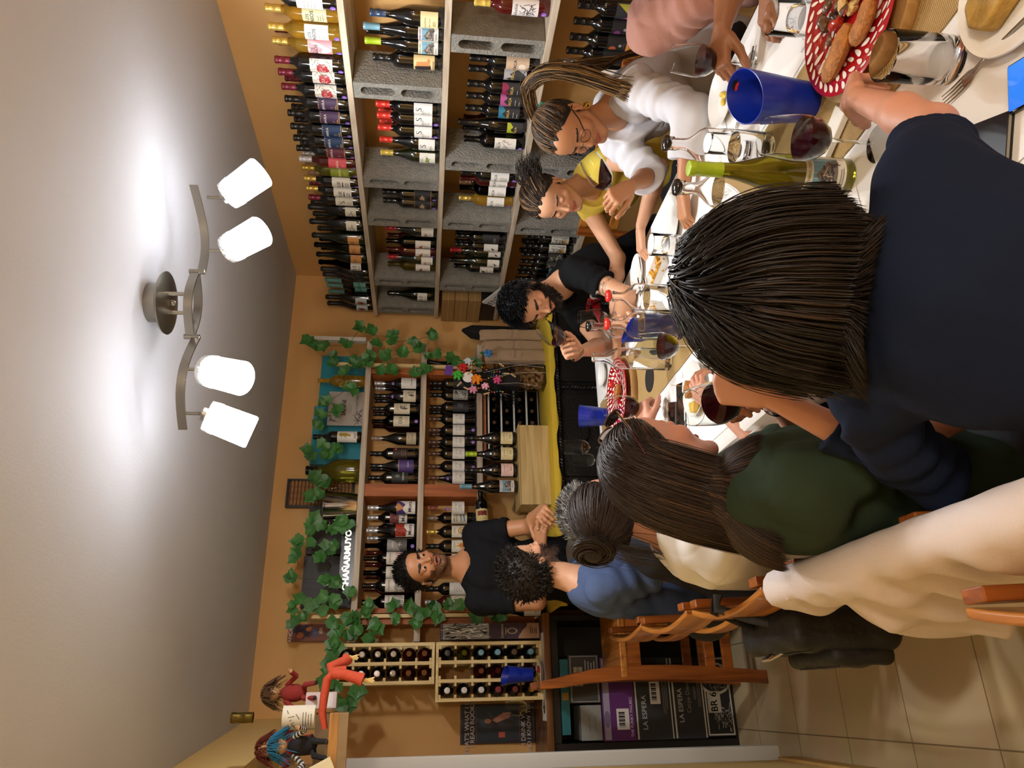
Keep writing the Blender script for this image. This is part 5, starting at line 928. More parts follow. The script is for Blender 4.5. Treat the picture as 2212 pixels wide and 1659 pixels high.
# ---------------------------------------------------------------- sideboard right end: paper bags, cork vase, tinsel bouquet
m_kraft=mat('kraft_paper','#a98e70',.8,noise=.12,nscale=10,bump=.5,bscale=14)
for k,(x,y,h,lb) in enumerate(((1.925,4.02,.36,'nearest the cork vase'),(2.02,4.08,.37,'middle of the three'),(2.13,4.14,.38,'nearest the wall shelves'))):
    t=thing('paper_bag','brown kraft paper bottle bag standing on the yellow cloth, '+lb,'bag',(x,y,.989),R(8-k*4),'paper bags on the sideboard')
    mb=MB(); vs=[];fs=[]; rn=random.Random(k)
    for j in range(13):
        z=h*j/12; s_=1-.12*(j/12)**2
        for i in range(16):
            a=2*PI*i/16; cx=.042*s_*max(-1,min(1,1.25*math.cos(a))); cy=.038*s_*max(-1,min(1,1.25*math.sin(a)))*(1-.45*(j/12)**3)
            vs.append((cx+rn.uniform(-.0018,.0018),cy+rn.uniform(-.0018,.0018),z+(.006*math.sin(a*2) if j==12 else 0)))
    for j in range(12):
        for i in range(16): fs.append((j*16+i,j*16+(i+1)%16,(j+1)*16+(i+1)%16,(j+1)*16+i))
    fs.append(tuple(range(16))[::-1]); mb.add(vs,fs); o=mb.build('bag_body',m_kraft,t); o.modifiers.new('s','SOLIDIFY').thickness=.0008
    face_sign(t,'print',.05,.06,'#a98e70',[('t','Vinos',0,.7,.3,'#6b5560',0),('l',-.3,.3,.1,.2,'#6b5560',2)],-.0395,0,.14)
t=thing('garment_bag','black cloth hanging in the corner behind the paper bags','cloth',(2.28,4.40,.99))
mb=MB(); mb.tube([(.02,0,.48),(0,-.02,.42),(-.02,-.03,.25),(-.03,-.04,.02)],[.012,.055,.07,.075],14,flat=.8); mb.build('cloth',mat('black_fabric','#0c0c0e',.9,bump=.6,bscale=20),t)
glass_clear=mat('clear_glass','#ffffff',.0,trans=1.0,ior=1.22)
glass_thin=mat('thin_glass','#f6faf8',.02,trans=1.0,ior=1.18)
v=thing('glass_vase','square clear glass vase holding wine corks on the yellow cloth','vase',(1.79,4.02,.989),R(5))
v0=MB().box(-.058,.058,-.055,.055,0,.006).box(-.060,-.057,-.057,.057,0,.185).box(.057,.060,-.057,.057,0,.185).box(-.060,.060,-.060,-.057,0,.185).box(-.060,.060,.057,.060,0,.185).build('vase_glass',glass_thin,v,smooth=False)
corks_in((1.79,4.02,.995),62,.043,.17,'brown wine cork lying in the square glass vase','corks in the glass vase')
# bouquet
bq=thing('tinsel_bouquet','dark tinsel bouquet pegged with coloured bows, beads and a purple card','decoration',(1.74,3.99,.99))
mt=mat('black_tinsel','#0f1512',.25,metal=.5); rn=random.Random(11); mb=MB()
cs_=[(-.01,0,.36,.10),(.06,.0,.30,.09),(-.06,-.0,.30,.08),(.02,0,.46,.09),(-.09,.01,.22,.06),(.05,.02,.52,.05),(.09,.0,.22,.05)]
for cx,cy,cz,rr in cs_:
    for i in range(170):
        d=Vector((rn.gauss(0,1),rn.gauss(0,.6),rn.gauss(0,1))).normalized(); p0=Vector((cx,cy,cz))+d*rr*.25; p1=Vector((cx,cy,cz))+d*rr*rn.uniform(.7,1.15)+Vector((0,0,-.012))
        s_=d.cross(Vector((rn.random(),rn.random(),rn.random()))).normalized()*.0011
        mb.add([p0-s_,p0+s_,p1+s_*.4,p1-s_*.4],[(0,1,2,3)])
mb.fixn=False; mb.build('tinsel',mt,bq,smooth=False)
MB().ball((0,0,.36),(.075,.045,.13)).ball((.05,0,.28),(.05,.04,.08)).build('core',mat('dark_green_core','#101612',.9),bq)
def bow(c,s,col,nm='bow'):
    mb=MB()
    for k in range(6):
        a=k*PI/3+.3; d=Vector((math.cos(a),0,math.sin(a)))
        pts=[Vector(c)+d*s*t+Vector((0,-s*.5*math.sin(PI*t),0)) for t in (0,.35,.7,1,.8,.4,.05)]
        pts=[p+Vector((0,-.02*(1 if i<4 else .3),0)) for i,p in enumerate(pts)]
        n=Vector((-d.z,0,d.x))*s*.22; vs=[]
        for p in pts: vs+=[p-n,p+n]
        mb.add(vs,[(2*i,2*i+1,2*i+3,2*i+2) for i in range(len(pts)-1)])
    mb.fixn=False; o=mb.build(nm,mat('ribbon_'+col.lstrip('#'),col,.35),bq,smooth=False); o['label']='ribbon bow'
for c,s,col in (((.06,-.06,.50),.032,'#c02426'),((.005,-.07,.53),.032,'#3fae3a'),((-.02,-.075,.42),.034,'#e88a1c'),((.16,-.05,.35),.028,'#3a78b8'),((.10,-.06,.47),.026,'#c9cfd2'),((-.08,-.06,.44),.026,'#df8fb0'),((-.02,-.07,.30),.026,'#d8508a'),((-.06,-.07,.37),.024,'#f0b0c8')): bow(c,s,col)
bx_=MB().box(-.03,.03,-.079,-.075,0,.045).build('card',mat('purple_card','#5a2f8a',.5),bq,smooth=False); bx_.location=(.035,0,.56); bx_.rotation_euler=(0,.2,0)
mb=MB().at((0,-.075,.47),(R(90),0,0)); mb.lathe([(0,-.002),(.033,-.002),(.033,.002),(0,.003)],24); mb.build('round_tag',paper('#e4e2dc'),bq)
mb=MB(); rn=random.Random(5); cols=['#d8322c','#e8b01c','#2f7a3a','#3a6ac0','#e07ab0']
mats=[mat('bead_'+c.lstrip('#'),c,.3) for c in cols]
for i in range(60):
    t_=i/59; mb.ball((-.10+.2*t_+.01*math.sin(i),-.075-.01*math.sin(t_*9),.25+.20*abs(math.sin(t_*5))),.0045,8,m=i%5)
mb.build('bead_garland',mats,bq)
mb=MB()
for i in range(10):
    x=rn.uniform(-.11,.11); z=rn.uniform(.2,.55); a=rn.uniform(0,3); mb.at((x,-.082,z),(0,a,0)).box(-.004,.004,-.003,.003,-.018,.018)
mb.build('clothespin',mat('peg_wood','#c9a878',.7),bq,smooth=False)
mb=MB()
for x0,z0,x1,z1 in ((.09,.44,.07,.02),(.03,.38,.10,.02),(-.04,.30,-.05,.06),(.0,.34,.04,.0)): mb.tube([(x0,-.08,z0),((x0+x1)/2+.01,-.09,(z0+z1)/2),(x1,-.085,z1)],.002,5,flat=.3)
mb.build('ribbon_tail',mat('curling_ribbon','#dcd5da',.3),bq)
bb=MB().box(-.035,.035,-.045,.035,.16,.30).build('gift_bag',mat('black_gift_bag','#141416',.5),bq,smooth=False)
# bottles: leaning champagne, two held horizontally, white wine
place_bottle('ch','d','k','cc_black',0,2.02,4.43,ZB[2]+.016,0,'black sparkling bottle leaning among ivy at the right end of the lower plank','single bottles around the back shelving',tilt=(0,R(10),R(0)))
for x,lab,lb in ((.90,'fer','dark bottle held sideways below the lowest back plank, cream and red label'),):
    place_bottle('bx','d','k',lab,0,x,4.305,1.345,0,lb,'single bottles around the back shelving',tilt=(0,R(86),0))
place_bottle('bx','d','k',None,0,.60,4.305,1.335,0,'dark unlabelled bottle held sideways above the standing man shoulder','single bottles around the back shelving',tilt=(0,R(84),0))
place_bottle('bx','a','p','white_plain',0,.915,4.14,.989,0,'straw-coloured white wine bottle with pale pink cap on the yellow cloth','single bottles around the back shelving')
for i,(x,z) in enumerate(((1.03,1.04),(.95,1.04),(1.10,1.12))):
    place_bottle('bx','d','k',None,0,x+.02,4.56,z-.012+.0,0,'dark bottle lying end outward behind the wine box, %s'%(['under the pile','left of the pile','on top of the pile'][i]),'lying bottles behind the wine box',tilt=(R(90),0,0))

# ---------------------------------------------------------------- cartons in the corner and the MENDOZA sign
m_cart=mat('kraft_carton','#9c7a48',.7,noise=.1,nscale=6)
st=thing('carton_stack_base','black crate stand in the corner under the brown cartons','stand',(2.62,4.42,0)); MB().box(-.155,.165,-.15,.16,0,.80).build('stand_body',mat('black_crate','#0f1012',.7),st,smooth=False,bevel=.004)
b=carton('carton','black carton under the three brown cartons in the corner','carton',2.48,2.78,1.247,1.346,4.28,.30,'#141518',[('l',-.2,.4,.4,.6,'#5a5a5c',2)])
for i in range(3):
    t=thing('carton','brown cardboard bottle carton, %s of three stacked in the corner'%(['lowest','middle','topmost'][i]),'carton',(2.63,4.435,1.348+.089*i),0,'brown cartons in the corner')
    MB().box(-.165,.165,-.15,.15,0,.086).build('box_body',m_cart,t,smooth=False,bevel=.002)
    MB().box(-.166,.166,-.1505,.1505,.040,.044).build('seam',mat('tape','#b5935a',.5),t,smooth=False)
t=thing('carton','open tan carton low in the corner beside the paper bags','carton',(2.36,4.28,.99),R(-8)); MB().box(-.06,.07,-.10,.10,0,.15).build('box_body',mat('tan_carton','#c09a5c',.7),t,smooth=False,bevel=.002)
sg=thing('arrow_sign','white arrow-shaped sign reading MENDOZA fixed on the end of the third shelf','sign',(2.455,4.17,1.245),(0,0,0))
S_=Matrix.Rotation(R(-90),4,'Z')
mb=MB(); mb.fixn=False
# plate in its own plane: x along the shelf (world -y), y up
def sp(x,y,d=0): return (-.004-d, -x, y)
out=[(-.13,.045),(.125,.040),(.165,-.012),(.115,-.075),(-.13,-.055)]
c_,s2=math.cos(R(-28)),math.sin(R(-28)); rt=lambda x,y:(x*c_-y*s2,x*s2+y*c_)
vs=[sp(*rt(x,y)) for x,y in out]+[sp(*rt(x,y),d=.012) for x,y in out]
mb.add(vs,[(0,1,2,3,4),(9,8,7,6,5)]+[(i,(i+1)%5,(i+1)%5+5,i+5) for i in range(5)]); mb.fixn=True
mb.build('sign_plate',mat('white_sign','#d5d4d2',.5),sg,smooth=False)
mb=MB(); mb.fixn=False; flat_text(mb,'MENDOZA',.046,lambda x,y:sp(*rt(x-.01,y-.008),d=.0128),0,bold=.0)
mb.build('lettering',paper('#111111'),sg,smooth=False)
# ---------------------------------------------------------------- the long table
TZ=.862
m_cloth=mat('white_tablecloth','#e4e1dc',.75,bump=.25,bscale=25)
tb=thing('dining_table','long black-legged dining table under a white cloth down the middle of the room','table',(1.15,1.75,0))
rel(MB(),tb).box(.68,1.62,.30,3.24,.83,.858).build('tabletop',m_blackw,tb,smooth=False,bevel=.004)
for x in (.74,1.56):
    for y in (.38,3.16): rel(MB(),tb).box(x-.035,x+.035,y-.035,y+.035,0,.83).build('leg',m_blackw,tb,smooth=False,bevel=.004)
rel(MB(),tb).box(.74,1.56,.36,.39,.75,.83).box(.74,1.56,3.15,3.18,.75,.83).box(.725,.75,.38,3.16,.75,.83).box(1.55,1.575,.38,3.16,.75,.83).build('apron',m_blackw,tb,smooth=False)
def cloth_top():
    nx,ny=34,90; x0,x1,y0,y1=.655,1.645,.275,3.265; dr=.11; vs=[];fs=[]
    rn=random.Random(2)
    def pt(u,v):
        x=min(max(u,x0),x1); y=min(max(v,y0),y1); ox=u-x; oy=v-y; d=math.hypot(ox,oy); z=TZ
        if d>0:
            s_=v if abs(ox)>0 and abs(ox)>=abs(oy) else u
            w=.010*math.sin(s_*19)+.006*math.sin(s_*43+1); k=min(1,d/.15)
            nx_=(ox/d)*( .012+.05*k*.35+w*k); ny_=(oy/d)*(.012+.05*k*.35+w*k)
            return (x+nx_,y+ny_,z-.004-d)
        return (x,y,z)
    us=[x0-dr,x0-dr*.66,x0-dr*.33,x0-.004]+[x0+(x1-x0)*i/12 for i in range(13)]+[x1+.004,x1+dr*.33,x1+dr*.66,x1+dr]
    vv=[y0-dr,y0-dr*.66,y0-dr*.33,y0-.004]+[y0+(y1-y0)*i/110 for i in range(111)]+[y1+.004,y1+dr*.33,y1+dr*.66,y1+dr]
    for u in us:
        for v in vv: vs.append(pt(u,v))
    n=len(vv)
    for i in range(len(us)-1):
        for j in range(n-1): fs.append((i*n+j,(i+1)*n+j,(i+1)*n+j+1,i*n+j+1))
    mb=MB(); mb.add(vs,fs); o=mb.build('tablecloth',m_cloth); s=o.modifiers.new('t','SOLIDIFY'); s.thickness=.002; s.offset=-1
    return tag(o,'white cloth draped over the long dining table','tablecloth')
cloth_top()
def burlap():
    m=bpy.data.materials.new('burlap'); m.use_nodes=True; nt=m.node_tree; b=nt.nodes['Principled BSDF']; tc=nt.nodes.new('ShaderNodeTexCoord')
    w=[]
    for ax in ('X','Y'):
        k=nt.nodes.new('ShaderNodeTexWave'); k.bands_direction=ax; k.inputs['Scale'].default_value=85; k.inputs['Distortion'].default_value=1.2; k.inputs['Detail'].default_value=2
        nt.links.new(tc.outputs['Object'],k.inputs['Vector']); w.append(k)
    mx=nt.nodes.new('ShaderNodeMath'); mx.operation='MULTIPLY'; nt.links.new(w[0].outputs['Fac'],mx.inputs[0]); nt.links.new(w[1].outputs['Fac'],mx.inputs[1])
    r=nt.nodes.new('ShaderNodeValToRGB'); r.color_ramp.elements[0].color=srgb('#8a6a3a')+(1,); r.color_ramp.elements[1].color=srgb('#cdae74')+(1,); r.color_ramp.elements[0].position=.05; r.color_ramp.elements[1].position=.5
    nt.links.new(mx.outputs[0],r.inputs[0]); nt.links.new(r.outputs[0],b.inputs['Base Color'])
    bp=nt.nodes.new('ShaderNodeBump'); bp.inputs['Strength'].default_value=.6; bp.inputs['Distance'].default_value=.002; nt.links.new(mx.outputs[0],bp.inputs['Height']); nt.links.new(bp.outputs[0],b.inputs['Normal']); b.inputs['Roughness'].default_value=.9
    return m
mb=MB(); rn=random.Random(9); vs=[];N=80
for i in range(N+1):
    y=.35+2.86*i/N; vs+=[(.998+rn.uniform(-.0015,.0015),y,TZ+.0012),(1.302+rn.uniform(-.0015,.0015),y,TZ+.0012)]
mb.add(vs,[(2*i,2*i+1,2*i+3,2*i+2) for i in range(N)]); o=mb.build('burlap_runner',burlap(),smooth=False); s=o.modifiers.new('t','SOLIDIFY'); s.thickness=.0018; s.offset=1
tag(o,'tan burlap runner along the middle of the white tablecloth','runner')
PLC=[(.835,.80,'by the notebook, left near end',1),(.83,1.30,'left side, beside the navy-shirted woman',1),(.83,1.82,'left side, under the white tart plate',1),(.83,2.33,'left side, under the two phones',1),(.83,2.85,'left side, far end',1),(1.465,.72,'right near end, under the tumbler',-1),(1.465,1.24,'right side, before the pink-shirted person',-1),(1.465,1.76,'right side, before the white-shirted woman',-1),(1.465,2.27,'right side, before the yellow-topped woman',-1),(1.465,2.80,'right side, far end',-1)]
for x,y,lb,sd in PLC:
    t=thing('placemat','white paper placemat with a faint grape drawing, '+lb,'placemat',(x,y,TZ+.001),R(90)*sd,'paper placemats')
    MB().box(-.215,.215,-.148,.148,0,.0010).build('sheet',paper('#edeae6'),t,smooth=False)
    mb=MB(); mb.fixn=False; mats=[paper('#8f8a86')]; rn=random.Random(int(x*100+y*10)); f=lambda x_,y_:(x_,y_,.0013)
    for k in range(3):
        for q in range(9):
            cx=.12+.016*math.cos(q*.7+k*2)*(1-q*.08)+k*.012; cy=-.07-.006*q+.02*k
            pts=[(cx+.005*math.cos(a*PI/6),cy+.005*math.sin(a*PI/6)) for a in range(12)]
            for a in range(12):
                p0,p1=pts[a],pts[(a+1)%12]; mb.add([f(*p0),f(*p1),f(cx+(p1[0]-cx)*.86,cy+(p1[1]-cy)*.86),f(cx+(p0[0]-cx)*.86,cy+(p0[1]-cy)*.86)],[(0,1,2,3)])
    flat_text(mb,'Vinoteca',.010,f,0,cx=.115,cy=-.125)
    mb.build('grape_drawing',mats,t,smooth=False)

# ---------------------------------------------------------------- glassware
m_wine=mat('red_wine','#3a0610',.03,trans=.35,ior=1.34); m_water=mat('water','#ffffff',.0,trans=1.0,ior=1.33)
def wine_glass(label,loc,rot=(0,0,0),fill=.35,group='wine glasses',sc=1.0,cat='wine glass',wine=m_wine,level_tilt=None):
    t=thing('wine_glass',label,cat,loc,rot,group); t.scale=(sc,sc,sc)
    H0=.095
    prof=[(.004,H0-.004),(.012,H0),(.026,H0+.009),(.037,H0+.026),(.0415,H0+.048),(.041,H0+.066),(.0375,H0+.095),(.0335,H0+.122)]
    inn=[(r-.0012,z+.0010) for r,z in prof[::-1]]; inn[0]=(prof[-1][0]-.0010,prof[-1][1]); inn[-1]=(0,H0+.0015)
    g=MB(); g.lathe([(0,H0-.006)]+prof+inn,36,cap=False); g.build('bowl',glass_thin,t,angle=60)
    s=MB(); s.lathe([(0,.006),(.0042,.008),(.0032,.02),(.003,.06),(.0034,.082),(.0046,.0905),(0,.0915)],14); s.build('stem',glass_thin,t)
    f=MB(); f.lathe([(0,0),(.034,0),(.035,.0012),(.033,.002),(.010,.0038),(.0045,.008),(0,.008)],32,cap=False); f.build('foot',glass_thin,t,angle=60)
    if fill>0:
        zt=H0+.004+.115*fill; pr=[(0,H0+.003)]
        for r,z in prof[1:]:
            if z<zt: pr.append((max(r-.0016,.001),z+.0012))
        r_=prof_r([(0,0)]+prof,zt)-.0016; pr+=[(r_,zt),(0,zt)]
        w=MB().lathe(pr,28,cap=False)
        if rot[0] or rot[1]:       # keep the wine level in a tilted glass
            M=Euler(rot).to_matrix().inverted(); up=(M@Vector((0,0,1))).normalized()
            vs=[]
            for v in w.v:
                v=Vector(v)
                if abs(v.z-zt)<1e-5:
                    dz=-(up.x*v.x+up.y*v.y)/max(up.z,.3); zz=min(max(zt+dz,H0+.006),H0+.115)
                    rr=prof_r([(0,0)]+prof,zz)-.0016; r0=math.hypot(v.x,v.y)
                    k=rr/r_ if r0>1e-5 else 1
                    v=Vector((v.x*k,v.y*k,zz))
                vs.append(tuple(v))
            w.v=vs
        w.build('wine',wine,t,angle=30)
    return t
wine_glass('large wine glass with red wine standing beside the lime-capped bottle',(.945,.998,TZ),fill=.42,sc=1.03)
wine_glass('wine glass with red wine on the runner edge before the glass carafes',(.955,1.885,TZ),fill=.42)
wine_glass('wine glass with a little red wine at the far left end of the table',(1.055,3.13,TZ),fill=.22,sc=.95)
wine_glass('wine glass with little wine behind the red-capped carafes, near the bearded man',(1.43,2.60,TZ+.003),fill=.2)
wine_glass('empty wine glass behind the far left end glass',(.985,3.10,TZ),fill=.0,sc=.8)
wine_glass('wine glass lying low behind the dark-haired woman, beside the lime-capped bottle',(.835,1.17,TZ+.003),fill=.12)
def tumbler(label,loc,r=.037,h=.115,water=0.3,tilt=0):
    t=thing('tumbler',label,'glass',loc,0,'water tumblers')
    MB().lathe([(0,.0),(r-.005,0),(r-.002,.003),(r-.0025,.012),(r-.001,.014),(r,.04),(r+.001,h),(r-.001,h+.001),(r-.002,h),(r-.0035,.03),(r-.009,.020),(0,.018)],40,cap=False).build('glass_body',glass_clear,t,angle=50)
    if water>0: zt=.03+(h-.03)*water; MB().lathe([(0,.0205),(r-.010,.0225),(r-.0045,.031),(r-.0030,zt),(0,zt)],32,cap=False).build('water',m_water,t,angle=40)
    return t
tumbler('empty water tumbler nearest the camera beside the wooden board',(.930,.790,TZ+.002),.039,.118,0)
tumbler('water tumbler beyond the red plate, by the pink-shirted person',(1.345,1.065,TZ),.038,.112,.25)
tumbler('water tumbler right of the runner between the two bottles of water',(1.36,1.47,TZ+.002),.034,.10,0.0)
tumbler('water tumbler beside the fried-food basket in mid table',(1.375,1.975,TZ+.002),.037,.105,.3)
m_black=mat('black_rubber','#0c0c0d',.15,coat=.5); m_redc=mat('red_stopper','#d8281c',.25,coat=.5)
def carafe(label,loc,cap,fill,h=.25,r=.043,label_=False):
    t=thing('glass_carafe',label,'carafe',loc,0,'glass water carafes')
    out=[(0,.002),(r-.004,0),(r,.005),(r,.02),(r,h*.62)]+arcpts(r,h*.64,.0145,h*.86,8)+[(.0135,h*.9),(.0135,h*.965),(.0165,h*.97),(.0165,h)]
    inn=[(.0125,h),(.0110,h*.965),(.0110,h*.87)]+arcpts(.0115,h*.86,r-.003,h*.64,8)+[(r-.003,.02),(r-.008,.010),(0,.012)]
    MB().lathe(out+inn,36,cap=False).build('carafe_glass',glass_clear,t,angle=50)
    if fill>0: zt=h*fill; MB().lathe([(0,.0125),(r-.009,.0105+.001),(r-.0035,.021),(r-.0035,min(zt,h*.63)),(0,min(zt,h*.63))],30,cap=False).build('water',m_water,t,angle=40)
    if cap:
        m=m_redc if cap=='r' else m_black
        MB().lathe([(0,h+.001),(.014,h+.001),(.019,h+.005),(.0205,h+.011),(.018,h+.017),(.008,h+.0195),(0,h+.020)],24).build('stopper',m,t,angle=60)
        w=MB(); 
        for s_ in (-1,1): w.tube([(s_*.0175,0,h+.010),(s_*.0195,.002,h-.01),(s_*.0165,.0,h-.022)],.0010,6)
        w.build('wire_bail',m_steel,t)
    return t
carafe('glass water bottle with black stopper hidden partly by the dark-haired woman, runner middle',(1.10,1.345,TZ+.003),'k',.75,.245)
carafe('glass water bottle with black stopper and label between blue cooler and white-shirted woman',(1.245,1.36,TZ+.003),'k',.35,.25)
carafe('glass water bottle with red stopper, right of the two red-stoppered ones',(1.205,2.03,TZ+.006),'r',.5,.235,.045)
carafe('glass water bottle with red stopper, left of the two red-stoppered ones',(1.125,2.075,TZ+.006),'r',.55,.235,.045)
carafe('glass water bottle with black stopper behind the blue cooler sleeve, mid table',(1.235,2.30,TZ+.003),'k',.3,.245,.040)
carafe('open clear glass bottle without stopper behind the standing wine glass',(1.07,2.215,TZ+.003),None,.5,.27,.038)
for x,y,lb in ((1.205,2.03,'under the right red-stoppered water bottle'),(1.125,2.075,'under the left red-stoppered water bottle'),(1.098,2.44,'lying empty on the runner before the far red plate')):
    o=MB().lathe([(0,0),(.043 if y<2.4 else .052,0),(.043 if y<2.4 else .052,.002),(0,.002)],32).build('coaster',mat('black_coaster','#15120e',.7)); o.location=(x,y,TZ+.0032); tag(o,'round black coaster '+lb,'coaster','black coasters')
m_lab=[paper('#dcd8d0')]
t=place_bottle('rs','o','l','mtn_g',0,.952,1.105,TZ+.001,R(-40),'lime-capped olive bottle with blue mountain label standing on the table','table bottle')
# blue cooler sleeves
def cooler(label,loc,rot,h=.20,r=.055,hole=False,logo=False):
    t=thing('wine_cooler',label,'cooler',loc,rot,'blue wine cooler sleeves'); m=mat('blue_plastic','#0d2a9c',.35,coat=.2)
    N=40; vs=[];fs=[]; J=10
    for shell in (0,1):
        for j in range(J+1):
            for i in range(N):
                a=2*PI*i/N; lip=h*(1-.22*(1-math.cos(a))/2); z=lip*j/J if shell==0 else .004+(lip-.004)*j/J; rr=(r*.72+r*.34*(z/h))-(.0025 if shell else 0)
                vs.append((rr*math.cos(a)*(1.12 if j>5 else 1.0),rr*math.sin(a),z))
    k=(J+1)*N
    for sh_ in (0,1):
        for j in range(J):
            for i in range(N): fs.append((sh_*k+j*N+i,sh_*k+j*N+(i+1)%N,sh_*k+(j+1)*N+(i+1)%N,sh_*k+(j+1)*N+i))
    for i in range(N): fs.append((J*N+i,J*N+(i+1)%N,k+J*N+(i+1)%N,k+J*N+i))
    fs.append(tuple(range(N))[::-1]); fs.append(tuple(k+i for i in range(N)))
    MB().add(vs,fs).build('sleeve',m,t,angle=60)
    if logo:
        g=MB(); g.fixn=False; rr=r*.72+r*.34*.93
        fo=lambda x,y:(rr*1.12*math.cos((x)/rr)-.0035,rr*math.sin(x/rr),y)
        ell_pts(g,0,h*.9,.014,.010,fo,0,20); ell_pts(g,.004,h*.885,.010,.004,lambda x,y:tuple(np.array(fo(x,y))-np.array([.0006,0,0])),1,14)
        g.build('logo',[paper('#17171a'),paper('#d8281c')],t)
    return t
cooler('blue plastic wine cooler sleeve with red and black logo behind the near red plate',(1.195,1.150,TZ+.003),(0,0,R(20)),.175,.055,logo=True)
cooler('blue plastic cooler sleeve with round hole between water bottles in mid table',(1.16,2.17,TZ+.003),(0,0,R(160)),.17,.040)
cooler('blue plastic cooler sleeve behind the far red plate, tilted toward the sideboard',(1.165,3.02,TZ+.003),(0,0,R(250)),.165,.050)
cooler('dark blue cooler sleeve on the left counter against the pine rack',(.125,4.10+.02,1.105),(0,0,R(120)),.165,.045)
# plates
def plate(label,loc,r=.13,col='#e8e6e1',cat='plate',group='white plates',pattern=False,depth=.018,rim='#e8e6e1'):
    t=thing('plate',label,cat,loc,0,group)
    pr=[(0,.003),(r*.55,.0),(r*.62,.002),(r*.98,depth-.001),(r,depth),(r*.985,depth+.002),(r*.66,.0055),(r*.6,.005),(0,.005)]
    MB().lathe(pr,56,cap=False).build('plate_body',mat('glaze_'+col.lstrip('#'),col,.12,coat=.4),t,angle=60)
    if pattern:
        rn=random.Random(3); mb=MB(); mb.fixn=False
        def z(x,y):
            q=math.hypot(x,y)/r; return (.0056 if q<.64 else .0058+(depth-.0035)*(q-.64)/.345)+.0006
        for ring,(rr,n,s_) in enumerate(((.90,40,.022),(.76,30,.026),(.60,24,.028),(.44,16,.030),(.28,9,.028))):
            for i in range(n):
                a=2*PI*i/n+ring*.3; cx,cy=rr*r*math.cos(a),rr*r*math.sin(a); ang=a+rn.uniform(.3,1.3)
                ca,sa=math.cos(ang),math.sin(ang); L_=s_*rn.uniform(.8,1.2)*r/.155; pts=[]
                for k in range(10):
                    b_=2*PI*k/10; ex=L_*.5*math.cos(b_); ey=L_*.17*math.sin(b_)*(1+.4*math.cos(b_)); pts.append((cx+ex*ca-ey*sa,cy+ex*sa+ey*ca))
                pts=[p if math.hypot(*p)<r*.97 else (p[0]*.95,p[1]*.95) for p in pts]
                mb.add([(x,y,z(x,y)) for x,y in pts],[tuple(range(10))])
        mb.build('leaf_pattern',[mat('pattern_white','#efe6dc',.2)],t,smooth=False)
    return t
m_board=wood('round_board','#b08a55','#8a6236',.5,'X',1.0)
for (x,y,z,r,lb) in ((1.205,.925,TZ+.003,.165,'round wooden serving board under the near red plate'),(1.16,2.76,TZ+.003,.17,'round wooden serving board under the far red plate')):
    o=MB().lathe([(0,0),(r,0),(r+.002,.003),(r+.002,.021),(r,.024),(0,.024)],60).build('serving_board',m_board,angle=50); o.location=(x,y,z); tag(o,lb,'board','round serving boards')
plate('red plate with white leaf pattern holding cooked vegetables and bread, near the camera',(1.205,.925,TZ+.0285),.158,'#a3141c',group='red patterned plates',pattern=True)
plate('red plate with white leaf pattern and one small tart, far part of the table',(1.16,2.76,TZ+.0285),.158,'#b3161a',group='red patterned plates',pattern=True)
def lump(mb,c,s,rn,n=10,m=0,amp=.22):
    k=n//2; vs=[];fs=[]; ph=[rn.uniform(0,6) for _ in range(4)]
    for j in range(k+1):
        for i in range(n):
            a=2*PI*i/n; b=PI*j/k; w=1+amp*math.sin(2*a+ph[0])*math.sin(b)+amp*.6*math.sin(3*b+ph[1])*math.cos(a+ph[2])
            vs.append((c[0]+s[0]*w*math.sin(b)*math.cos(a),c[1]+s[1]*w*math.sin(b)*math.sin(a),c[2]-s[2]*w*math.cos(b)))
    for j in range(k):
        for i in range(n): fs.append((j*n+i,j*n+(i+1)%n,(j+1)*n+(i+1)%n,(j+1)*n+i))
    mb.add(vs,fs,m)
FOOD={'bread':mat('toasted_bread','#b9762e',.6,noise=.4,nscale=60,bump=.6,bscale=150),'crumb':mat('bread_crumb','#d8b06c',.7,noise=.2,nscale=50,bump=.5,bscale=120),'pepper':mat('red_pepper','#b8321a',.25,noise=.3,nscale=30,coat=.4),'mush':mat('mushroom','#6b4524',.4,noise=.5,nscale=40,coat=.3),'dark':mat('aubergine','#2a1610',.3,coat=.4),'omel':mat('potato_omelette','#b58e3c',.55,noise=.35,nscale=40,bump=.5,bscale=90),'egg':mat('cheese_yellow','#d9b04a',.45,noise=.2,nscale=30),'tom':mat('tomato','#c42a1a',.2,coat=.5),'lem':mat('lemon_bits','#d8b83a',.4)}
def food(kind,name,label,x,y,z,s,rot,group,seed=1,long=False):
    rn=random.Random(seed); mb=MB()
    if long:
        L_=s; pts=[(L_*(i/6-.5),.12*L_*math.sin(PI*i/6),0) for i in range(7)]; mb.tube(pts,[.5*L_*.17,.17*L_,.19*L_,.18*L_,.19*L_,.17*L_,.4*L_*.17],10,flat=.75)
    else: lump(mb,(0,0,0),(s,s*.75,s*.5),rn,12)
    o=mb.build(name,FOOD[kind]); o.location=(x,y,z); o.rotation_euler=(rn.uniform(-.2,.2),rn.uniform(-.2,.2),rot); tag(o,label,'food',group); return o
fx,fy,fz=1.205,.925,TZ+.043
g='cooked vegetables on the near red plate'
for k,(dx,dy,L_,rt) in enumerate(((-.055,.055,.12,.5),(-.065,-.03,.10,.3),(-.03,-.10,.09,.9))): food('bread','bread_stick','long toasted bread slice on the near red plate, '+['nearest the reaching hand','in the middle','farthest right'][k],fx+dx,fy+dy,fz+.008,L_,R(90)+rt*.3,g,k,True)
rn=random.Random(21); nm={'pepper':'glossy red pepper piece','mush':'browned mushroom piece','dark':'dark aubergine piece','crumb':'pale bread piece'}
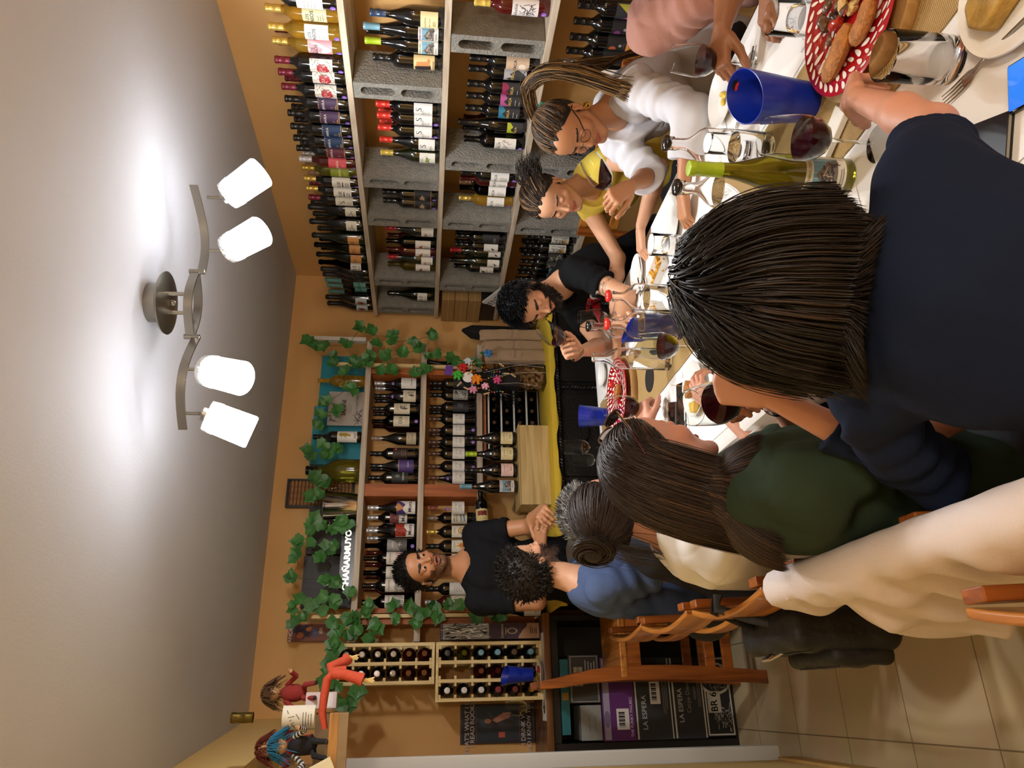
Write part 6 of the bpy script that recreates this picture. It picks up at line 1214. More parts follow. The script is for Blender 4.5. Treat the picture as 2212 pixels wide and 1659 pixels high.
for k in range(44):
    kd=['mush','pepper','crumb','dark','mush','pepper'][k%6]; a=rn.uniform(0,2*PI); q=rn.uniform(0,.10)
    food(kd,{'pepper':'pepper_piece','mush':'mushroom_piece','dark':'aubergine_piece','crumb':'bread_piece'}[kd],nm[kd]+' among the vegetables on the near red plate',fx+.02+q*math.cos(a)*.5,fy+q*math.sin(a)*1.1,fz+rn.uniform(-.0,.014),rn.uniform(.010,.020),rn.uniform(0,3),g,k+40,k%4==1)
food('bread','mini_tart','small toasted tart with cherry tomato on the far red plate',1.165,2.72,TZ+.050,.030,0,'food on far plates',5); o=MB().ball((0,0,0),.014).build('cherry_tomato',FOOD['tom']); o.location=(1.185,2.71,TZ+.078); tag(o,'small red cherry tomato on top of the tart on the far red plate','tomato')
# white plates
plate('white plate with omelette slice and tomato at the near edge of the table',(.925,.640,TZ+.002),.105)
mb=MB(); mb.prism([(0,0),(.085,.022),(.080,.055),(.05,.075),(.018,.068)],0,.03); o=mb.build('omelette_slice',FOOD['omel'],bevel=.006); o.location=(.895,.625,TZ+.010); o.rotation_euler=(0,0,R(25)); tag(o,'wedge of golden potato omelette on the nearest white plate','food')
mb=MB(); rn=random.Random(3)
for i in range(7): lump(mb,(rn.uniform(-.02,.02),rn.uniform(-.02,.02),rn.uniform(0,.01)),(.012,.010,.007),rn,8,i%2)
o=mb.build('tomato_topping',[FOOD['tom'],FOOD['bread']]); o.location=(.965,.665,TZ+.020); tag(o,'chopped tomato on the nearest white plate beside the omelette wedge','food')
plate('white plate with lemon-coloured scraps before the white-shirted woman',(1.565,1.51,TZ+.002),.085,depth=.022)
for k,(a,b_) in enumerate(((.0,.0),(.015,.012),(-.012,.014))): food('lem','food_scrap','yellow food scrap on the plate before the white-shirted woman',1.565+a,1.505+b_,TZ+.013,.011,k,'yellow scraps',k)
plate('white plate with two tart pieces and a toothpick, left side of the table',(.868,2.00,TZ+.002),.088)
for k,(a,b_) in enumerate(((.01,.02),(-.035,-.01))):
    mb=MB(); mb.prism([(0,0),(.045,.0),(.035,.035),(.005,.04)],0,.022); o=mb.build('tart_piece',FOOD['egg'] if k else FOOD['bread'],bevel=.005); o.location=(.86+a,1.99+b_,TZ+.009); o.rotation_euler=(0,0,.4+k); tag(o,['browned tart piece with a toothpick on the left white plate','pale yellow tart piece on the left white plate beside the browned one'][k],'food')
o=MB().tube([(0,0,0),(.004,.002,.05)],.0009,6).build('toothpick',mat('peg_wood','#c9a878',.7)); o.location=(.885,2.02,TZ+.028); tag(o,'toothpick stuck in the browned tart piece','toothpick')
plate('small white plate with fork beside the bearded man arm',(1.545,2.42,TZ+.002),.078)
plate('small white dish at the far end of the table behind the far red plate',(1.40,3.08,TZ+.002),.06)
plate('yellow plate half hidden behind the dark-haired woman on the runner',(1.045,1.80,TZ+.003),.10,'#e2c21e',group='yellow plate')
plate('white plate before the woman reaching with her left hand in the white shirt',(1.50,2.02,TZ+.002),.10)
plate('white oval plate with food on the left counter beside the pine rack',(.13,4.19,1.044),.085,depth=.02)
food('omel','food_heap','yellow food heap on the plate on the left counter',.12,4.175,1.062,.026,0,'food on left counter',8); food('pepper','pepper_piece','red cooked piece on the plate on the left counter',.15,4.175,1.064,.020,1,'food on left counter',9)
# cutlery
def fork(label,loc,rz,L_=.19):
    t=thing('fork',label,'fork',loc,(0,0,rz),'forks on the table'); mb=MB()
    mb.tube([(0,-L_*.62,.004),(0,-L_*.3,.006),(0,0,.008),(0,.02,.006)],[.0045,.0045,.0028,.004],8,flat=.35)
    mb.build('handle',m_steel,t)
    h=MB(); vs=[]; n=6
    pts=[(0,.016,.006),(0,.03,.004),(0,.045,.0035)]; h.tube(pts,[.004,.010,.0115],10,flat=.14)
    for k in range(4): h.tube([(-.0095+.0063*k,.044,.0035),(-.0095+.0063*k,.065,.003),(-.0095+.0063*k,.088,.006)],[.0018,.0016,.0009],6,flat=.7)
    h.build('tines',m_steel,t)
    return t
fork('steel fork nearest the camera beside the omelette plate',(.868,.735,TZ+.004),R(-5)+0)
fork('steel fork beside the plate before the white-shirted woman',(1.475,1.41,TZ+.004),R(40))
fork('steel fork left of the tart plate, nearest the hand with the ring',(.835,1.83,TZ+.004),R(140)); fork('steel fork left of the tart plate, nearest the wine glass foot',(.895,1.855,TZ+.004),R(150))
fork('steel fork resting by the small plate near the bearded man',(1.50,2.36,TZ+.010),R(100)); fork('steel fork on the placemat before the yellow-topped woman',(1.42,2.42,TZ+.004),R(100))
# phones, notebook, basket
def phone(label,loc,rz,screen='#0b0c0f',emit=0):
    t=thing('smartphone',label,'phone',loc,(0,0,rz),'phones on the table'); MB().box(-.036,.036,-.074,.074,0,.008).build('body',mat('phone_body','#141416',.25,coat=.4),t,smooth=False,bevel=.003)
    mb=MB().box(-.033,.033,-.071,.071,.0081,.0085); mb.build('screen',mat('screen_'+screen.lstrip('#'),screen,.08,emit=emit,coat=.5),t,smooth=False); return t
phone('smartphone with lit blue screen at the near edge of the table',(.765,.645,TZ+.002),R(-20),'#1a6fe0',.8)
phone('black smartphone lying beside the tart plate, nearer one',(.872,2.145,TZ+.002),R(75)); phone('black smartphone lying beside the other, farther one',(.845,2.245,TZ+.002),R(70))
t=thing('notebook','dark menu booklet with grey pages under the arm of the dark-haired woman','notebook',(.755,.835,TZ+.002),(0,0,R(-27)))
MB().box(-.055,.055,-.10,.10,0,.002).box(-.055,.055,-.10,.10,.009,.011).box(-.056,-.053,-.10,.10,0,.011).build('cover',mat('dark_cover','#15161a',.4),t,smooth=False); MB().box(-.053,.053,-.097,.097,.002,.009).build('pages',paper('#9a988f'),t,smooth=False)
t=thing('food_basket','small white paper basket with golden fried food in mid table','basket',(1.41,2.185,TZ+.002),(0,0,R(10)))
mb=MB(); mb.fixn=True
for (a,b_) in (((-.03,-.07),(.03,-.07)),((.03,-.07),(.03,.07)),((.03,.07),(-.03,.07)),((-.03,.07),(-.03,-.07))):
    mb.add([(a[0],a[1],0),(b_[0],b_[1],0),(b_[0]*1.25,b_[1]*1.12,.03),(a[0]*1.25,a[1]*1.12,.03)],[(0,1,2,3)])
mb.box(-.03,.03,-.07,.07,0,.001); o=mb.build('paper_tray',paper('#eceae4'),t,smooth=False)
rn=random.Random(8); mb=MB()
for i in range(26): mb.at((rn.uniform(-.022,.022),rn.uniform(-.058,.058),.008+rn.uniform(0,.018)),(rn.uniform(-.4,.4),rn.uniform(-.4,.4),rn.uniform(0,3))).box(-.022,.022,-.004,.004,-.004,.004)
mb.build('fries',mat('fries','#d29a34',.5,noise=.3,nscale=40),t,smooth=False)['kind']='stuff'
t=thing('napkin','folded white paper napkin lying between the blue cooler and lime-capped bottle','napkin',(1.045,1.13,TZ+.004),(0,0,R(25)))
mb=MB(); mb.add([(-.025,-.09,0),(.025,-.09,0),(.022,.09,.004),(-.02,.085,.006),(-.02,-.085,.012),(.02,-.085,.014),(.018,.09,.018),(-.016,.08,.016)],[(3,2,1,0),(4,5,6,7),(0,1,5,4),(1,2,6,5),(2,3,7,6),(3,0,4,7)]); mb.build('napkin_sheet',paper('#e2ddd2'),t,smooth=False,bevel=.002)
# left counter: placemat, glass
t=thing('placemat','white paper placemat with small drawing on the left counter','placemat',(.10,4.25,1.036),0,'paper placemats'); MB().box(-.20,.24,-.105,.02,0,.001).build('sheet',paper('#e4e2dc'),t,smooth=False)
wine_glass('wine glass with white wine on the left counter before the dark poster',(-.035,4.19,1.038),fill=.32,wine=mat('white_wine','#e8dc9a',.0,trans=1,ior=1.33),sc=.95)
# ---------------------------------------------------------------- people: implicit bodies turned into meshes
V=lambda *a: np.array(a,dtype=np.float32)
def smin(a,b,k):
    h=np.clip(.5+.5*(b-a)/k,0,1); return b+(a-b)*h-k*h*(1-h)
def smax(a,b,k): return -smin(-a,-b,k)
def cone(P,a,b,r1,r2):
    a=np.asarray(a,np.float32); b=np.asarray(b,np.float32); d=b-a; t=np.clip(((P-a)@d)/max(float(d@d),1e-9),0,1)
    return np.linalg.norm(P-a-t[:,None]*d,axis=1)-(r1+(r2-r1)*t)
def ell(P,c,r):
    r=np.asarray(r,np.float32); q=(P-np.asarray(c,np.float32)); k0=np.linalg.norm(q/r,axis=1); k1=np.linalg.norm(q/(r*r),axis=1)
    return k0*(k0-1)/np.maximum(k1,1e-6)
def net(f,lo,hi,h,proj=1):
    """mesh the zero level of f between lo and hi with cell size h (surface nets)"""
    lo=np.asarray(lo,np.float32); B=4; n=np.ceil((np.asarray(hi)-lo)/h/B).astype(int)+1; D=n*B
    cx=[lo[i]+h*(np.arange(n[i])*B+(B-1)/2) for i in range(3)]
    CC=np.stack(np.meshgrid(*cx,indexing='ij'),-1).reshape(-1,3).astype(np.float32); cd_=f(CC)
    act=(np.abs(cd_)<h*B*1.35+.006).reshape(n); G=np.repeat(np.repeat(np.repeat(cd_.reshape(n),B,0),B,1),B,2).astype(np.float32)
    mask=np.repeat(np.repeat(np.repeat(act,B,0),B,1),B,2); idx=np.argwhere(mask); PP_=lo+idx.astype(np.float32)*h
    vals=np.empty(len(idx),np.float32)
    for s in range(0,len(idx),400000): vals[s:s+400000]=f(PP_[s:s+400000])
    G[mask]=vals; S=G<0
    c=np.zeros(tuple(D-1),np.int8)
    for a in (0,1):
        for b in (0,1):
            for d in (0,1): c+=S[a:D[0]-1+a,b:D[1]-1+b,d:D[2]-1+d]
    cell=(c>0)&(c<8)&mask[:-1,:-1,:-1]; ci=np.argwhere(cell); vid=-np.ones(tuple(D-1),np.int32); vid[cell]=np.arange(len(ci))
    acc=np.zeros((len(ci),3),np.float32); cnt=np.zeros(len(ci),np.float32); cor=[(a,b,d) for a in (0,1) for b in (0,1) for d in (0,1)]
    g={q:G[ci[:,0]+q[0],ci[:,1]+q[1],ci[:,2]+q[2]] for q in cor}
    for q in cor:
        for ax in range(3):
            if q[ax]==0:
                r=list(q); r[ax]=1; r=tuple(r); m=(g[q]<0)!=(g[r]<0); t=np.where(m,g[q]/np.where(m,g[q]-g[r],1),0)
                p=np.tile(np.array(q,np.float32),(len(ci),1)); p[:,ax]+=t; acc[m]+=p[m]; cnt+=m
    v=lo+(ci+acc/np.maximum(cnt,1)[:,None])*h; faces=[]
    for ax in range(3):
        u,w=(ax+1)%3,(ax+2)%3
        sl0=[slice(None)]*3; sl1=[slice(None)]*3; sl0[ax]=slice(0,-1); sl1[ax]=slice(1,None)
        e=np.argwhere(S[tuple(sl0)]!=S[tuple(sl1)]); e=e[(e[:,u]>0)&(e[:,w]>0)&(e[:,u]<D[u]-1)&(e[:,w]<D[w]-1)&(e[:,ax]<D[ax]-1)]
        s=S[e[:,0],e[:,1],e[:,2]]; q=[]
        for du,dw in ((0,0),(-1,0),(-1,-1),(0,-1)):
            r=e.copy(); r[:,u]+=du; r[:,w]+=dw; q.append(vid[r[:,0],r[:,1],r[:,2]])
        q=np.stack(q,1); ok=(q>=0).all(1); q=q[ok]; s=s[ok]; q[s]=q[s]; q[~s]=q[~s][:,::-1]; faces.append(q)
    F=np.concatenate(faces)
    for _ in range(proj):
        d=f(v); gr=np.stack([f(v+np.eye(3,dtype=np.float32)[i]*h*.5)-f(v-np.eye(3,dtype=np.float32)[i]*h*.5) for i in range(3)],1)/h
        v=v-np.clip(d,-h,h)[:,None]*gr/np.maximum((gr**2).sum(1),.2)[:,None]
    return v.astype(np.float32),F[:,::-1]
def np_mesh(name,v,F,mats,parent,color=None,smooth=True,inv=None):
    me=bpy.data.meshes.new(name)
    if inv is not None: v=v-inv
    me.vertices.add(len(v)); me.vertices.foreach_set('co',v.astype(np.float32).ravel())
    k=F.shape[1]; me.loops.add(len(F)*k); me.loops.foreach_set('vertex_index',F.astype(np.int32).ravel()); me.polygons.add(len(F))
    me.polygons.foreach_set('loop_start',np.arange(0,len(F)*k,k,dtype=np.int32)); me.polygons.foreach_set('loop_total',np.full(len(F),k,np.int32))
    for m in (mats if isinstance(mats,list) else [mats]): me.materials.append(m)
    if color is not None:
        a=me.color_attributes.new('tint','FLOAT_COLOR','POINT'); cc=np.ones((len(v),4),np.float32); cc[:,:3]=color; a.data.foreach_set('color',cc.ravel())
    me.update(); me.validate()
    if smooth: me.shade_smooth()
    o=bpy.data.objects.new(name,me); COL.objects.link(o)
    if parent is not None: o.parent=parent
    return o
def tint_mat(name,rough=.5,sss=0,bump=0,bscale=200,spec=.5,coat=0,sheen=0,stretch=None):
    m=mat(name,'#808080',rough,bump=bump,bscale=bscale,spec=spec,coat=coat,sheen=sheen,sss=sss,stretch=stretch); nt=m.node_tree
    a=nt.nodes.new('ShaderNodeAttribute'); a.attribute_name='tint'; nt.links.new(a.outputs['Color'],nt.nodes['Principled BSDF'].inputs['Base Color']); return m
M_SKIN=tint_mat('skin',.48,sss=.12,bump=.06,bscale=300,spec=.4)
M_HAIR=tint_mat('hair',.50,spec=.35,bump=0)
nrm=lambda a: np.asarray(a,np.float32)/np.linalg.norm(a)
class Head:
    def __init__(s,c,f,roll=0,H=.235):
        s.c=np.asarray(c,np.float32); s.k=H/.235; y=nrm(f); up=np.array([0,0,1.]); x=nrm(np.cross(y,up)); z=np.cross(x,y); r=R(roll)
        x,z=x*math.cos(r)+z*math.sin(r),z*math.cos(r)-x*math.sin(r); s.M=np.stack([x,y,z]).astype(np.float32)     # rows = local axes
    def loc(s,P): return ((P-s.c)@s.M.T)/s.k
    def wor(s,p): return s.c+(np.asarray(p,np.float32)@s.M)*s.k
def head_sdf(Q,female=False,mouth='closed',eyes='open',beard=0,jaw=1.0):
    X=Q.copy(); X[:,0]=np.abs(X[:,0]); ax=X[:,0]
    d=ell(Q,(0,-.016,.030),(.074,.096,.084))
    d=smin(d,ell(Q,(0,.024,-.030),(.055,.062,.074)),.025)
    jw=.047*jaw
    d=smin(d,cone(X,(jw,.000,-.052),(.014,.060,-.098),.017,.015),.022)
    d=smin(d,ell(Q,(0,.060,-.096),(.020,.017,.014)),.018)
    d=smin(d,ell(Q,(0,.040,.045),(.055,.042,.045)),.03)
    d=smin(d,ell(X,(.040,.052,-.026),(.022,.022,.018)),.022)
    d=smin(d,cone(X,(.014,.080,.014),(.044,.066,.014),.0065 if not female else .005,.006),.014)
    d=smax(d,-ell(X,(.031,.096,-.002),(.019,.017,.013)),.010)
    ns=.9 if female else 1.0
    d=smin(d,cone(Q,(0,.080,.006),(0,.080+.022*ns,-.030),.0070,.0105*ns),.010)
    d=smin(d,ell(X,(.0105*ns,.088,-.035),(.0075,.010,.0065)),.006)
    d=smax(d,-ell(X,(.0065,.094,-.0425),(.0035,.005,.004)),.003)
    d=smin(d,ell(X,(.031,.0725,-.003),(.0150,.0135,.0125)),.004)
    op={'open':.0048,'half':.0026,'closed':.0}[eyes]
    if op: d=smax(d,-ell(X,(.031,.088,-.0035 if eyes=='half' else -.002),(.0125,.012,op)),.0015)
    # mouth
    if mouth=='open':
        d=smin(d,cone(X,(0,.0885,-.0555),(.020,.080,-.060),.0052,.003),.005); d=smin(d,cone(X,(0,.0860,-.0765),(.017,.079,-.072),.0062,.004),.006)
        d=smax(d,-ell(Q,(0,.090,-.066),(.016,.016,.0062)),.003)
    else:
        d=smin(d,cone(X,(0,.0880,-.0590),(.021,.079,-.0625),.0048,.0026),.005); d=smin(d,cone(X,(0,.0860,-.0690),(.017,.078,-.0660),.0060,.0035),.006)
        d=smax(d,-cone(X,(0,.0935,-.0640),(.023,.0815,-.0645),.0015,.0010),.0025)
    e=ell(Q*np.array([1,1,1],np.float32)-0,(0,0,0),(1,1,1))*0+ell(X,(.076,-.014,-.008),(.0085,.019,.031))
    e=smin(e,ell(X,(.074,-.006,-.032),(.006,.009,.010)),.006)
    e=smax(e,-ell(X,(.0855,-.011,-.004),(.0080,.0115,.019)),.004)
    d=smin(d,e,.004)
    if beard>0: d=smin(d,cone(X,(.050,.008,-.060),(.010,.066,-.104),.0155+beard,.014+beard),.015); d=np.where((Q[:,2]>-.03),d,d)
    return d
def hand_joints(W,dirv,nv,right,curl,thumb,spread=.10,L_=1.0):
    """wrist W, finger direction, back-of-hand normal; curl = four (a,b,c) bends in degrees"""
    x=nrm(dirv); n=nrm(np.asarray(nv)-np.dot(nv,x)*x); y=np.cross(n,x)*(1 if right else -1)      # y points to the thumb side
    W=np.asarray(W,np.float32); segs=[]
    kn=[(.088,.028),(.092,.009),(.088,-.010),(.080,-.027)]; ln=[(.042,.026,.020),(.046,.029,.021),(.043,.027,.020),(.034,.021,.018)]; rr=[.0088,.0090,.0085,.0076]
    palm=[]
    for (px,py),l,r,c in zip(kn,ln,rr,curl):
        K=W+L_*(x*px+y*py); palm.append((W+L_*(x*.012+y*py*.55),K)); a=0; p=K; pts=[(p,r*1.08*L_)]; sp=spread*py/.028
        for q in range(3):
            a+=R(c[q]); d=(x*math.cos(a)-n*math.sin(a))+y*sp*.6*math.cos(a); d=d/np.linalg.norm(d); p=p+d*l[q]*L_; pts.append((p,r*L_*(1-.10*(q+1))))
        segs.append(pts)
    ta,tb,tc=thumb      # how far out, how far across the palm, bend
    T0=W+L_*(x*.024+y*.026-n*.006); d1=nrm(x*.75+y*ta-n*tb); T1=T0+d1*.040*L_; d2=nrm(x*.9+y*(ta-.5*tc)-n*tb*1.0); T2=T1+d2*.032*L_; d3=nrm(x*.95+y*(ta-1.0*tc)-n*tb*.9); T3=T2+d3*.024*L_
    return dict(W=W,x=x,n=n,y=y,palm=palm,f=segs,t=[(T0,.0150*L_),(T1,.0120*L_),(T2,.0105*L_),(T3,.0085*L_)],L=L_)
def hand_sdf(P,h):
    d=None; L_=h['L']
    for a,b in h['palm']:
        c=cone(P,a,b,.0135*L_,.0115*L_); d=c if d is None else smin(d,c,.014)
    for pts in h['f']:
        c=None
        for (a,r0),(b,r1) in zip(pts,pts[1:]):
            q=cone(P,a,b,r0,r1); c=q if c is None else smin(c,q,.004)
        d=smin(d,c,.0045)
    c=None
    for (a,r0),(b,r1) in zip(h['t'],h['t'][1:]):
        q=cone(P,a,b,r0,r1); c=q if c is None else smin(c,q,.005)
    return smin(d,c,.008)
RELAX=[(28,30,18),(32,34,20),(36,36,22),(40,38,24)]; HOLD=[(50,60,35),(55,62,38),(60,64,40),(65,62,40)]; FLAT=[(8,10,6),(8,10,6),(10,10,6),(12,12,8)]; FIST=[(80,85,50),(82,88,50),(84,86,50),(84,82,50)]
SKT={'light':('#c79676','#b97c60','#a85850'),'tan':('#b07c58','#9c6846','#924c42'),'brown':('#8c5c3e','#7a4e32','#783f36'),'pink':('#c9927a','#b97c66','#a84e4c')}
def person(name,label,J,face,skin='light',roll=0,H=.235,female=False,mouth='closed',eyes='open',beard=0,beardcol=None,stubble=0,hair=None,shirt=None,sleeve=.55,neckhole=(0,.045,0,.065),hands=None,cell=.003,sw=1.0,chest=1.0,trousers='#23242a',feet=None,head_visible=True,arm=1.0,shirt_extra=None,knee=None,fold=1.0,beardhair=None,collar=0,loose=0,lips=None,tattoo=None):
    j={k:np.asarray(v,np.float32) for k,v in J.items()}; base=j['P'].copy(); base[2]=0
    t=thing(name,label,'person',tuple(float(q) for q in base),0)
    hd=Head(j['H'],face,roll,H); N=j['N']; P_=j['P']; SR,SL=j['SR'],j['SL']; ax_=nrm(SL-SR); up=nrm(N-P_); fw=np.cross(up,ax_)*-1
    fw=nrm(np.cross(ax_,up))*1.0
    if np.dot(fw,np.asarray(face))<0: fw=-fw
    handsd=hands or {}; HJ={}
    for sd in 'RL':
        W=j['W'+sd]; E_=j['E'+sd]; q=handsd.get(sd,{}); dv=q.get('dir',W-E_); nv=q.get('n',(0,0,1)); HJ[sd]=hand_joints(W+nrm(W-E_)*.012,dv,nv,sd=='R',q.get('curl',RELAX),q.get('thumb',(.55,.25,.3)),q.get('spread',.10),q.get('L',.92 if female else 1.0))
    nk=.050 if not female else .043
    skull=hd.wor((0,-.020,-.055)); Nf=N+fw*.012
    def skinf(Pt):
        d=head_sdf(hd.loc(Pt),female,mouth,eyes,beard,.94 if female else 1.03)*hd.k
        d=smin(d,cone(Pt,skull,Nf,nk*hd.k,nk*1.12),.022)
        d=smin(d,cone(Pt,N-up*.03-ax_*.05,N-up*.03+ax_*.05,.050,.050),.045)
        for sd in 'RL':
            S_=j['S'+sd]; E_=j['E'+sd]; W=j['W'+sd]; h=HJ[sd]; s_=arm*(.84 if female else 1.0)
            d=smin(d,cone(Pt,N-up*.035,S_-up*.01,.045,.046*s_),.03)
            d=smin(d,cone(Pt,S_,E_,.050*s_,.037*s_),.02); d=smin(d,cone(Pt,E_,E_+(W-E_)*.4,.037*s_,.039*s_),.015)
            d=smin(d,cone(Pt,E_+(W-E_)*.4,W,.039*s_,.0245*s_),.015)
            m=np.linalg.norm(Pt-h['W'],axis=1)<.26
            if m.any():
                dd=d[m]; d[m]=smin(dd,hand_sdf(Pt[m],h),.010)
        # cut away what the shirt hides below the collar bones
        return smax(d,((Pt-N)@(-up))-.13,.01) if False else d
    pts=[hd.wor(q) for q in ((0,.12,0),(0,-.12,0),(.1,0,0),(-.1,0,0),(0,0,.13),(0,0,-.13))]+[j[k] for k in ('SR','SL','ER','EL','WR','WL','N')]
    for sd in 'RL': pts+=[p for s_ in HJ[sd]['f'] for p,_ in s_]+[p for p,_ in HJ[sd]['t']]
    pts=np.array(pts); v,F=net(skinf,pts.min(0)-.065,pts.max(0)+.065,cell)
    base3=base; c0,c1,c2=[np.array(srgb(c)) for c in SKT[skin]]; Q=hd.loc(v)
    col=np.tile(c0,(len(v),1)); 
    w=np.clip(1-np.abs(ell(np.abs(Q)*[1,1,-1] if False else np.c_[np.abs(Q[:,0]),Q[:,1],Q[:,2]],(.042,.060,-.030),(.022,.03,.018)))/.02,0,1)[:,None]; col=col*(1-.35*w)+np.array(c1)*.35*w+np.array([.02,-.004,-.004])*w
    lp=((np.abs(Q[:,0])<.024)&(Q[:,1]>.074)&(np.abs(Q[:,2]+.064)<.0092*(1-.35*np.abs(Q[:,0])/.024)+(.004 if mouth=='open' else 0)))
    col[lp]=np.array(srgb(lips))*.75+c0*.25 if lips else c2*.55+c0*.45
    if mouth=='open': col[(np.abs(Q[:,0])<.014)&(np.abs(Q[:,2]+.066)<.0048)&(Q[:,1]>.055)&(Q[:,1]<.0885)]=np.array(srgb('#3a1412'))
    brow=cone(np.c_[np.abs(Q[:,0]),Q[:,1],Q[:,2]].astype(np.float32),(.016,.088,.0175),(.046,.068,.0195),.0048,.0030)<0.0028
    if female: brow&=np.abs(Q[:,2]-.0185)<.0035
    col[brow]=np.array(srgb('#1c1310'))
    lid=(cone(np.c_[np.abs(Q[:,0]),Q[:,1],Q[:,2]].astype(np.float32),(.020,.085,-.0045 if eyes!='open' else .001),(.043,.077,-.006 if eyes!='open' else -.002),.0012,.0012)<.0009); col[lid]=np.array(srgb('#1c1310'))
    if tattoo:
        A_,B_=tattoo(j); dd_=B_-A_; L2=float(dd_@dd_); tt=((v-A_)@dd_)/L2; rad=np.linalg.norm(v-A_-np.clip(tt,0,1)[:,None]*dd_,axis=1)
        pat=np.sin(v[:,0]*150+2.2*np.sin(v[:,2]*120))*np.sin(v[:,2]*170+2*np.sin(v[:,1]*130))+.6*np.sin(v[:,1]*260+v[:,2]*190+3*np.sin(v[:,0]*90)); m=(tt>0)&(tt<1)&(rad<.07)&(pat>-.25)
        col[m]=col[m]*.38+np.array(srgb('#2c3436'))*.5
        m2=(tt>0)&(tt<1)&(rad<.07)&(pat<-.9); col[m2]=col[m2]*.7+np.array(srgb('#8a3a2c'))*.3
    if beardcol:
        bq=np.clip((-.030-Q[:,2]-.35*np.clip(Q[:,1]-.03,0,.1)*0)/.02,0,1)*np.clip((Q[:,1]+.02)/.02,0,1); jawm=(Q[:,2]<-.028-.0*Q[:,1])&(Q[:,2]>-.135)&(Q[:,1]>-.012)&~lp
        cheek=(np.abs(Q[:,0])<.044)&(Q[:,2]>-.052)&~((np.abs(Q[:,0])<.030)&(Q[:,2]<-.047)&(Q[:,2]>-.058)); under=(np.abs(Q[:,0])<.030)&(Q[:,2]>-.0475)
        jm=jawm&~(cheek&(Q[:,1]>.045))&~under; side=(np.abs(Q[:,0])>.05)&(Q[:,2]<.0)&(Q[:,2]>-.05)&(np.abs(Q[:,1]-.012)<.014)
        mous=(np.abs(Q[:,0])<.030)&(Q[:,2]<-.0475)&(Q[:,2]>-.059)&(Q[:,1]>.07)&~lp
        m=(jm|side|mous)&(np.abs(Q[:,0])<.08)&(Q[:,1]<.115); a=(1-stubble); col[m]=np.array(srgb(beardcol))*a+col[m]*(1-a)
    inv=np.array(base3,np.float32)
    body=np_mesh('body',v,F,M_SKIN,t,col,inv=inv)
    # eyes
    for s_ in (-1,1):
        if eyes=='closed': continue
        e=MB(); ce=hd.wor((s_*.031,.0740,-.003)); r=.0122*hd.k; e.ball(tuple(ce-inv),r,14)
        gz=nrm(hd.M[1]-hd.M[2]*(.35 if eyes=='half' else .05)); ir=ce+gz*r*.30; e.ball(tuple(ir-inv),r*.78,12,m=1)
        o=e.build('eye',[mat('eye_white','#d8d0c6',.15),mat('iris_dark','#1c100a',.08)],t)
    # shirt
    if shirt:
        sf=.96 if female else 1.05; sf*=chest
        rn=random.Random(len(name)+int(j['H'][1]*100)); fq=[(rn.uniform(18,34),rn.uniform(0,6),nrm([rn.gauss(0,1),rn.gauss(0,1),rn.gauss(0,.6)])) for _ in range(5)]
        mid=(N+P_)/2; chestc=N*.72+P_*.28; waist=N*.22+P_*.78
        B3=np.stack([ax_,fw,up])
        def clothf(Pt):
            d=smin(cone(Pt,SR*.86+N*.14-up*.015,SL*.86+N*.14-up*.015,.062*sf+loose,.062*sf+loose),cone(Pt,N-up*.05+fw*.0,N-up*.09,.078*sf,.09*sf),.04)
            q=(Pt-chestc)@B3.T; d=smin(d,ell(q,(0,.01,0),(.165*sf+loose,.112*sf+loose,.17)),.05)
            if female:
                for s_ in (-1,1): d=smin(d,ell(q,(s_*.072,.082,-.045),(.058,.052,.058)),.035)
            q=(Pt-waist)@B3.T; d=smin(d,ell(q,(0,.0,0),((.150 if not female else .150)*sf+loose,.108*sf+loose,.20)),.06)
            q=(Pt-P_)@B3.T; d=smin(d,ell(q,(0,.0,-.0),(.168*sf+loose,.125*sf+loose,.11)),.05)
            for sd in 'RL':
                S_=j['S'+sd]; E_=j['E'+sd]; W=j['W'+sd]; s_=arm*(.86 if female else 1.0)
                if not isinstance(sleeve,dict) and sleeve<=0: d=smin(d,cone(Pt,S_-nrm(S_-N)*.03,S_,.060*s_,.052*s_),.03); continue
                slv=sleeve[sd] if isinstance(sleeve,dict) else sleeve; En=S_+(E_-S_)*min(slv,1.0); ex=En+nrm(E_-S_)*.05; da=cone(Pt,S_,ex,.063*s_+loose,(.054 if slv<1 else .052)*s_+loose)
                if slv<1: da=smax(da,(Pt-En)@nrm(E_-S_),.004)
                else:
                    W2=E_+(W-E_)*(slv-1); da=smin(cone(Pt,S_,E_,.063*s_+loose,.052*s_+loose),cone(Pt,E_,W2+nrm(W-E_)*.05,.052*s_+loose,.043*s_+loose),.02); da=smax(da,(Pt-W2)@nrm(W-E_),.004)
                    if collar: da=smin(da,smax(cone(Pt,W2-nrm(W-E_)*.045,W2,.050*s_+loose,.050*s_+loose),np.abs((Pt-W2+nrm(W-E_)*.024)@nrm(W-E_))-.022,.004),.004)
                d=smin(d,da,.022)
            # folds
            w=0
            for k,ph,dr in fq: w=w+np.sin((Pt@dr)*k*2.1+ph+1.3*np.sin(Pt[:,2]*k*.6+ph))
            d=d-.0016*fold*w
            for sd in 'RL':
                E_=j['E'+sd]; S_=j['S'+sd]; tt=np.exp(-((np.linalg.norm(Pt-(S_*.5+E_*.5)+up*.03,axis=1))/.11)**2); d=d-tt*.0035*fold*np.sin(((Pt-S_)@nrm(E_-S_))*110+3*((Pt-S_)@fw)*9)
            ca=0
            for k,ph,dr in fq[:3]: ca=ca+np.sqrt(np.abs(np.sin((Pt@dr)*k*.9+ph+1.6*np.sin(Pt@np.roll(dr,1)*k*.7+ph)))+.01)
            d=d-.0022*fold*(ca-1.9)
            # neck opening
            ux,uy,uz,rr=neckhole; q=(Pt-(N+fw*uy+up*uz))@B3.T; k=ell(q,(0,0,0),(rr,rr*1.0,rr*1.15)); d=smax(d,-k,.006)
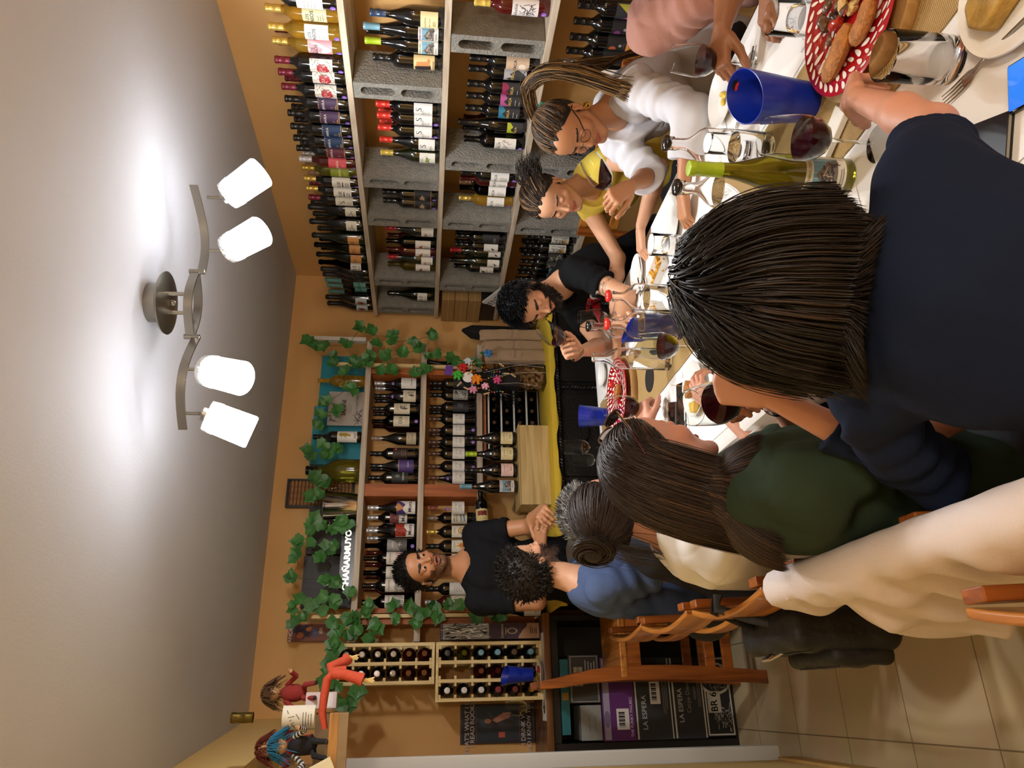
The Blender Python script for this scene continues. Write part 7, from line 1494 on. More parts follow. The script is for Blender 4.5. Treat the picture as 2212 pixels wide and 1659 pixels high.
            if shirt_extra: d=shirt_extra(d,Pt,dict(N=N,P=P_,fw=fw,up=up,ax=ax_,B=B3))
            return d
        pts=np.array([j[k] for k in ('SR','SL','ER','EL','N','P')]+([j['WR'],j['WL']] if isinstance(sleeve,dict) or sleeve>1 else [])); v2,F2=net(clothf,pts.min(0)-.19,pts.max(0)+.13,.0055)
        sc_=np.array(srgb(shirt)); np_mesh('shirt',v2,F2,tint_mat('cloth_tint',.9,bump=.15,bscale=500,spec=.15),t,np.tile(sc_,(len(v2),1)),inv=inv)
    # trousers, shoes
    if trousers:
        g=MB(); kn=knee
        hipR,hipL=P_-ax_*.09-up*.02,P_+ax_*.09-up*.02
        if feet is None:
            KR=hipR+fw*.40*V(1,1,0)+V(0,0,-.02); KL=hipL+fw*.40*V(1,1,0)+V(0,0,-.02); AR=KR-fw*.06*V(1,1,0); AR[2]=.20; AL=KL-fw*.02*V(1,1,0); AL[2]=.20
            KR[2]=min(KR[2],.68); KL[2]=min(KL[2],.68)
        else: (KR,AR),(KL,AL)=[(np.array(a,np.float32),np.array(b,np.float32)) for a,b in feet]
        def tf(Pt):
            d=ell(Pt,P_-up*.02,(.165,.165,.12))
            for h_,K,A in ((hipR,KR,AR),(hipL,KL,AL)): d=smin(d,cone(Pt,h_,K,.088,.062),.03); d=smin(d,cone(Pt,K,A,.062,.046),.02)
            return smin(d,d,.01)-.0015*np.sin(Pt[:,2]*70+Pt[:,0]*30)
        pts=np.array([hipR,hipL,KR,KL,AR,AL,P_]); v3,F3=net(tf,pts.min(0)-.18,pts.max(0)+.16,.010,0); np_mesh('trousers',v3,F3,tint_mat('trouser_tint',.85),t,np.tile(np.array(srgb(trousers)),(len(v3),1)),inv=inv)
        for A in (AR,AL):
            s=MB(); f2=nrm(fw*V(1,1,0)); a0=A-inv; fl=A[2]-.06; lump(s,tuple(a0+V(0,0,-.05)+f2*.06),(.13 if abs(f2[0])>.7 else .05,.13 if abs(f2[1])>=.7 else .05,.045),random.Random(1),14,0,.05); s.build('shoe',mat('dark_shoe','#18171a',.5),t)
    info=dict(t=t,hd=hd,N=N,fw=fw,up=up,ax=ax_,inv=inv,HJ=HJ,SR=SR,SL=SL)
    if hair: hair(info)
    if beardhair:
        rn_=np.random.RandomState(5); p=(rn_.rand(beardhair[1]*6,3)*np.array([.124,.100,.095])+np.array([-.062,-.005,-.125])).astype(np.float32)
        hs=lambda X: head_sdf(X,female,mouth,eyes,beard,1.03)
        for _ in range(4):
            I3=np.eye(3,dtype=np.float32)*.002; g_=np.stack([hs(p+I3[i])-hs(p-I3[i]) for i in range(3)],1)/.004; p=(p-hs(p)[:,None]*g_).astype(np.float32)
        ax0=np.abs(p[:,0]); z_=p[:,2]; bad=(z_>-.030)|(z_<-.13)|(p[:,1]<-.01)|((ax0<.030)&(z_>-.0465))|((ax0<.044)&(z_>-.052)&(p[:,1]>.045)&~((ax0<.03)&(z_<-.047)))|((ax0<.022)&(np.abs(z_+.064)<.009))
        rt=list(p[~bad][:beardhair[1]])
        hair_obj(info,[strands(info,rt,lambda h_,X,t_,rn:((h_.loc(X)-np.array([0,.01,-.045]))*np.array([.8,1,.8])+np.array([0,0,-.035])+rn.normal(size=X.shape)*.02)@h_.M,3,beardhair[2]/3,.0009,beardhair[0],.4,lift=0,seed=3,collide=False,stiff=.2)],'beard')
    return info

# hair: locks traced over the skull, then falling
def strands(info,roots,flow,nseg,step,width,col,var=.25,tie=None,lift=.006,seed=1,name='hair',streak=None,curl=0,collide=True,obj=None,stiff=.55,flat=.45,label=None,taper=.55,zend=None,lenmin=1.0):
    hd=info['hd']; rn=np.random.RandomState(seed); P=np.array([hd.wor(r) for r in roots],np.float32); n=len(P); path=[P.copy()]; d=np.zeros_like(P)
    N,ax_,up=info['N'],info['ax'],info['up']
    def body_d(X):
        q=hd.loc(X); a=ell(q,(0,-.014,.028),(.078,.100,.090))*hd.k; a=np.minimum(a,cone(X,hd.wor((0,-.02,-.05)),N,.055,.058))
        b=cone(X,info['SR']-up*.0,info['SL'],.066,.066); return np.minimum(a,np.minimum(b,cone(X,N-up*.10,N-up*.40,.135,.15)))
    def grad(X):
        e=.003; return np.stack([body_d(X+np.eye(3,dtype=np.float32)[i]*e)-body_d(X-np.eye(3,dtype=np.float32)[i]*e) for i in range(3)],1)/(2*e)
    zj=rn.normal(size=n)*.018; lf=(lenmin+(1-lenmin)*np.clip((np.array(roots)[:,2]+.055)/.15,0,1))[:,None].astype(np.float32); off=lift*(.6+rn.rand(n,1)*1.6); ph=rn.rand(n)*6.28; g=grad(P); d=g*.3
    for k in range(nseg):
        f=flow(hd,P,k/nseg,rn); f=f/np.maximum(np.linalg.norm(f,axis=1,keepdims=True),1e-6); d=d*stiff+f*(1-stiff); d/=np.maximum(np.linalg.norm(d,axis=1,keepdims=True),1e-6)
        if curl: d=d+curl*np.stack([np.sin(k*1.1+ph),np.cos(k*1.3+ph*1.7),np.sin(k*.9+ph*2)],1)*.5
        mv=1.0 if zend is None else (P[:,2]>zend+zj)[:,None].astype(np.float32)*.93+.07
        P=P+d*step*(.9+.2*rn.rand(n,1))*mv*lf
        if collide:
            for _ in range(2):
                dd=body_d(P); m=dd<off[:,0]; 
                if m.any(): P[m]+=grad(P[m])*(off[m,0]-dd[m])[:,None]
        path.append(P.copy())
    A=np.stack(path,1); K=nseg+1; tg=np.gradient(A,axis=1); tg/=np.maximum(np.linalg.norm(tg,axis=2,keepdims=True),1e-6)
    nr=grad(A.reshape(-1,3)).reshape(n,K,3); nr/=np.maximum(np.linalg.norm(nr,axis=2,keepdims=True),1e-6); sd=np.cross(tg,nr); sd/=np.maximum(np.linalg.norm(sd,axis=2,keepdims=True),1e-6)
    tt=np.linspace(0,1,K)[None,:,None]; w=width*(.6+.8*rn.rand(n,1,1))*(1-taper*tt**2.5)*np.minimum(1,.35+tt*6); w[:,-1]*=.15
    ring=[A+sd*w, A+nr*w*flat, A-sd*w, A-nr*w*flat*.6]; vv=np.stack(ring,2).reshape(-1,3); I=np.arange(n*K*4).reshape(n,K,4); fs=[]
    for q in range(4): fs.append(np.stack([I[:,:-1,q],I[:,:-1,(q+1)%4],I[:,1:,(q+1)%4],I[:,1:,q]],-1).reshape(-1,4))
    c=np.array(srgb(col)); cc=c[None]*(1+var*(rn.rand(n,1)*2-1)); 
    if streak:
        sc,fr,fn=streak; m=(rn.rand(n)<fr)&fn(np.array(roots)); cc[m]=np.array(srgb(sc))*(.7+.5*rn.rand(m.sum(),1))
    cc=np.repeat(cc,K*4,0); return vv,np.concatenate(fs),cc
def scalp(n,seed,zmin=-.02,front=.072,ymin=-.2,fn=None):
    rn=np.random.RandomState(seed); out=[]
    while len(out)<n:
        v=rn.normal(size=3); v/=np.linalg.norm(v); p=np.array((0,-.014,.028))+v*np.array((.076,.098,.087))
        hl= .030+.040*(1-abs(p[0])/.07)           # hairline height at the front
        if p[1]>.035 and p[2]<hl+.0: continue
        if p[1]>-.005 and p[2]<.012+ (p[1])*.9: continue
        if p[2]<zmin and p[1]>-.02: continue
        if p[2]<-.055: continue
        if fn and not fn(p): continue
        out.append(p)
    return out
def hair_obj(info,parts,name='hair',cap=None,label=None):
    vs=[];fs=[];cs=[];o=0
    for v,f,c in parts: vs.append(v); fs.append(f+o); cs.append(c); o+=len(v)
    ob=np_mesh(name,np.concatenate(vs),np.concatenate(fs),M_HAIR,info['t'],np.concatenate(cs),inv=info['inv'])
    if label: ob['label']=label
    return ob
def skullcap(info,col,thick=.009,cut=None,n=.005,extra=None):
    """closed base of hair under the locks"""
    hd=info['hd']
    def f(P):
        q=hd.loc(P); d=ell(q,(0,-.015,.029),(.0755+thick,.0975+thick,.086+thick)); w=.0016*np.sin(q[:,0]*170+q[:,2]*90)*np.sin(q[:,1]*120)
        hl=np.maximum(.030+.040*(1-np.abs(q[:,0])/.07)-q[:,2], q[:,1]*0-1); face=np.minimum(q[:,1]-.030,hl)          # front region below hairline
        side=np.minimum(q[:,1]+.012, .010+q[:,1]*.9-q[:,2])
        low=-.060-q[:,2]
        d=smax(d+w,face,.006); d=smax(d,side,.006); d=smax(d,low,.01)
        if extra: d=extra(d,P,q)
        return d*hd.k
    c=hd.c; v,F=net(f,c-.17,c+.17,n*1.0,1); return v,F,np.tile(np.array(srgb(col)),(len(v),1))
def flow_back(down=.6,side=0):       # combed back then down
    def fl(hd,P,t,rn):
        q=hd.loc(P); l=np.tile(np.array([side,-1,-.15],np.float32),(len(P),1)); l[:,2]-=down*(q[:,1]<0)*1.6
        w=l@hd.M; w[:,2]-=.15+t*.9; return w
    return fl
def flow_short(mess=.4,dirl=(0,.6,.2)):
    def fl(hd,P,t,rn):
        q=hd.loc(P); rad=q-np.array([0,-.02,.02]); rad/=np.linalg.norm(rad,axis=1,keepdims=True); l=rad*.5+np.array(dirl)+rn.normal(size=q.shape)*mess; l[:,2]-=np.clip(.05-q[:,2],0,.1)*14; return l@hd.M
    return fl
def short_hair(col,n=1500,length=.03,mess=.45,dirl=(0,.5,.25),seed=1,var=.35,width=.0022,thick=.010,curl=0,grey=None):
    def mk(info):
        k=4; s=strands(info,scalp(n,seed),flow_short(mess,dirl),k,length/k,width,col,var,lift=.010,seed=seed,curl=curl,streak=grey,collide=False,stiff=.3)
        hair_obj(info,[skullcap(info,col,thick),s])
    return mk

def flow_part(out=.55,down=1.0,back=.25,tow=None,front_back=.9):
    """parted on top, falling to the sides and back, then straight down"""
    def fl(hd,P,t,rn):
        q=hd.loc(P); top=np.clip((q[:,2]-.05)/.06,0,1); l=np.zeros_like(q); l[:,0]=np.clip((q[:,0]+.004)*40,-1,1)*out*(.3+top); l[:,1]=-back-(q[:,1]>.0)*front_back; l[:,2]=-.35-(1-top)*.8
        w=l@hd.M; w[:,2]-=t*2.2*down
        if tow is not None: w+=np.asarray(tow)*t
        return w
    return fl
def flow_to(pt,pull=1.0):
    def fl(hd,P,t,rn):
        T=hd.wor(pt); d=T-P; L_=np.linalg.norm(d,axis=1,keepdims=True); return d/np.maximum(L_,.004)
    return fl
def flow_tail(dirs):
    """world directions in sequence"""
    D=[nrm(d) for d in dirs]
    def fl(hd,P,t,rn):
        i=min(int(t*len(D)),len(D)-1); return np.tile(D[i],(len(P),1))+rn.normal(size=P.shape)*.06
    return fl
def around(hd_pt,n,r,seed):
    rn=np.random.RandomState(seed); return [np.array(hd_pt)+rn.normal(size=3)*r for _ in range(n)]
def hoop(info,loc,r,name,m,tube=.0016,rot=(0,0,0),label=None):
    mb=MB(); c=Vector([float(q) for q in (info['hd'].wor(loc)-info['inv'])]); M_=Matrix([[float(x) for x in row] for row in info['hd'].M]).transposed(); E_=Euler(rot).to_matrix()
    pts=[c+M_@(E_@Vector((0,r*math.cos(a),r*math.sin(a)-r))) for a in [2*PI*i/20 for i in range(20)]]
    mb.tube(pts,tube,6,closed=True); o=mb.build(name,m,info['t']); 
    if label: o['label']=label
    return o
def band(info,W,dirv,r,name,m,w=.006,label=None,th=.0018):
    d=nrm(dirv); mb=MB(); q=Vector([float(x) for x in d]).to_track_quat('Z','Y').to_euler(); mb.at(tuple(float(x) for x in (np.asarray(W)-info['inv'])),q)
    mb.lathe([(r,-w),(r+th,-w),(r+th,w),(r,w),(r,-w)],28,cap=False); o=mb.build(name,m,info['t']); 
    if label: o['label']=label
    return o
def held_glass(label,foot,rim,fill,wine=None,sc=1.0):
    a=Vector(foot); b=Vector(rim); q=(b-a).to_track_quat('Z','Y').to_euler(); return wine_glass(label,a,tuple(q),fill,sc=sc)
# ---------------------------------------------------------------- the guests
J=PEOPLE
gold=mat('gold_jewellery','#d9a441',.2,metal=1.0); silver=mat('silver_jewellery','#c9c9cc',.2,metal=1.0)
def nape(p): return True
person('person','man standing by the back shelves in a black t-shirt, mouth open, hands clasped',J['stand'],(.22,-.97,-.03),'tan',roll=-8,mouth='open',eyes='half',beardcol='#2a1c16',stubble=.35,beardhair=('#1c1411',500,.005),hair=short_hair('#14110f',1800,.034,.35,(0,.3,.3),3,thick=.013),shirt='#121316',sleeve=.62,neckhole=(0,.03,.012,.066),trousers='#6d6a62',
    feet=(((.52,3.62,.50),(.52,3.68,.10)),((.69,3.62,.50),(.69,3.68,.10))),
    hands={'R':dict(dir=(.8,-.35,.05),n=(-.1,-.6,.8),curl=[(30,35,20)]*4,thumb=(.7,.1,.1)),'L':dict(dir=(-.25,-.55,.1),n=(.5,-.3,.8),curl=[(35,50,30)]*4)})
person('person','seated bearded man in a slate blue t-shirt, seen from behind, curly dark hair',J['blue'],(.93,.30,.06),'light',roll=0,beard=.000,beardcol='#241711',stubble=.15,beardhair=('#1f1511',900,.013),eyes='half',cell=.0036,hair=short_hair('#1d1611',2600,.040,.7,(0,.0,.5),5,thick=.015,curl=.8,width=.0026),shirt='#4b5a7c',sleeve=.75,neckhole=(0,.03,.018,.068),fold=1.3,
    hands={'R':dict(n=(0,0,1)),'L':dict(n=(0,0,1))})
def tee_print(info):
    pass
i_=person('person','bearded man in a printed black t-shirt leaning down to smell his wine glass',J['beard'],(-.74,-.46,-.48),'light',roll=-4,beard=.003,beardcol='#0d0b0b',stubble=.05,beardhair=('#0d0b0c',1100,.015),eyes='closed',hair=short_hair('#0b0b0d',2400,.050,.18,(0,.8,.15),7,thick=.014,width=.0026),shirt='#0c0d0f',sleeve=.60,neckhole=(0,.035,.015,.072),
    hands={'R':dict(dir=(-.2,-.35,.9),n=(.1,.9,.35),curl=HOLD,thumb=(.5,.5,.3)),'L':dict(dir=(-.6,.7,.0),n=(0,0,1))},tattoo=lambda j:(j['SL']*.5+j['EL']*.5,j['EL']*.35+j['WL']*.65))
held_glass('wine glass with dark wine tilted to the nose of the bearded man in black',(1.293,2.65,1.086),(1.344,2.52,1.25),.35)
# print on the black shirt and tattoo on his arm
def on_shirt(info,name,draw,off,up_,sidev,dist=.30):
    """flat artwork pressed onto the chest of a figure along its facing direction"""
    sh=[c for c in info['t'].children if c.name.startswith('shirt')][0]; dg=bpy.context.evaluated_depsgraph_get(); from mathutils.bvhtree import BVHTree
    bv=BVHTree.FromPolygons([v.co for v in sh.data.vertices],[tuple(p.vertices) for p in sh.data.polygons])
    n=Vector([float(x) for x in draw['n']]).normalized(); u=Vector([float(x) for x in sidev]).normalized(); w=n.cross(u).normalized()*-1 if False else u.cross(n)*-1; c=Vector([float(x) for x in off])-Vector([float(x) for x in info['inv']])
    def fn(x,y):
        p=c+u*x+w*y+n*dist; h=bv.ray_cast(p,-n); q=h[0] if h[0] is not None else c+u*x+w*y
        return tuple(q+n*.0022)
    mb=MB(); mb.fixn=False; mats=draw['f'](mb,fn); o=mb.build(name,mats,info['t'],smooth=False); return o
def print_art(mb,fn):
    def grid_poly(x0,x1,y0,y1,m,sk=0):
        for i in range(6):
            for j in range(4):
                a,b=x0+(x1-x0)*i/6,x0+(x1-x0)*(i+1)/6; c_,d_=y0+(y1-y0)*j/4,y0+(y1-y0)*(j+1)/4
                mb.add([fn(a+sk*c_,c_),fn(b+sk*c_,c_),fn(b+sk*d_,d_),fn(a+sk*d_,d_)],[(0,1,2,3)],m)
    grid_poly(-.085,-.020,-.03,.035,0,.2); grid_poly(.080,.096,-.05,.035,1,.2)
    flat_text(mb,'OAL',.045,lambda x,y:fn(x+.2*y,y),1,cx=.035,cy=.004,bold=.05); flat_text(mb,'B',.045,lambda x,y:fn(x+.2*y,y),2,cx=-.045,cy=.002,bold=.05)
    flat_text(mb,'cuyanas',.014,fn,1,cx=.02,cy=-.040,bold=.02); return [paper('#b8222a'),paper('#dcdad6'),paper('#0c0d0f')]
on_shirt(i_,'shirt_print',dict(n=(-.72,-.62,.10),f=print_art),(1.56,2.70,.97),None,(.65,-.75,0))
person('person','woman in a yellow V-neck top with dark tied hair, reaching across the table',J['yellow'],(-.84,-.40,-.32),'light',roll=4,female=True,eyes='closed',lips='#a8443e',shirt='#cfb24a',sleeve=0,neckhole=(0,.07,.0,.075),fold=1.2,
    hands={'R':dict(dir=(-.95,.05,-.12),n=(-.1,-.35,.9),curl=RELAX),'L':dict(dir=(-.8,.5,-.1),n=(0,0,1))},
    hair=lambda I:(hair_obj(I,[skullcap(I,'#1d1410',.008),strands(I,scalp(2200,11),flow_to((0,-.125,.018)),8,.020,.0018,'#22170f',.35,lift=.006,seed=2,streak=('#6e5234',.25,lambda r:(r[:,2]>.05)&(r[:,1]>-.02)),stiff=.55),
        strands(I,around((0,-.128,.018),260,.014,4),flow_tail([(.6,-.5,.5),(.5,-.6,.1),(.3,-.5,-.8)]),7,.018,.0022,'#241910',.4,seed=3,curl=.8,collide=False)]),
        hoop(I,(.079,-.006,-.040),.004,'earring',mat('pearl','#e8e2d4',.15),.0035),hoop(I,(-.079,-.006,-.040),.004,'earring',mat('pearl','#e8e2d4',.15),.0035)))
def white_hair(I):
    tie=(0,-.118,.075); st=('#6b5236',.45,lambda r:(r[:,2]>.03))
    hair_obj(I,[skullcap(I,'#15100e',.007),strands(I,scalp(2800,21),flow_to(tie),9,.020,.0018,'#281d15',.35,lift=.005,seed=5,streak=st,stiff=.45),
      strands(I,around((0,-.124,.080),420,.008,6),flow_tail([(.75,-.2,.25),(.45,-.3,-.8),(.15,-.2,-1),(.1,-.15,-1),(.08,-.1,-1),(.05,-.1,-1),(.05,-.05,-1),(.05,0,-1)]),24,.024,.0028,'#2a1d12',.45,seed=7,streak=('#8f6e42',.4,lambda r:r[:,2]>-1),lift=.012,taper=.8),
      strands(I,around((.01,-.122,.080),380,.008,8),flow_tail([(.25,-.6,.15),(-.15,-.7,-.6),(-.35,-.4,-1),(-.4,-.15,-1),(-.4,.0,-1),(-.35,.0,-1),(-.2,.0,-1)]),22,.023,.0026,'#3a2918',.45,seed=9,streak=('#a07e4c',.45,lambda r:r[:,2]>-1),lift=.014,taper=.8)])
    MB().at(tuple(float(x) for x in (I['hd'].wor((0,-.122,.078))-I['inv'])),(.6,.3,0)).lathe([(.013,-.006),(.018,-.006),(.018,.006),(.013,.006)],16,cap=False).build('hair_tie',mat('black_tie','#0c0c0d',.7),I['t'])
    cl=MB().at(tuple(float(x) for x in (I['hd'].wor((-.035,-.115,.065))-I['inv'])),(.5,.2,.4)).box(-.004,.004,-.012,.012,-.004,.004); cl.build('hair_clip',mat('teal_clip','#2f8f7a',.4),I['t'],smooth=False)
    for s_ in (-1,1): band(I,I['hd'].wor((s_*.081,-.004,-.050)),I['hd'].M[1],.0075,'earring',gold,w=.006,th=.0022)
    g=MB(); h=I['hd']; W_=lambda p: tuple(float(x) for x in (h.wor(p)-I['inv'])); frm=mat('dark_frame','#15100e',.25)
    for s_ in (-1,1):
        g.tube([W_((s_*.033+.024*math.cos(a),.100-.006*abs(math.cos(a)),-.004+.018*math.sin(a))) for a in [2*PI*k/18 for k in range(18)]],.0012,6,closed=True)
        g.tube([W_((s_*.057,.094,.006)),W_((s_*.074,.055,.008)),W_((s_*.080,.0,.010)),W_((s_*.079,-.022,-.004))],.0020,6)
    g.tube([W_((-.009,.101,.002)),W_((0,.103,.004)),W_((.009,.101,.002))],.0012,6); g.build('eyeglasses',frm,I['t'])
def vneck(d,Pt,k):
    q=(Pt-k['N'])@k['B'].T; v=np.maximum(np.abs(q[:,0])-.045-.35*(q[:,2]+.02)*(q[:,2]>-.16), 0)+np.maximum(-(q[:,2]+.16),0)+np.maximum(-(q[:,1]-.02),0)-.003; return smax(d,-v,.004)
i_=person('person','woman in a white shirt and eyeglasses with a long highlighted ponytail, smelling her wine',J['white'],(-.90,-.24,-.36),'tan',roll=0,female=True,eyes='closed',lips='#8c3f36',shirt='#c9c9cf',sleeve=1.62,collar=1,loose=.012,neckhole=(0,.05,.0,.072),fold=1.9,shirt_extra=vneck,
    hands={'R':dict(dir=(-.6,.0,.75),n=(-.3,-.8,.3),curl=HOLD,thumb=(.45,.5,.3)),'L':dict(dir=(-.72,.62,-.16),n=(-.1,-.1,.98),curl=[(25,40,25),(32,44,25),(40,46,26),(46,46,26)])},hair=white_hair)
held_glass('wine glass with red wine tilted to the nose of the woman in the white shirt',(1.525,2.01,1.045),(1.684,1.92,1.177),.32)
band(i_,(1.53,1.765,.905),(-.8,.6,0),.026,'bracelet',silver,w=.0015)
wine_glass('wine glass with red wine held by the stem by the person in pink',(1.524,1.356,TZ+.003),fill=.35)
i_=person('person','person in a printed dusty pink t-shirt at the right edge, holding a wine glass stem',J['pink'],(-.82,-.50,-.22),'brown',beardcol='#1a1210',stubble=.3,hair=short_hair('#100d0c',1200,.03,.3,(0,.3,.3),8),shirt='#a87c70',sleeve=.80,loose=.014,fold=1.8,neckhole=(0,.035,.015,.066),
    hands={'R':dict(dir=(-.8,.5,.02),n=(-.15,-.35,.9),curl=HOLD,thumb=(.5,.4,.3)),'L':dict(dir=(-.75,.55,-.10),n=(0,-.1,.98),curl=[(30,50,30)]*4)})
def pink_art(mb,fn):
    for k in range(15):      # a wing of dark feathers
        a=-.2+.09*k; L_=.05+.004*k; x0,y0=.0+.002*k,.02-.001*k
        dx,dy=math.cos(-1.2-a)*L_,math.sin(-1.2-a)*L_; nx,ny=-dy*.05,dx*.05
        mb.add([fn(x0-nx,y0-ny),fn(x0+dx*.6-nx*1.6,y0+dy*.6-ny*1.6),fn(x0+dx,y0+dy),fn(x0+dx*.6+nx*1.6,y0+dy*.6+ny*1.6),fn(x0+nx,y0+ny)],[(0,1,2,3,4)],0)
    rn=random.Random(3)
    for k in range(40):
        x,y=rn.uniform(-.10,.02),rn.uniform(-.10,-.04); a=rn.uniform(0,3); L_=.012; dx,dy=math.cos(a)*L_,math.sin(a)*L_
        mb.add([fn(x-dx,y-dy),fn(x+dx,y+dy),fn(x+dx-dy*.25,y+dy+dx*.25),fn(x-dx-dy*.25,y-dy+dx*.25)],[(0,1,2,3)],0)
    flat_text(mb,'ALTA',.020,fn,1,cx=.02,cy=.08,bold=.02); flat_text(mb,'FIND YOUR VOICE',.012,fn,1,cx=.05,cy=-.11); return [paper('#4a4242'),paper('#6b5650')]
on_shirt(i_,'shirt_print',dict(n=(-.75,-.62,.1),f=pink_art),(1.76,1.20,.93),None,(.62,-.75,0))
def green_hair(I):
    st=('#4c3524',.30,lambda r:r[:,2]<.07)
    hair_obj(I,[skullcap(I,'#1b1310',.010),strands(I,scalp(6500,31),flow_part(.10,1.2,.22,front_back=1.6),17,.0215,.0014,'#261a13',.35,seed=11,lift=.005,streak=st,taper=.7,stiff=.6,zend=.99,lenmin=.72),
        strands(I,[r for r in scalp(900,32) if r[0]<-.03 and r[1]<.02],flow_part(.3,1.0,.0,tow=(.5,.0,0)),14,.022,.0024,'#3a2517',.35,seed=12,lift=.012,taper=.7)])
    g=MB(); h=I['hd']; W_=lambda p: tuple(float(x) for x in (h.wor(p)-I['inv'])); 
    l=MB()
    for s_ in (-1,1):
        ring_=[W_((s_*.034+.028*math.cos(a),.055+.018*math.sin(a)*.7,.118+.018*math.sin(a)*-.7)) for a in [2*PI*k/20 for k in range(20)]]
        g.tube(ring_,.0022,6,closed=True); l.add([W_((s_*.034,.056,.119))]+ring_,[(0,1+k,1+(k+1)%20) for k in range(20)])
        g.tube([W_((s_*.062,.052,.116)),W_((s_*.080,.01,.088)),W_((s_*.088,-.05,.045))],.0026,6)
    g.tube([W_((-.008,.06,.121)),W_((0,.064,.124)),W_((.008,.06,.121))],.002,6); o=g.build('sunglasses',mat('dark_red_frame_gloss','#3a0f12',.15,coat=.5),I['t']); l.fixn=False; l.build('lens',mat('smoke_lens','#1a0d0c',.03,trans=.5),o)
i_=person('person','woman in a dark green t-shirt with long brown hair and sunglasses on her head',J['green'],(.92,.22,-.30),'pink',roll=0,female=True,eyes='closed',lips='#8f4a42',shirt='#2d3b2d',sleeve=.66,loose=.012,neckhole=(0,.035,.015,.062),fold=1.2,hair=green_hair,cell=.0026,
    hands={'L':dict(dir=(0,-.45,.85),n=(.8,.4,.2),curl=HOLD,thumb=(.5,.5,.3)),'R':dict(n=(0,0,1))})
band(i_,(.568,1.372,.955),(0,-.5,.8),.027,'watch',mat('black_band','#0f0f10',.3),w=.008)
held_glass('large wine glass with red wine tilted to the nose of the long-haired woman in green',(.558,1.30,1.011),(.492,1.22,1.202),.40,sc=1.02)
def bun_hair(I):
    tie=(0,-.125,.045)
    hair_obj(I,[skullcap(I,'#211712',.008),strands(I,scalp(2800,41),flow_to(tie),9,.020,.0018,'#2a1d15',.3,lift=.005,seed=15,stiff=.45),
        strands(I,around((0,-.140,.052),240,.006,44),lambda hd,P,t,rn:(lambda q:np.stack([-(q[:,2]-.055),q[:,1]*0,(q[:,0])],1)@hd.M)(hd.loc(P)),18,.011,.0036,'#241811',.3,seed=16,collide=False,stiff=.2),
        strands(I,around((.0,-.12,.0),60,.02,45),flow_tail([(-.2,-.2,-1),(-.2,-.1,-1)]),8,.016,.0012,'#2a1d15',.3,seed=18)])
    MB().ball(tuple(float(x) for x in (I['hd'].wor((0,-.142,.055))-I['inv'])),(.030,.026,.030),18).build('hair_bun',tint_free,I['t'])
    for k in range(3): hoop(I,(-.083,-.006+.006*k,-.036+.012*k),.005,'earring',silver,.0011)
tint_free=mat('bun_brown','#1f1510',.4,bump=.6,bscale=120,stretch=(1,1,6))
i_=person('person','woman in a loose white shirt with brown hair in a bun, seen from behind',J['bun'],(.88,.38,-.16),'pink',female=True,eyes='half',shirt='#dedad6',sleeve=1.55,loose=.020,neckhole=(0,.02,.02,.062),fold=2.0,hair=bun_hair,
    hands={'L':dict(dir=(.9,.3,.1),n=(-.2,-.5,.8),curl=HOLD,thumb=(.5,.4,.3)),'R':dict(n=(0,0,1))})
wine_glass('wine glass with red wine held by the stem beside the far red plate',(.925,2.302,TZ+.003),fill=.32)
person('person','man with short grey hair in a dark shirt, hidden behind the woman with the bun',J['grey'],(.95,.12,-.22),'light',eyes='half',hair=short_hair('#4a4846',2400,.036,.4,(0,.4,.2),9,thick=.012,var=.6,grey=('#9a9894',.35,lambda r:r[:,2]>-1)),shirt='#2a2c33',sleeve=.7,
    hands={'R':dict(n=(0,0,1)),'L':dict(n=(0,0,1))})
def navy_hair(I):
    hair_obj(I,[skullcap(I,'#0f0b0a',.008),strands(I,scalp(8500,51),flow_part(.40,.9,.22),12,.0180,.0015,'#171210',.28,seed=21,lift=.009,streak=('#2a1e19',.35,lambda r:r[:,2]<.07),taper=.6,stiff=.62,curl=.04,lenmin=.42),
        strands(I,scalp(3600,52),flow_part(.38,.9,.26),12,.0180,.0015,'#151010',.35,seed=22,lift=.017,streak=('#2c1f18',.3,lambda r:r[:,2]<.09),taper=.6,stiff=.62,curl=.07,lenmin=.42)])
i_=person('person','woman in a navy shirt with dark shoulder-length hair, nearest the camera, back turned',J['navy'],(.74,.66,-.12),'pink',female=True,eyes='open',shirt='#141d33',sleeve=dict(R=.48,L=1.62),loose=.004,neckhole=(0,.02,.02,.062),fold=1.3,hair=navy_hair,cell=.0026,chest=1.04,arm=.92,
    hands={'R':dict(dir=(.75,.55,-.38),n=(.2,.15,.95),curl=[(35,40,20),(40,40,20),(45,42,20),(50,45,20)],thumb=(.5,.5,.3)),'L':dict(dir=(.35,.45,.60),n=(-.55,-.35,.65),curl=[(60,75,40),(65,75,40),(70,75,40),(72,75,40)],thumb=(.5,.4,.6))})
K=i_['HJ']['L']['f'][0]; band(i_,(K[0][0]+K[1][0])/2,K[1][0]-K[0][0],.0088,'ring',silver,w=.004,th=.003)

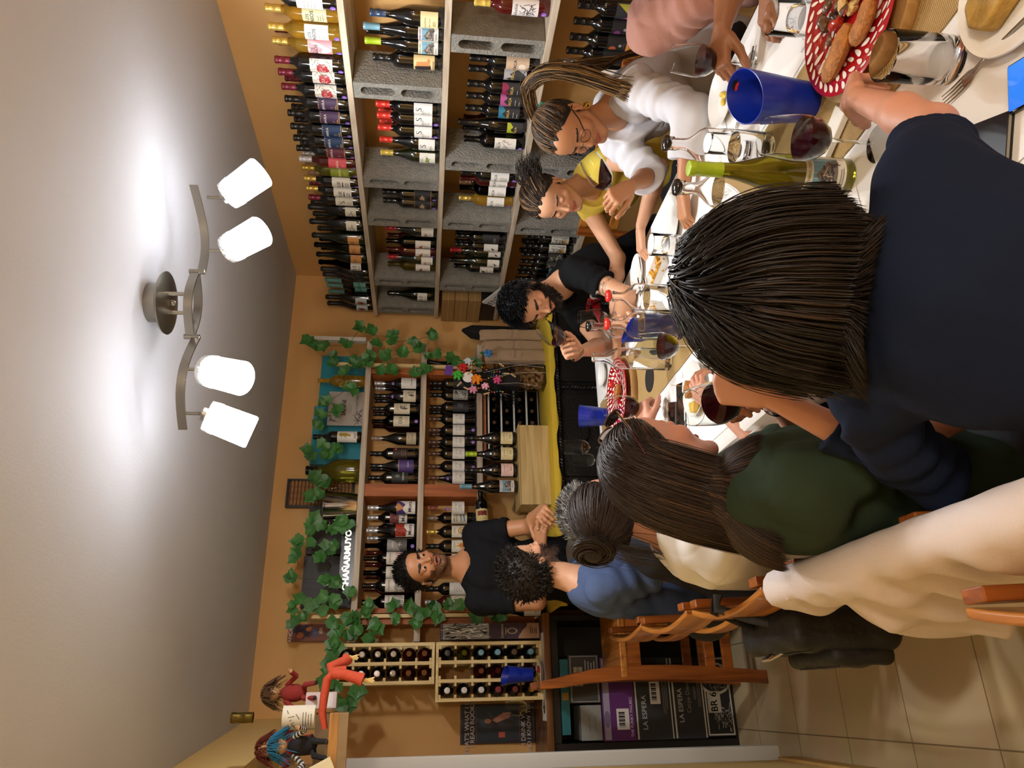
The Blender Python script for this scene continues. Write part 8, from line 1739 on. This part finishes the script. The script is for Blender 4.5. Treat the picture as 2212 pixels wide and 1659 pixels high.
# ---------------------------------------------------------------- chairs
m_ch=wood('chair_wood','#a35a22','#6e3610',.35,'Z',1.0,coat=.3); m_ch2=wood('chair_wood_light','#bf7a30','#8a4c1a',.35,'Y',1.0,coat=.3)
def folding_chair(label,loc,rz,group='folding wooden chairs'):
    """origin on the floor under the back rail; the seat lies toward +x"""
    t=thing('folding_chair',label,'chair',loc,(0,0,rz),group)
    for s_ in (-1,1):
        y=.205*s_
        mb=MB(); mb.bar((-.015,y,.93),(.0,y,.50),.022,.045,up=(0,1,0)); mb.bar((.0,y,.515),(.36,y,.0),.022,.040,up=(0,1,0)); mb.build('back_leg',m_ch,t,smooth=False,bevel=.003)
        mb=MB(); mb.bar((.37,y*.88,.49),(-.06,y*.88,.0),.022,.040,up=(0,1,0)); mb.build('front_leg',m_ch,t,smooth=False,bevel=.003)
    for z,w in ((.875,.10),(.74,.05)):
        mb=MB(); n=12; vs=[]
        for i in range(n+1):
            y=-.235+.47*i/n; x=-.035-.030*(1-(y/.235)**2)
            for dx,dz in ((-.008,-w/2),(.008,-w/2),(.008,w/2),(-.008,w/2)): vs.append((x+dx,y,z+dz))
        mb.add(vs,[(i*4+k,i*4+(k+1)%4,i*4+4+(k+1)%4,i*4+4+k) for i in range(n) for k in range(4)]+[(0,3,2,1),tuple(4*n+k for k in range(4))])
        mb.build('back_rail',m_ch2,t,bevel=.004,angle=30)
    for i in range(6): MB().box(.02+.062*i,.072+.062*i,-.19,.19,.495,.512).build('seat_slat',m_ch,t,smooth=False,bevel=.003)
    MB().box(.10,.13,-.19,.19,.30,.33).build('stretcher',m_ch,t,smooth=False,bevel=.003); MB().box(.20,.22,-.18,.18,.16,.19).build('stretcher',m_ch,t,smooth=False,bevel=.003)
    return t
folding_chair('brown folding chair under the man in the slate blue t-shirt',(.27,2.88,0),0)
folding_chair('brown folding chair under the grey-haired man, between blue shirt and bun',(.26,2.40,0),0)
folding_chair('brown folding chair with the black backpack hung on it, under the woman with the bun',(.255,1.88,0),0)
folding_chair('brown folding chair with the pale jacket over its back, under the woman in green',(.262,1.28,0),0)
folding_chair('brown folding chair nearest the camera, under the woman in navy',(.135,.77,0),0)
for y,x,n in ((1.40,2.36,'person in the pink t-shirt'),(1.98,2.40,'woman in the white shirt'),(2.50,2.40,'woman in the yellow top')): folding_chair('brown folding chair on the shelf side under the '+n,(x-.03,y,0),PI)
folding_chair('brown folding chair on the shelf side under the bearded man in black',(2.24,2.95,0),PI)
# empty bar chair by the left counter
bc=thing('bar_chair','tall empty wooden chair with curved back post before the left counter','chair',(.10,3.72,0))
for y in (-.0,.34):
    mb=MB(); pts=[(-.035,y,1.13),(-.025,y,1.02),(.0,y,.88),(.012,y,.72),(.010,y,.45),(-.005,y,.20),(-.02,y,.0)]; 
    vs=[]; n=len(pts)
    for (x,yy,z),w in zip(pts,(.018,.024,.030,.034,.034,.032,.030)):
        for dx,dy in ((-w,-.016),(w,-.016),(w,.016),(-w,.016)): vs.append((x+dx,yy+dy,z))
    mb.add(vs,[(i*4+k,i*4+(k+1)%4,i*4+4+(k+1)%4,i*4+4+k) for i in range(n-1) for k in range(4)]+[(0,3,2,1),tuple(4*(n-1)+k for k in range(4))]); mb.build('back_post',m_ch,bc,bevel=.004,angle=50)
    MB().box(.36,.40,y-.016,y+.016,0,.70).build('front_leg',m_ch,bc,smooth=False,bevel=.003)
MB().box(-.01,.42,-.02,.36,.70,.735).build('seat',m_ch2,bc,smooth=False,bevel=.006)
for z in (.28,.19): 
    MB().box(.02,.36,-.010,.010,z-.025,z+.025).build('stretcher',m_ch,bc,smooth=False,bevel=.003); MB().box(.02,.36,.33,.35,z-.025,z+.025).build('stretcher',m_ch,bc,smooth=False,bevel=.003)
MB().box(.02,.36,-.012,.012,.63,.70).build('seat_rail',m_ch,bc,smooth=False,bevel=.003); MB().box(-.045,-.02,.0,.34,1.02,1.10).build('top_rail',m_ch,bc,smooth=False,bevel=.004)
# backpack
bp_=thing('backpack','black backpack hanging by its strap on the back of a folding chair','backpack',(.13,1.90,.52)); m_bp=mat('black_nylon','#131417',.6,bump=.5,bscale=30)
def soft(name,m,parent,lo,hi,amp=.004,r=.03,rz=0):
    lo=np.array(lo,np.float32); hi=np.array(hi,np.float32); c=(lo+hi)/2; hf=(hi-lo)/2-r
    def f(P): q=np.abs(P-c)-hf; return np.linalg.norm(np.maximum(q,0),axis=1)+np.minimum(q.max(1),0)-r-amp*np.sin(P[:,1]*45+P[:,2]*20)*np.sin(P[:,2]*38)
    v,F=net(f,lo-.03,hi+.03,.006,1); o=np_mesh(name,v,F,m,parent); return o
soft('pack_body',m_bp,bp_,(-.035,-.15,0),(.070,.15,.30),.004,.035); o=soft('front_pocket',m_bp,bp_,(-.070,-.12,.02),(-.02,.12,.19),.003,.022); 
z_=MB(); z_.tube([(-.071,-.10,.165),(-.073,0,.178),(-.071,.10,.165)],.002,6); z_.tube([(-.036,-.13,.24),(-.038,0,.265),(-.036,.13,.24)],.002,6); z_.build('zipper',mat('zip_grey','#3a3b3e',.4,metal=.6),bp_)
for y in (-.05,.06): MB().tube([(.03,y,.28),(.05,y*.6,.35),(.075,y*.3,.420),(.11,y*.2,.41)],.012,8,flat=.3,up=(0,1,0)).build('strap',m_bp,bp_)
for y in (-.09,.08): MB().tube([(.05,y,.03),(.04,y*1.3,-.06),(.02,y*1.2,-.13),(.03,y*.9,-.18)],.014,8,flat=.2,up=(0,1,0)).build('loose_strap',m_bp,bp_)
MB().tube([(-.035,-.03,.27),(-.05,-.02,.30),(-.05,.02,.30),(-.035,.03,.27)],.004,8).build('buckle',silver,bp_)
# pale jacket over the chair
def jacket():
    nu,nv=96,60; vs=[];fs=[]; rn=random.Random(6)
    for i in range(nu+1):
        u=i/nu; y=-.72+1.04*u
        for k in range(nv+1):
            v=k/nv; L_=.78; s_=v*L_
            if s_<.22: x=.030+.0; z=.72+s_; x=.045-.03*s_
            elif s_<.30: a=(s_-.22)/.08*PI; x=-.0+.040*math.cos(a); z=.94+.030*math.sin(a)
            else: x=-.045-.05*(s_-.30); z=.94-(s_-.30)*(1.0+.12*math.sin(u*5))
            w=.026*math.sin(u*17+1.6*math.sin(v*5))+.014*math.sin(u*41+v*9)+.015*math.sin(u*71-v*11+2*math.sin(v*7)); k_=min(1,abs(s_-.26)*5)
            vs.append((x-w*k_*(1 if s_>.26 else .2)-.03*k_*max(0,(s_-.3))*math.sin(u*3.1),y+.02*math.sin(v*6+u*3)*k_,z+.010*math.sin(u*9)*k_))
    for i in range(nu):
        for k in range(nv): fs.append((i*(nv+1)+k,(i+1)*(nv+1)+k,(i+1)*(nv+1)+k+1,i*(nv+1)+k+1))
    t=thing('jacket','pale pinkish linen jacket draped over the back of a folding chair','jacket',(.205,1.22,0),0)
    mb=MB(); mb.add(vs,fs); o=mb.build('jacket_cloth',mat('linen','#d8cbc6',.9,bump=.12,bscale=300),t); s=o.modifiers.new('t','SOLIDIFY'); s.thickness=.004
jacket()
# ---------------------------------------------------------------- puppets and bottle on the wall box, upper left
pb=thing('wall_box','wooden wall box with white slanting trim, holding puppets and a bottle, upper left','shelf',(-.13,3.22,1.985))
MB().box(-.128,.105,-.20,.16,0,.035).build('box_base',wood('box_wood','#b07a34','#7c4e1c',.5,'X',1.0),pb,smooth=False,bevel=.002)
MB().box(-.128,.105,.04,.16,.035,.115).build('back_step',mat('tan_board','#8a6f4a',.6,noise=.15,nscale=20),pb,smooth=False,bevel=.002)
MB().box(-.128,.105,-.215,-.20,-.035,.0).build('box_front',mat('tan_board','#8a6f4a',.6,noise=.15,nscale=20),pb,smooth=False,bevel=.002)
mb=MB(); mb.bar((-.06,-.225,.01),(-.15,-.225,.20),.05,.014,up=(0,1,0)); mb.build('white_trim',mat('cream_trim','#d9cda8',.5),pb,smooth=False,bevel=.002)
Z2=2.022
place_bottle('bx','g','k','lace',0,-.035,3.14,Z2,R(-15),'large dark green-necked bottle with cream label standing on the wall box among puppets','bottles on the wall box',sc=1.25)
def limb(mb,pts,r,m=0): mb.tube(pts,r,8,m=m)
c_skin=mat('puppet_skin','#c49a6c',.7)
def puppet(label,loc,hairc,shirtc,rz=0,hang=False,stripe=False):
    t=thing('puppet',label,'puppet',loc,(0,0,rz),'puppets on the wall box')
    MB().ball((0,0,.10),(.035,.028,.055),14).build('torso',mat('puppet_cloth_'+shirtc.lstrip('#'),shirtc,.9),t)
    MB().ball((0,0,.185),(.030,.030,.032),14).ball((0,-.032,.182),(.007,.012,.007),8).build('head',c_skin,t)
    rn=random.Random(int(abs(loc[0]*1000))); mb=MB()
    for i in range(240):
        d=Vector((rn.gauss(0,1),rn.gauss(0,1)+.3,rn.gauss(0,.6)+.8)).normalized(); p=Vector((0,0,.185))+d*.028; q=p+d*.022+Vector((0,0,-.006)); e=q+Vector((d.x*.02,d.y*.02,-.03))
        mb.tube([p,q,e],[.0022,.002,.0008],4)
    mb.build('hair',mat('puppet_hair_'+hairc.lstrip('#'),hairc,.8),t)
    for s_ in (-1,1):
        ms=[mat('puppet_cloth_'+shirtc.lstrip('#'),shirtc,.9),mat('stripe_white','#c9c9c4',.8),mat('stripe_dark','#26262a',.8)]
        mb=MB(); A=Vector((s_*.03,0,.13)); B_=Vector((s_*.06,-.03,.09)); C_=Vector((s_*.075,-.06,.11)); N_=14
        for i in range(N_):
            a=A.lerp(B_,i/(N_/2)) if i<N_/2 else B_.lerp(C_,(i-N_/2)/(N_/2)); b_=A.lerp(B_,(i+1)/(N_/2)) if i+1<=N_/2 else B_.lerp(C_,(i+1-N_/2)/(N_/2)); mb.tube([a,b_],.010,8,m=(1+i%2) if stripe else 0)
        mb.build('sleeve',ms,t); h=MB(); h.ball(tuple(C_),(.009,.009,.009),8)
        for k in range(4): h.tube([C_,C_+Vector((s_*.004*(k-1.5),-.014,.004*(k-1)))],.0025,6)
        h.build('hand',c_skin,t)
        l=MB(); l.tube([(s_*.018,0,.06),(s_*.025,-.05,.05),(s_*.028,-.075,.005 if not hang else -.05)],[.012,.011,.009],8); l.build('leg',ms[0],t)
        MB().ball((s_*.028,-.082,.003 if not hang else -.055),(.009,.016,.007),10).build('shoe',mat('puppet_shoe','#2a2018',.6),t)
    return t
puppet('puppet with blue woolly hair and striped sleeves on the wall box',(-.135,3.11,Z2),'#1f6f96','#1b1b1f',R(-10),stripe=True)
puppet('puppet with red clothes behind the blue-haired one on the wall box',(-.15,3.30,Z2+.08),'#6b2a1c','#9c1f22',R(10))
puppet('puppet with brown hair tucked behind the bottle on the wall box',(.05,3.31,Z2+.08),'#5a4028','#8c2a24',R(5))
t=thing('puppet','puppet in orange cloth draped over the wall box edge, pale hands hanging down',  'puppet',(.02,3.05,Z2),0,'puppets on the wall box'); m_o=mat('puppet_cloth_orange','#b8462a',.9,bump=.4,bscale=60)
MB().tube([(-.10,.0,.016),(-.04,-.0,.030),(.02,.0,.026),(.07,.0,.02),(.10,-.0,-.01),(.105,0,-.05)],[.014,.018,.020,.020,.020,.017],12,flat=.8).build('body_cloth',m_o,t)
MB().tube([(.09,0,.0),(.115,.02,.015),(.135,.04,-.035),(.145,.05,-.045)],[.018,.018,.020,.024],12).build('sleeve',m_o,t); MB().tube([(.09,-.01,.0),(.085,-.03,-.05),(.07,-.03,-.10),(.065,-.03,-.115)],[.018,.019,.022,.025],12).build('sleeve',m_o,t)
for c in ((.150,.05,-.055),(.064,-.03,-.125)):
    h=MB(); h.ball(c,(.009,.008,.010),10)
    for k in range(4): h.tube([c,(c[0]+.006*(k-1.5),c[1]-.004,c[2]-.030-.004*(k%2))],[.004,.003],6)
    h.build('hand',mat('puppet_hand','#c9ab62',.6),t)
carton('small_card_box','small pink and white card box with black cord behind the bottle on the wall box','box',-.01,.05,Z2,Z2+.12,3.24,.03,'#dcc8c8',[('r',-.8,.8,.1,.4,'#e8e4e0')])
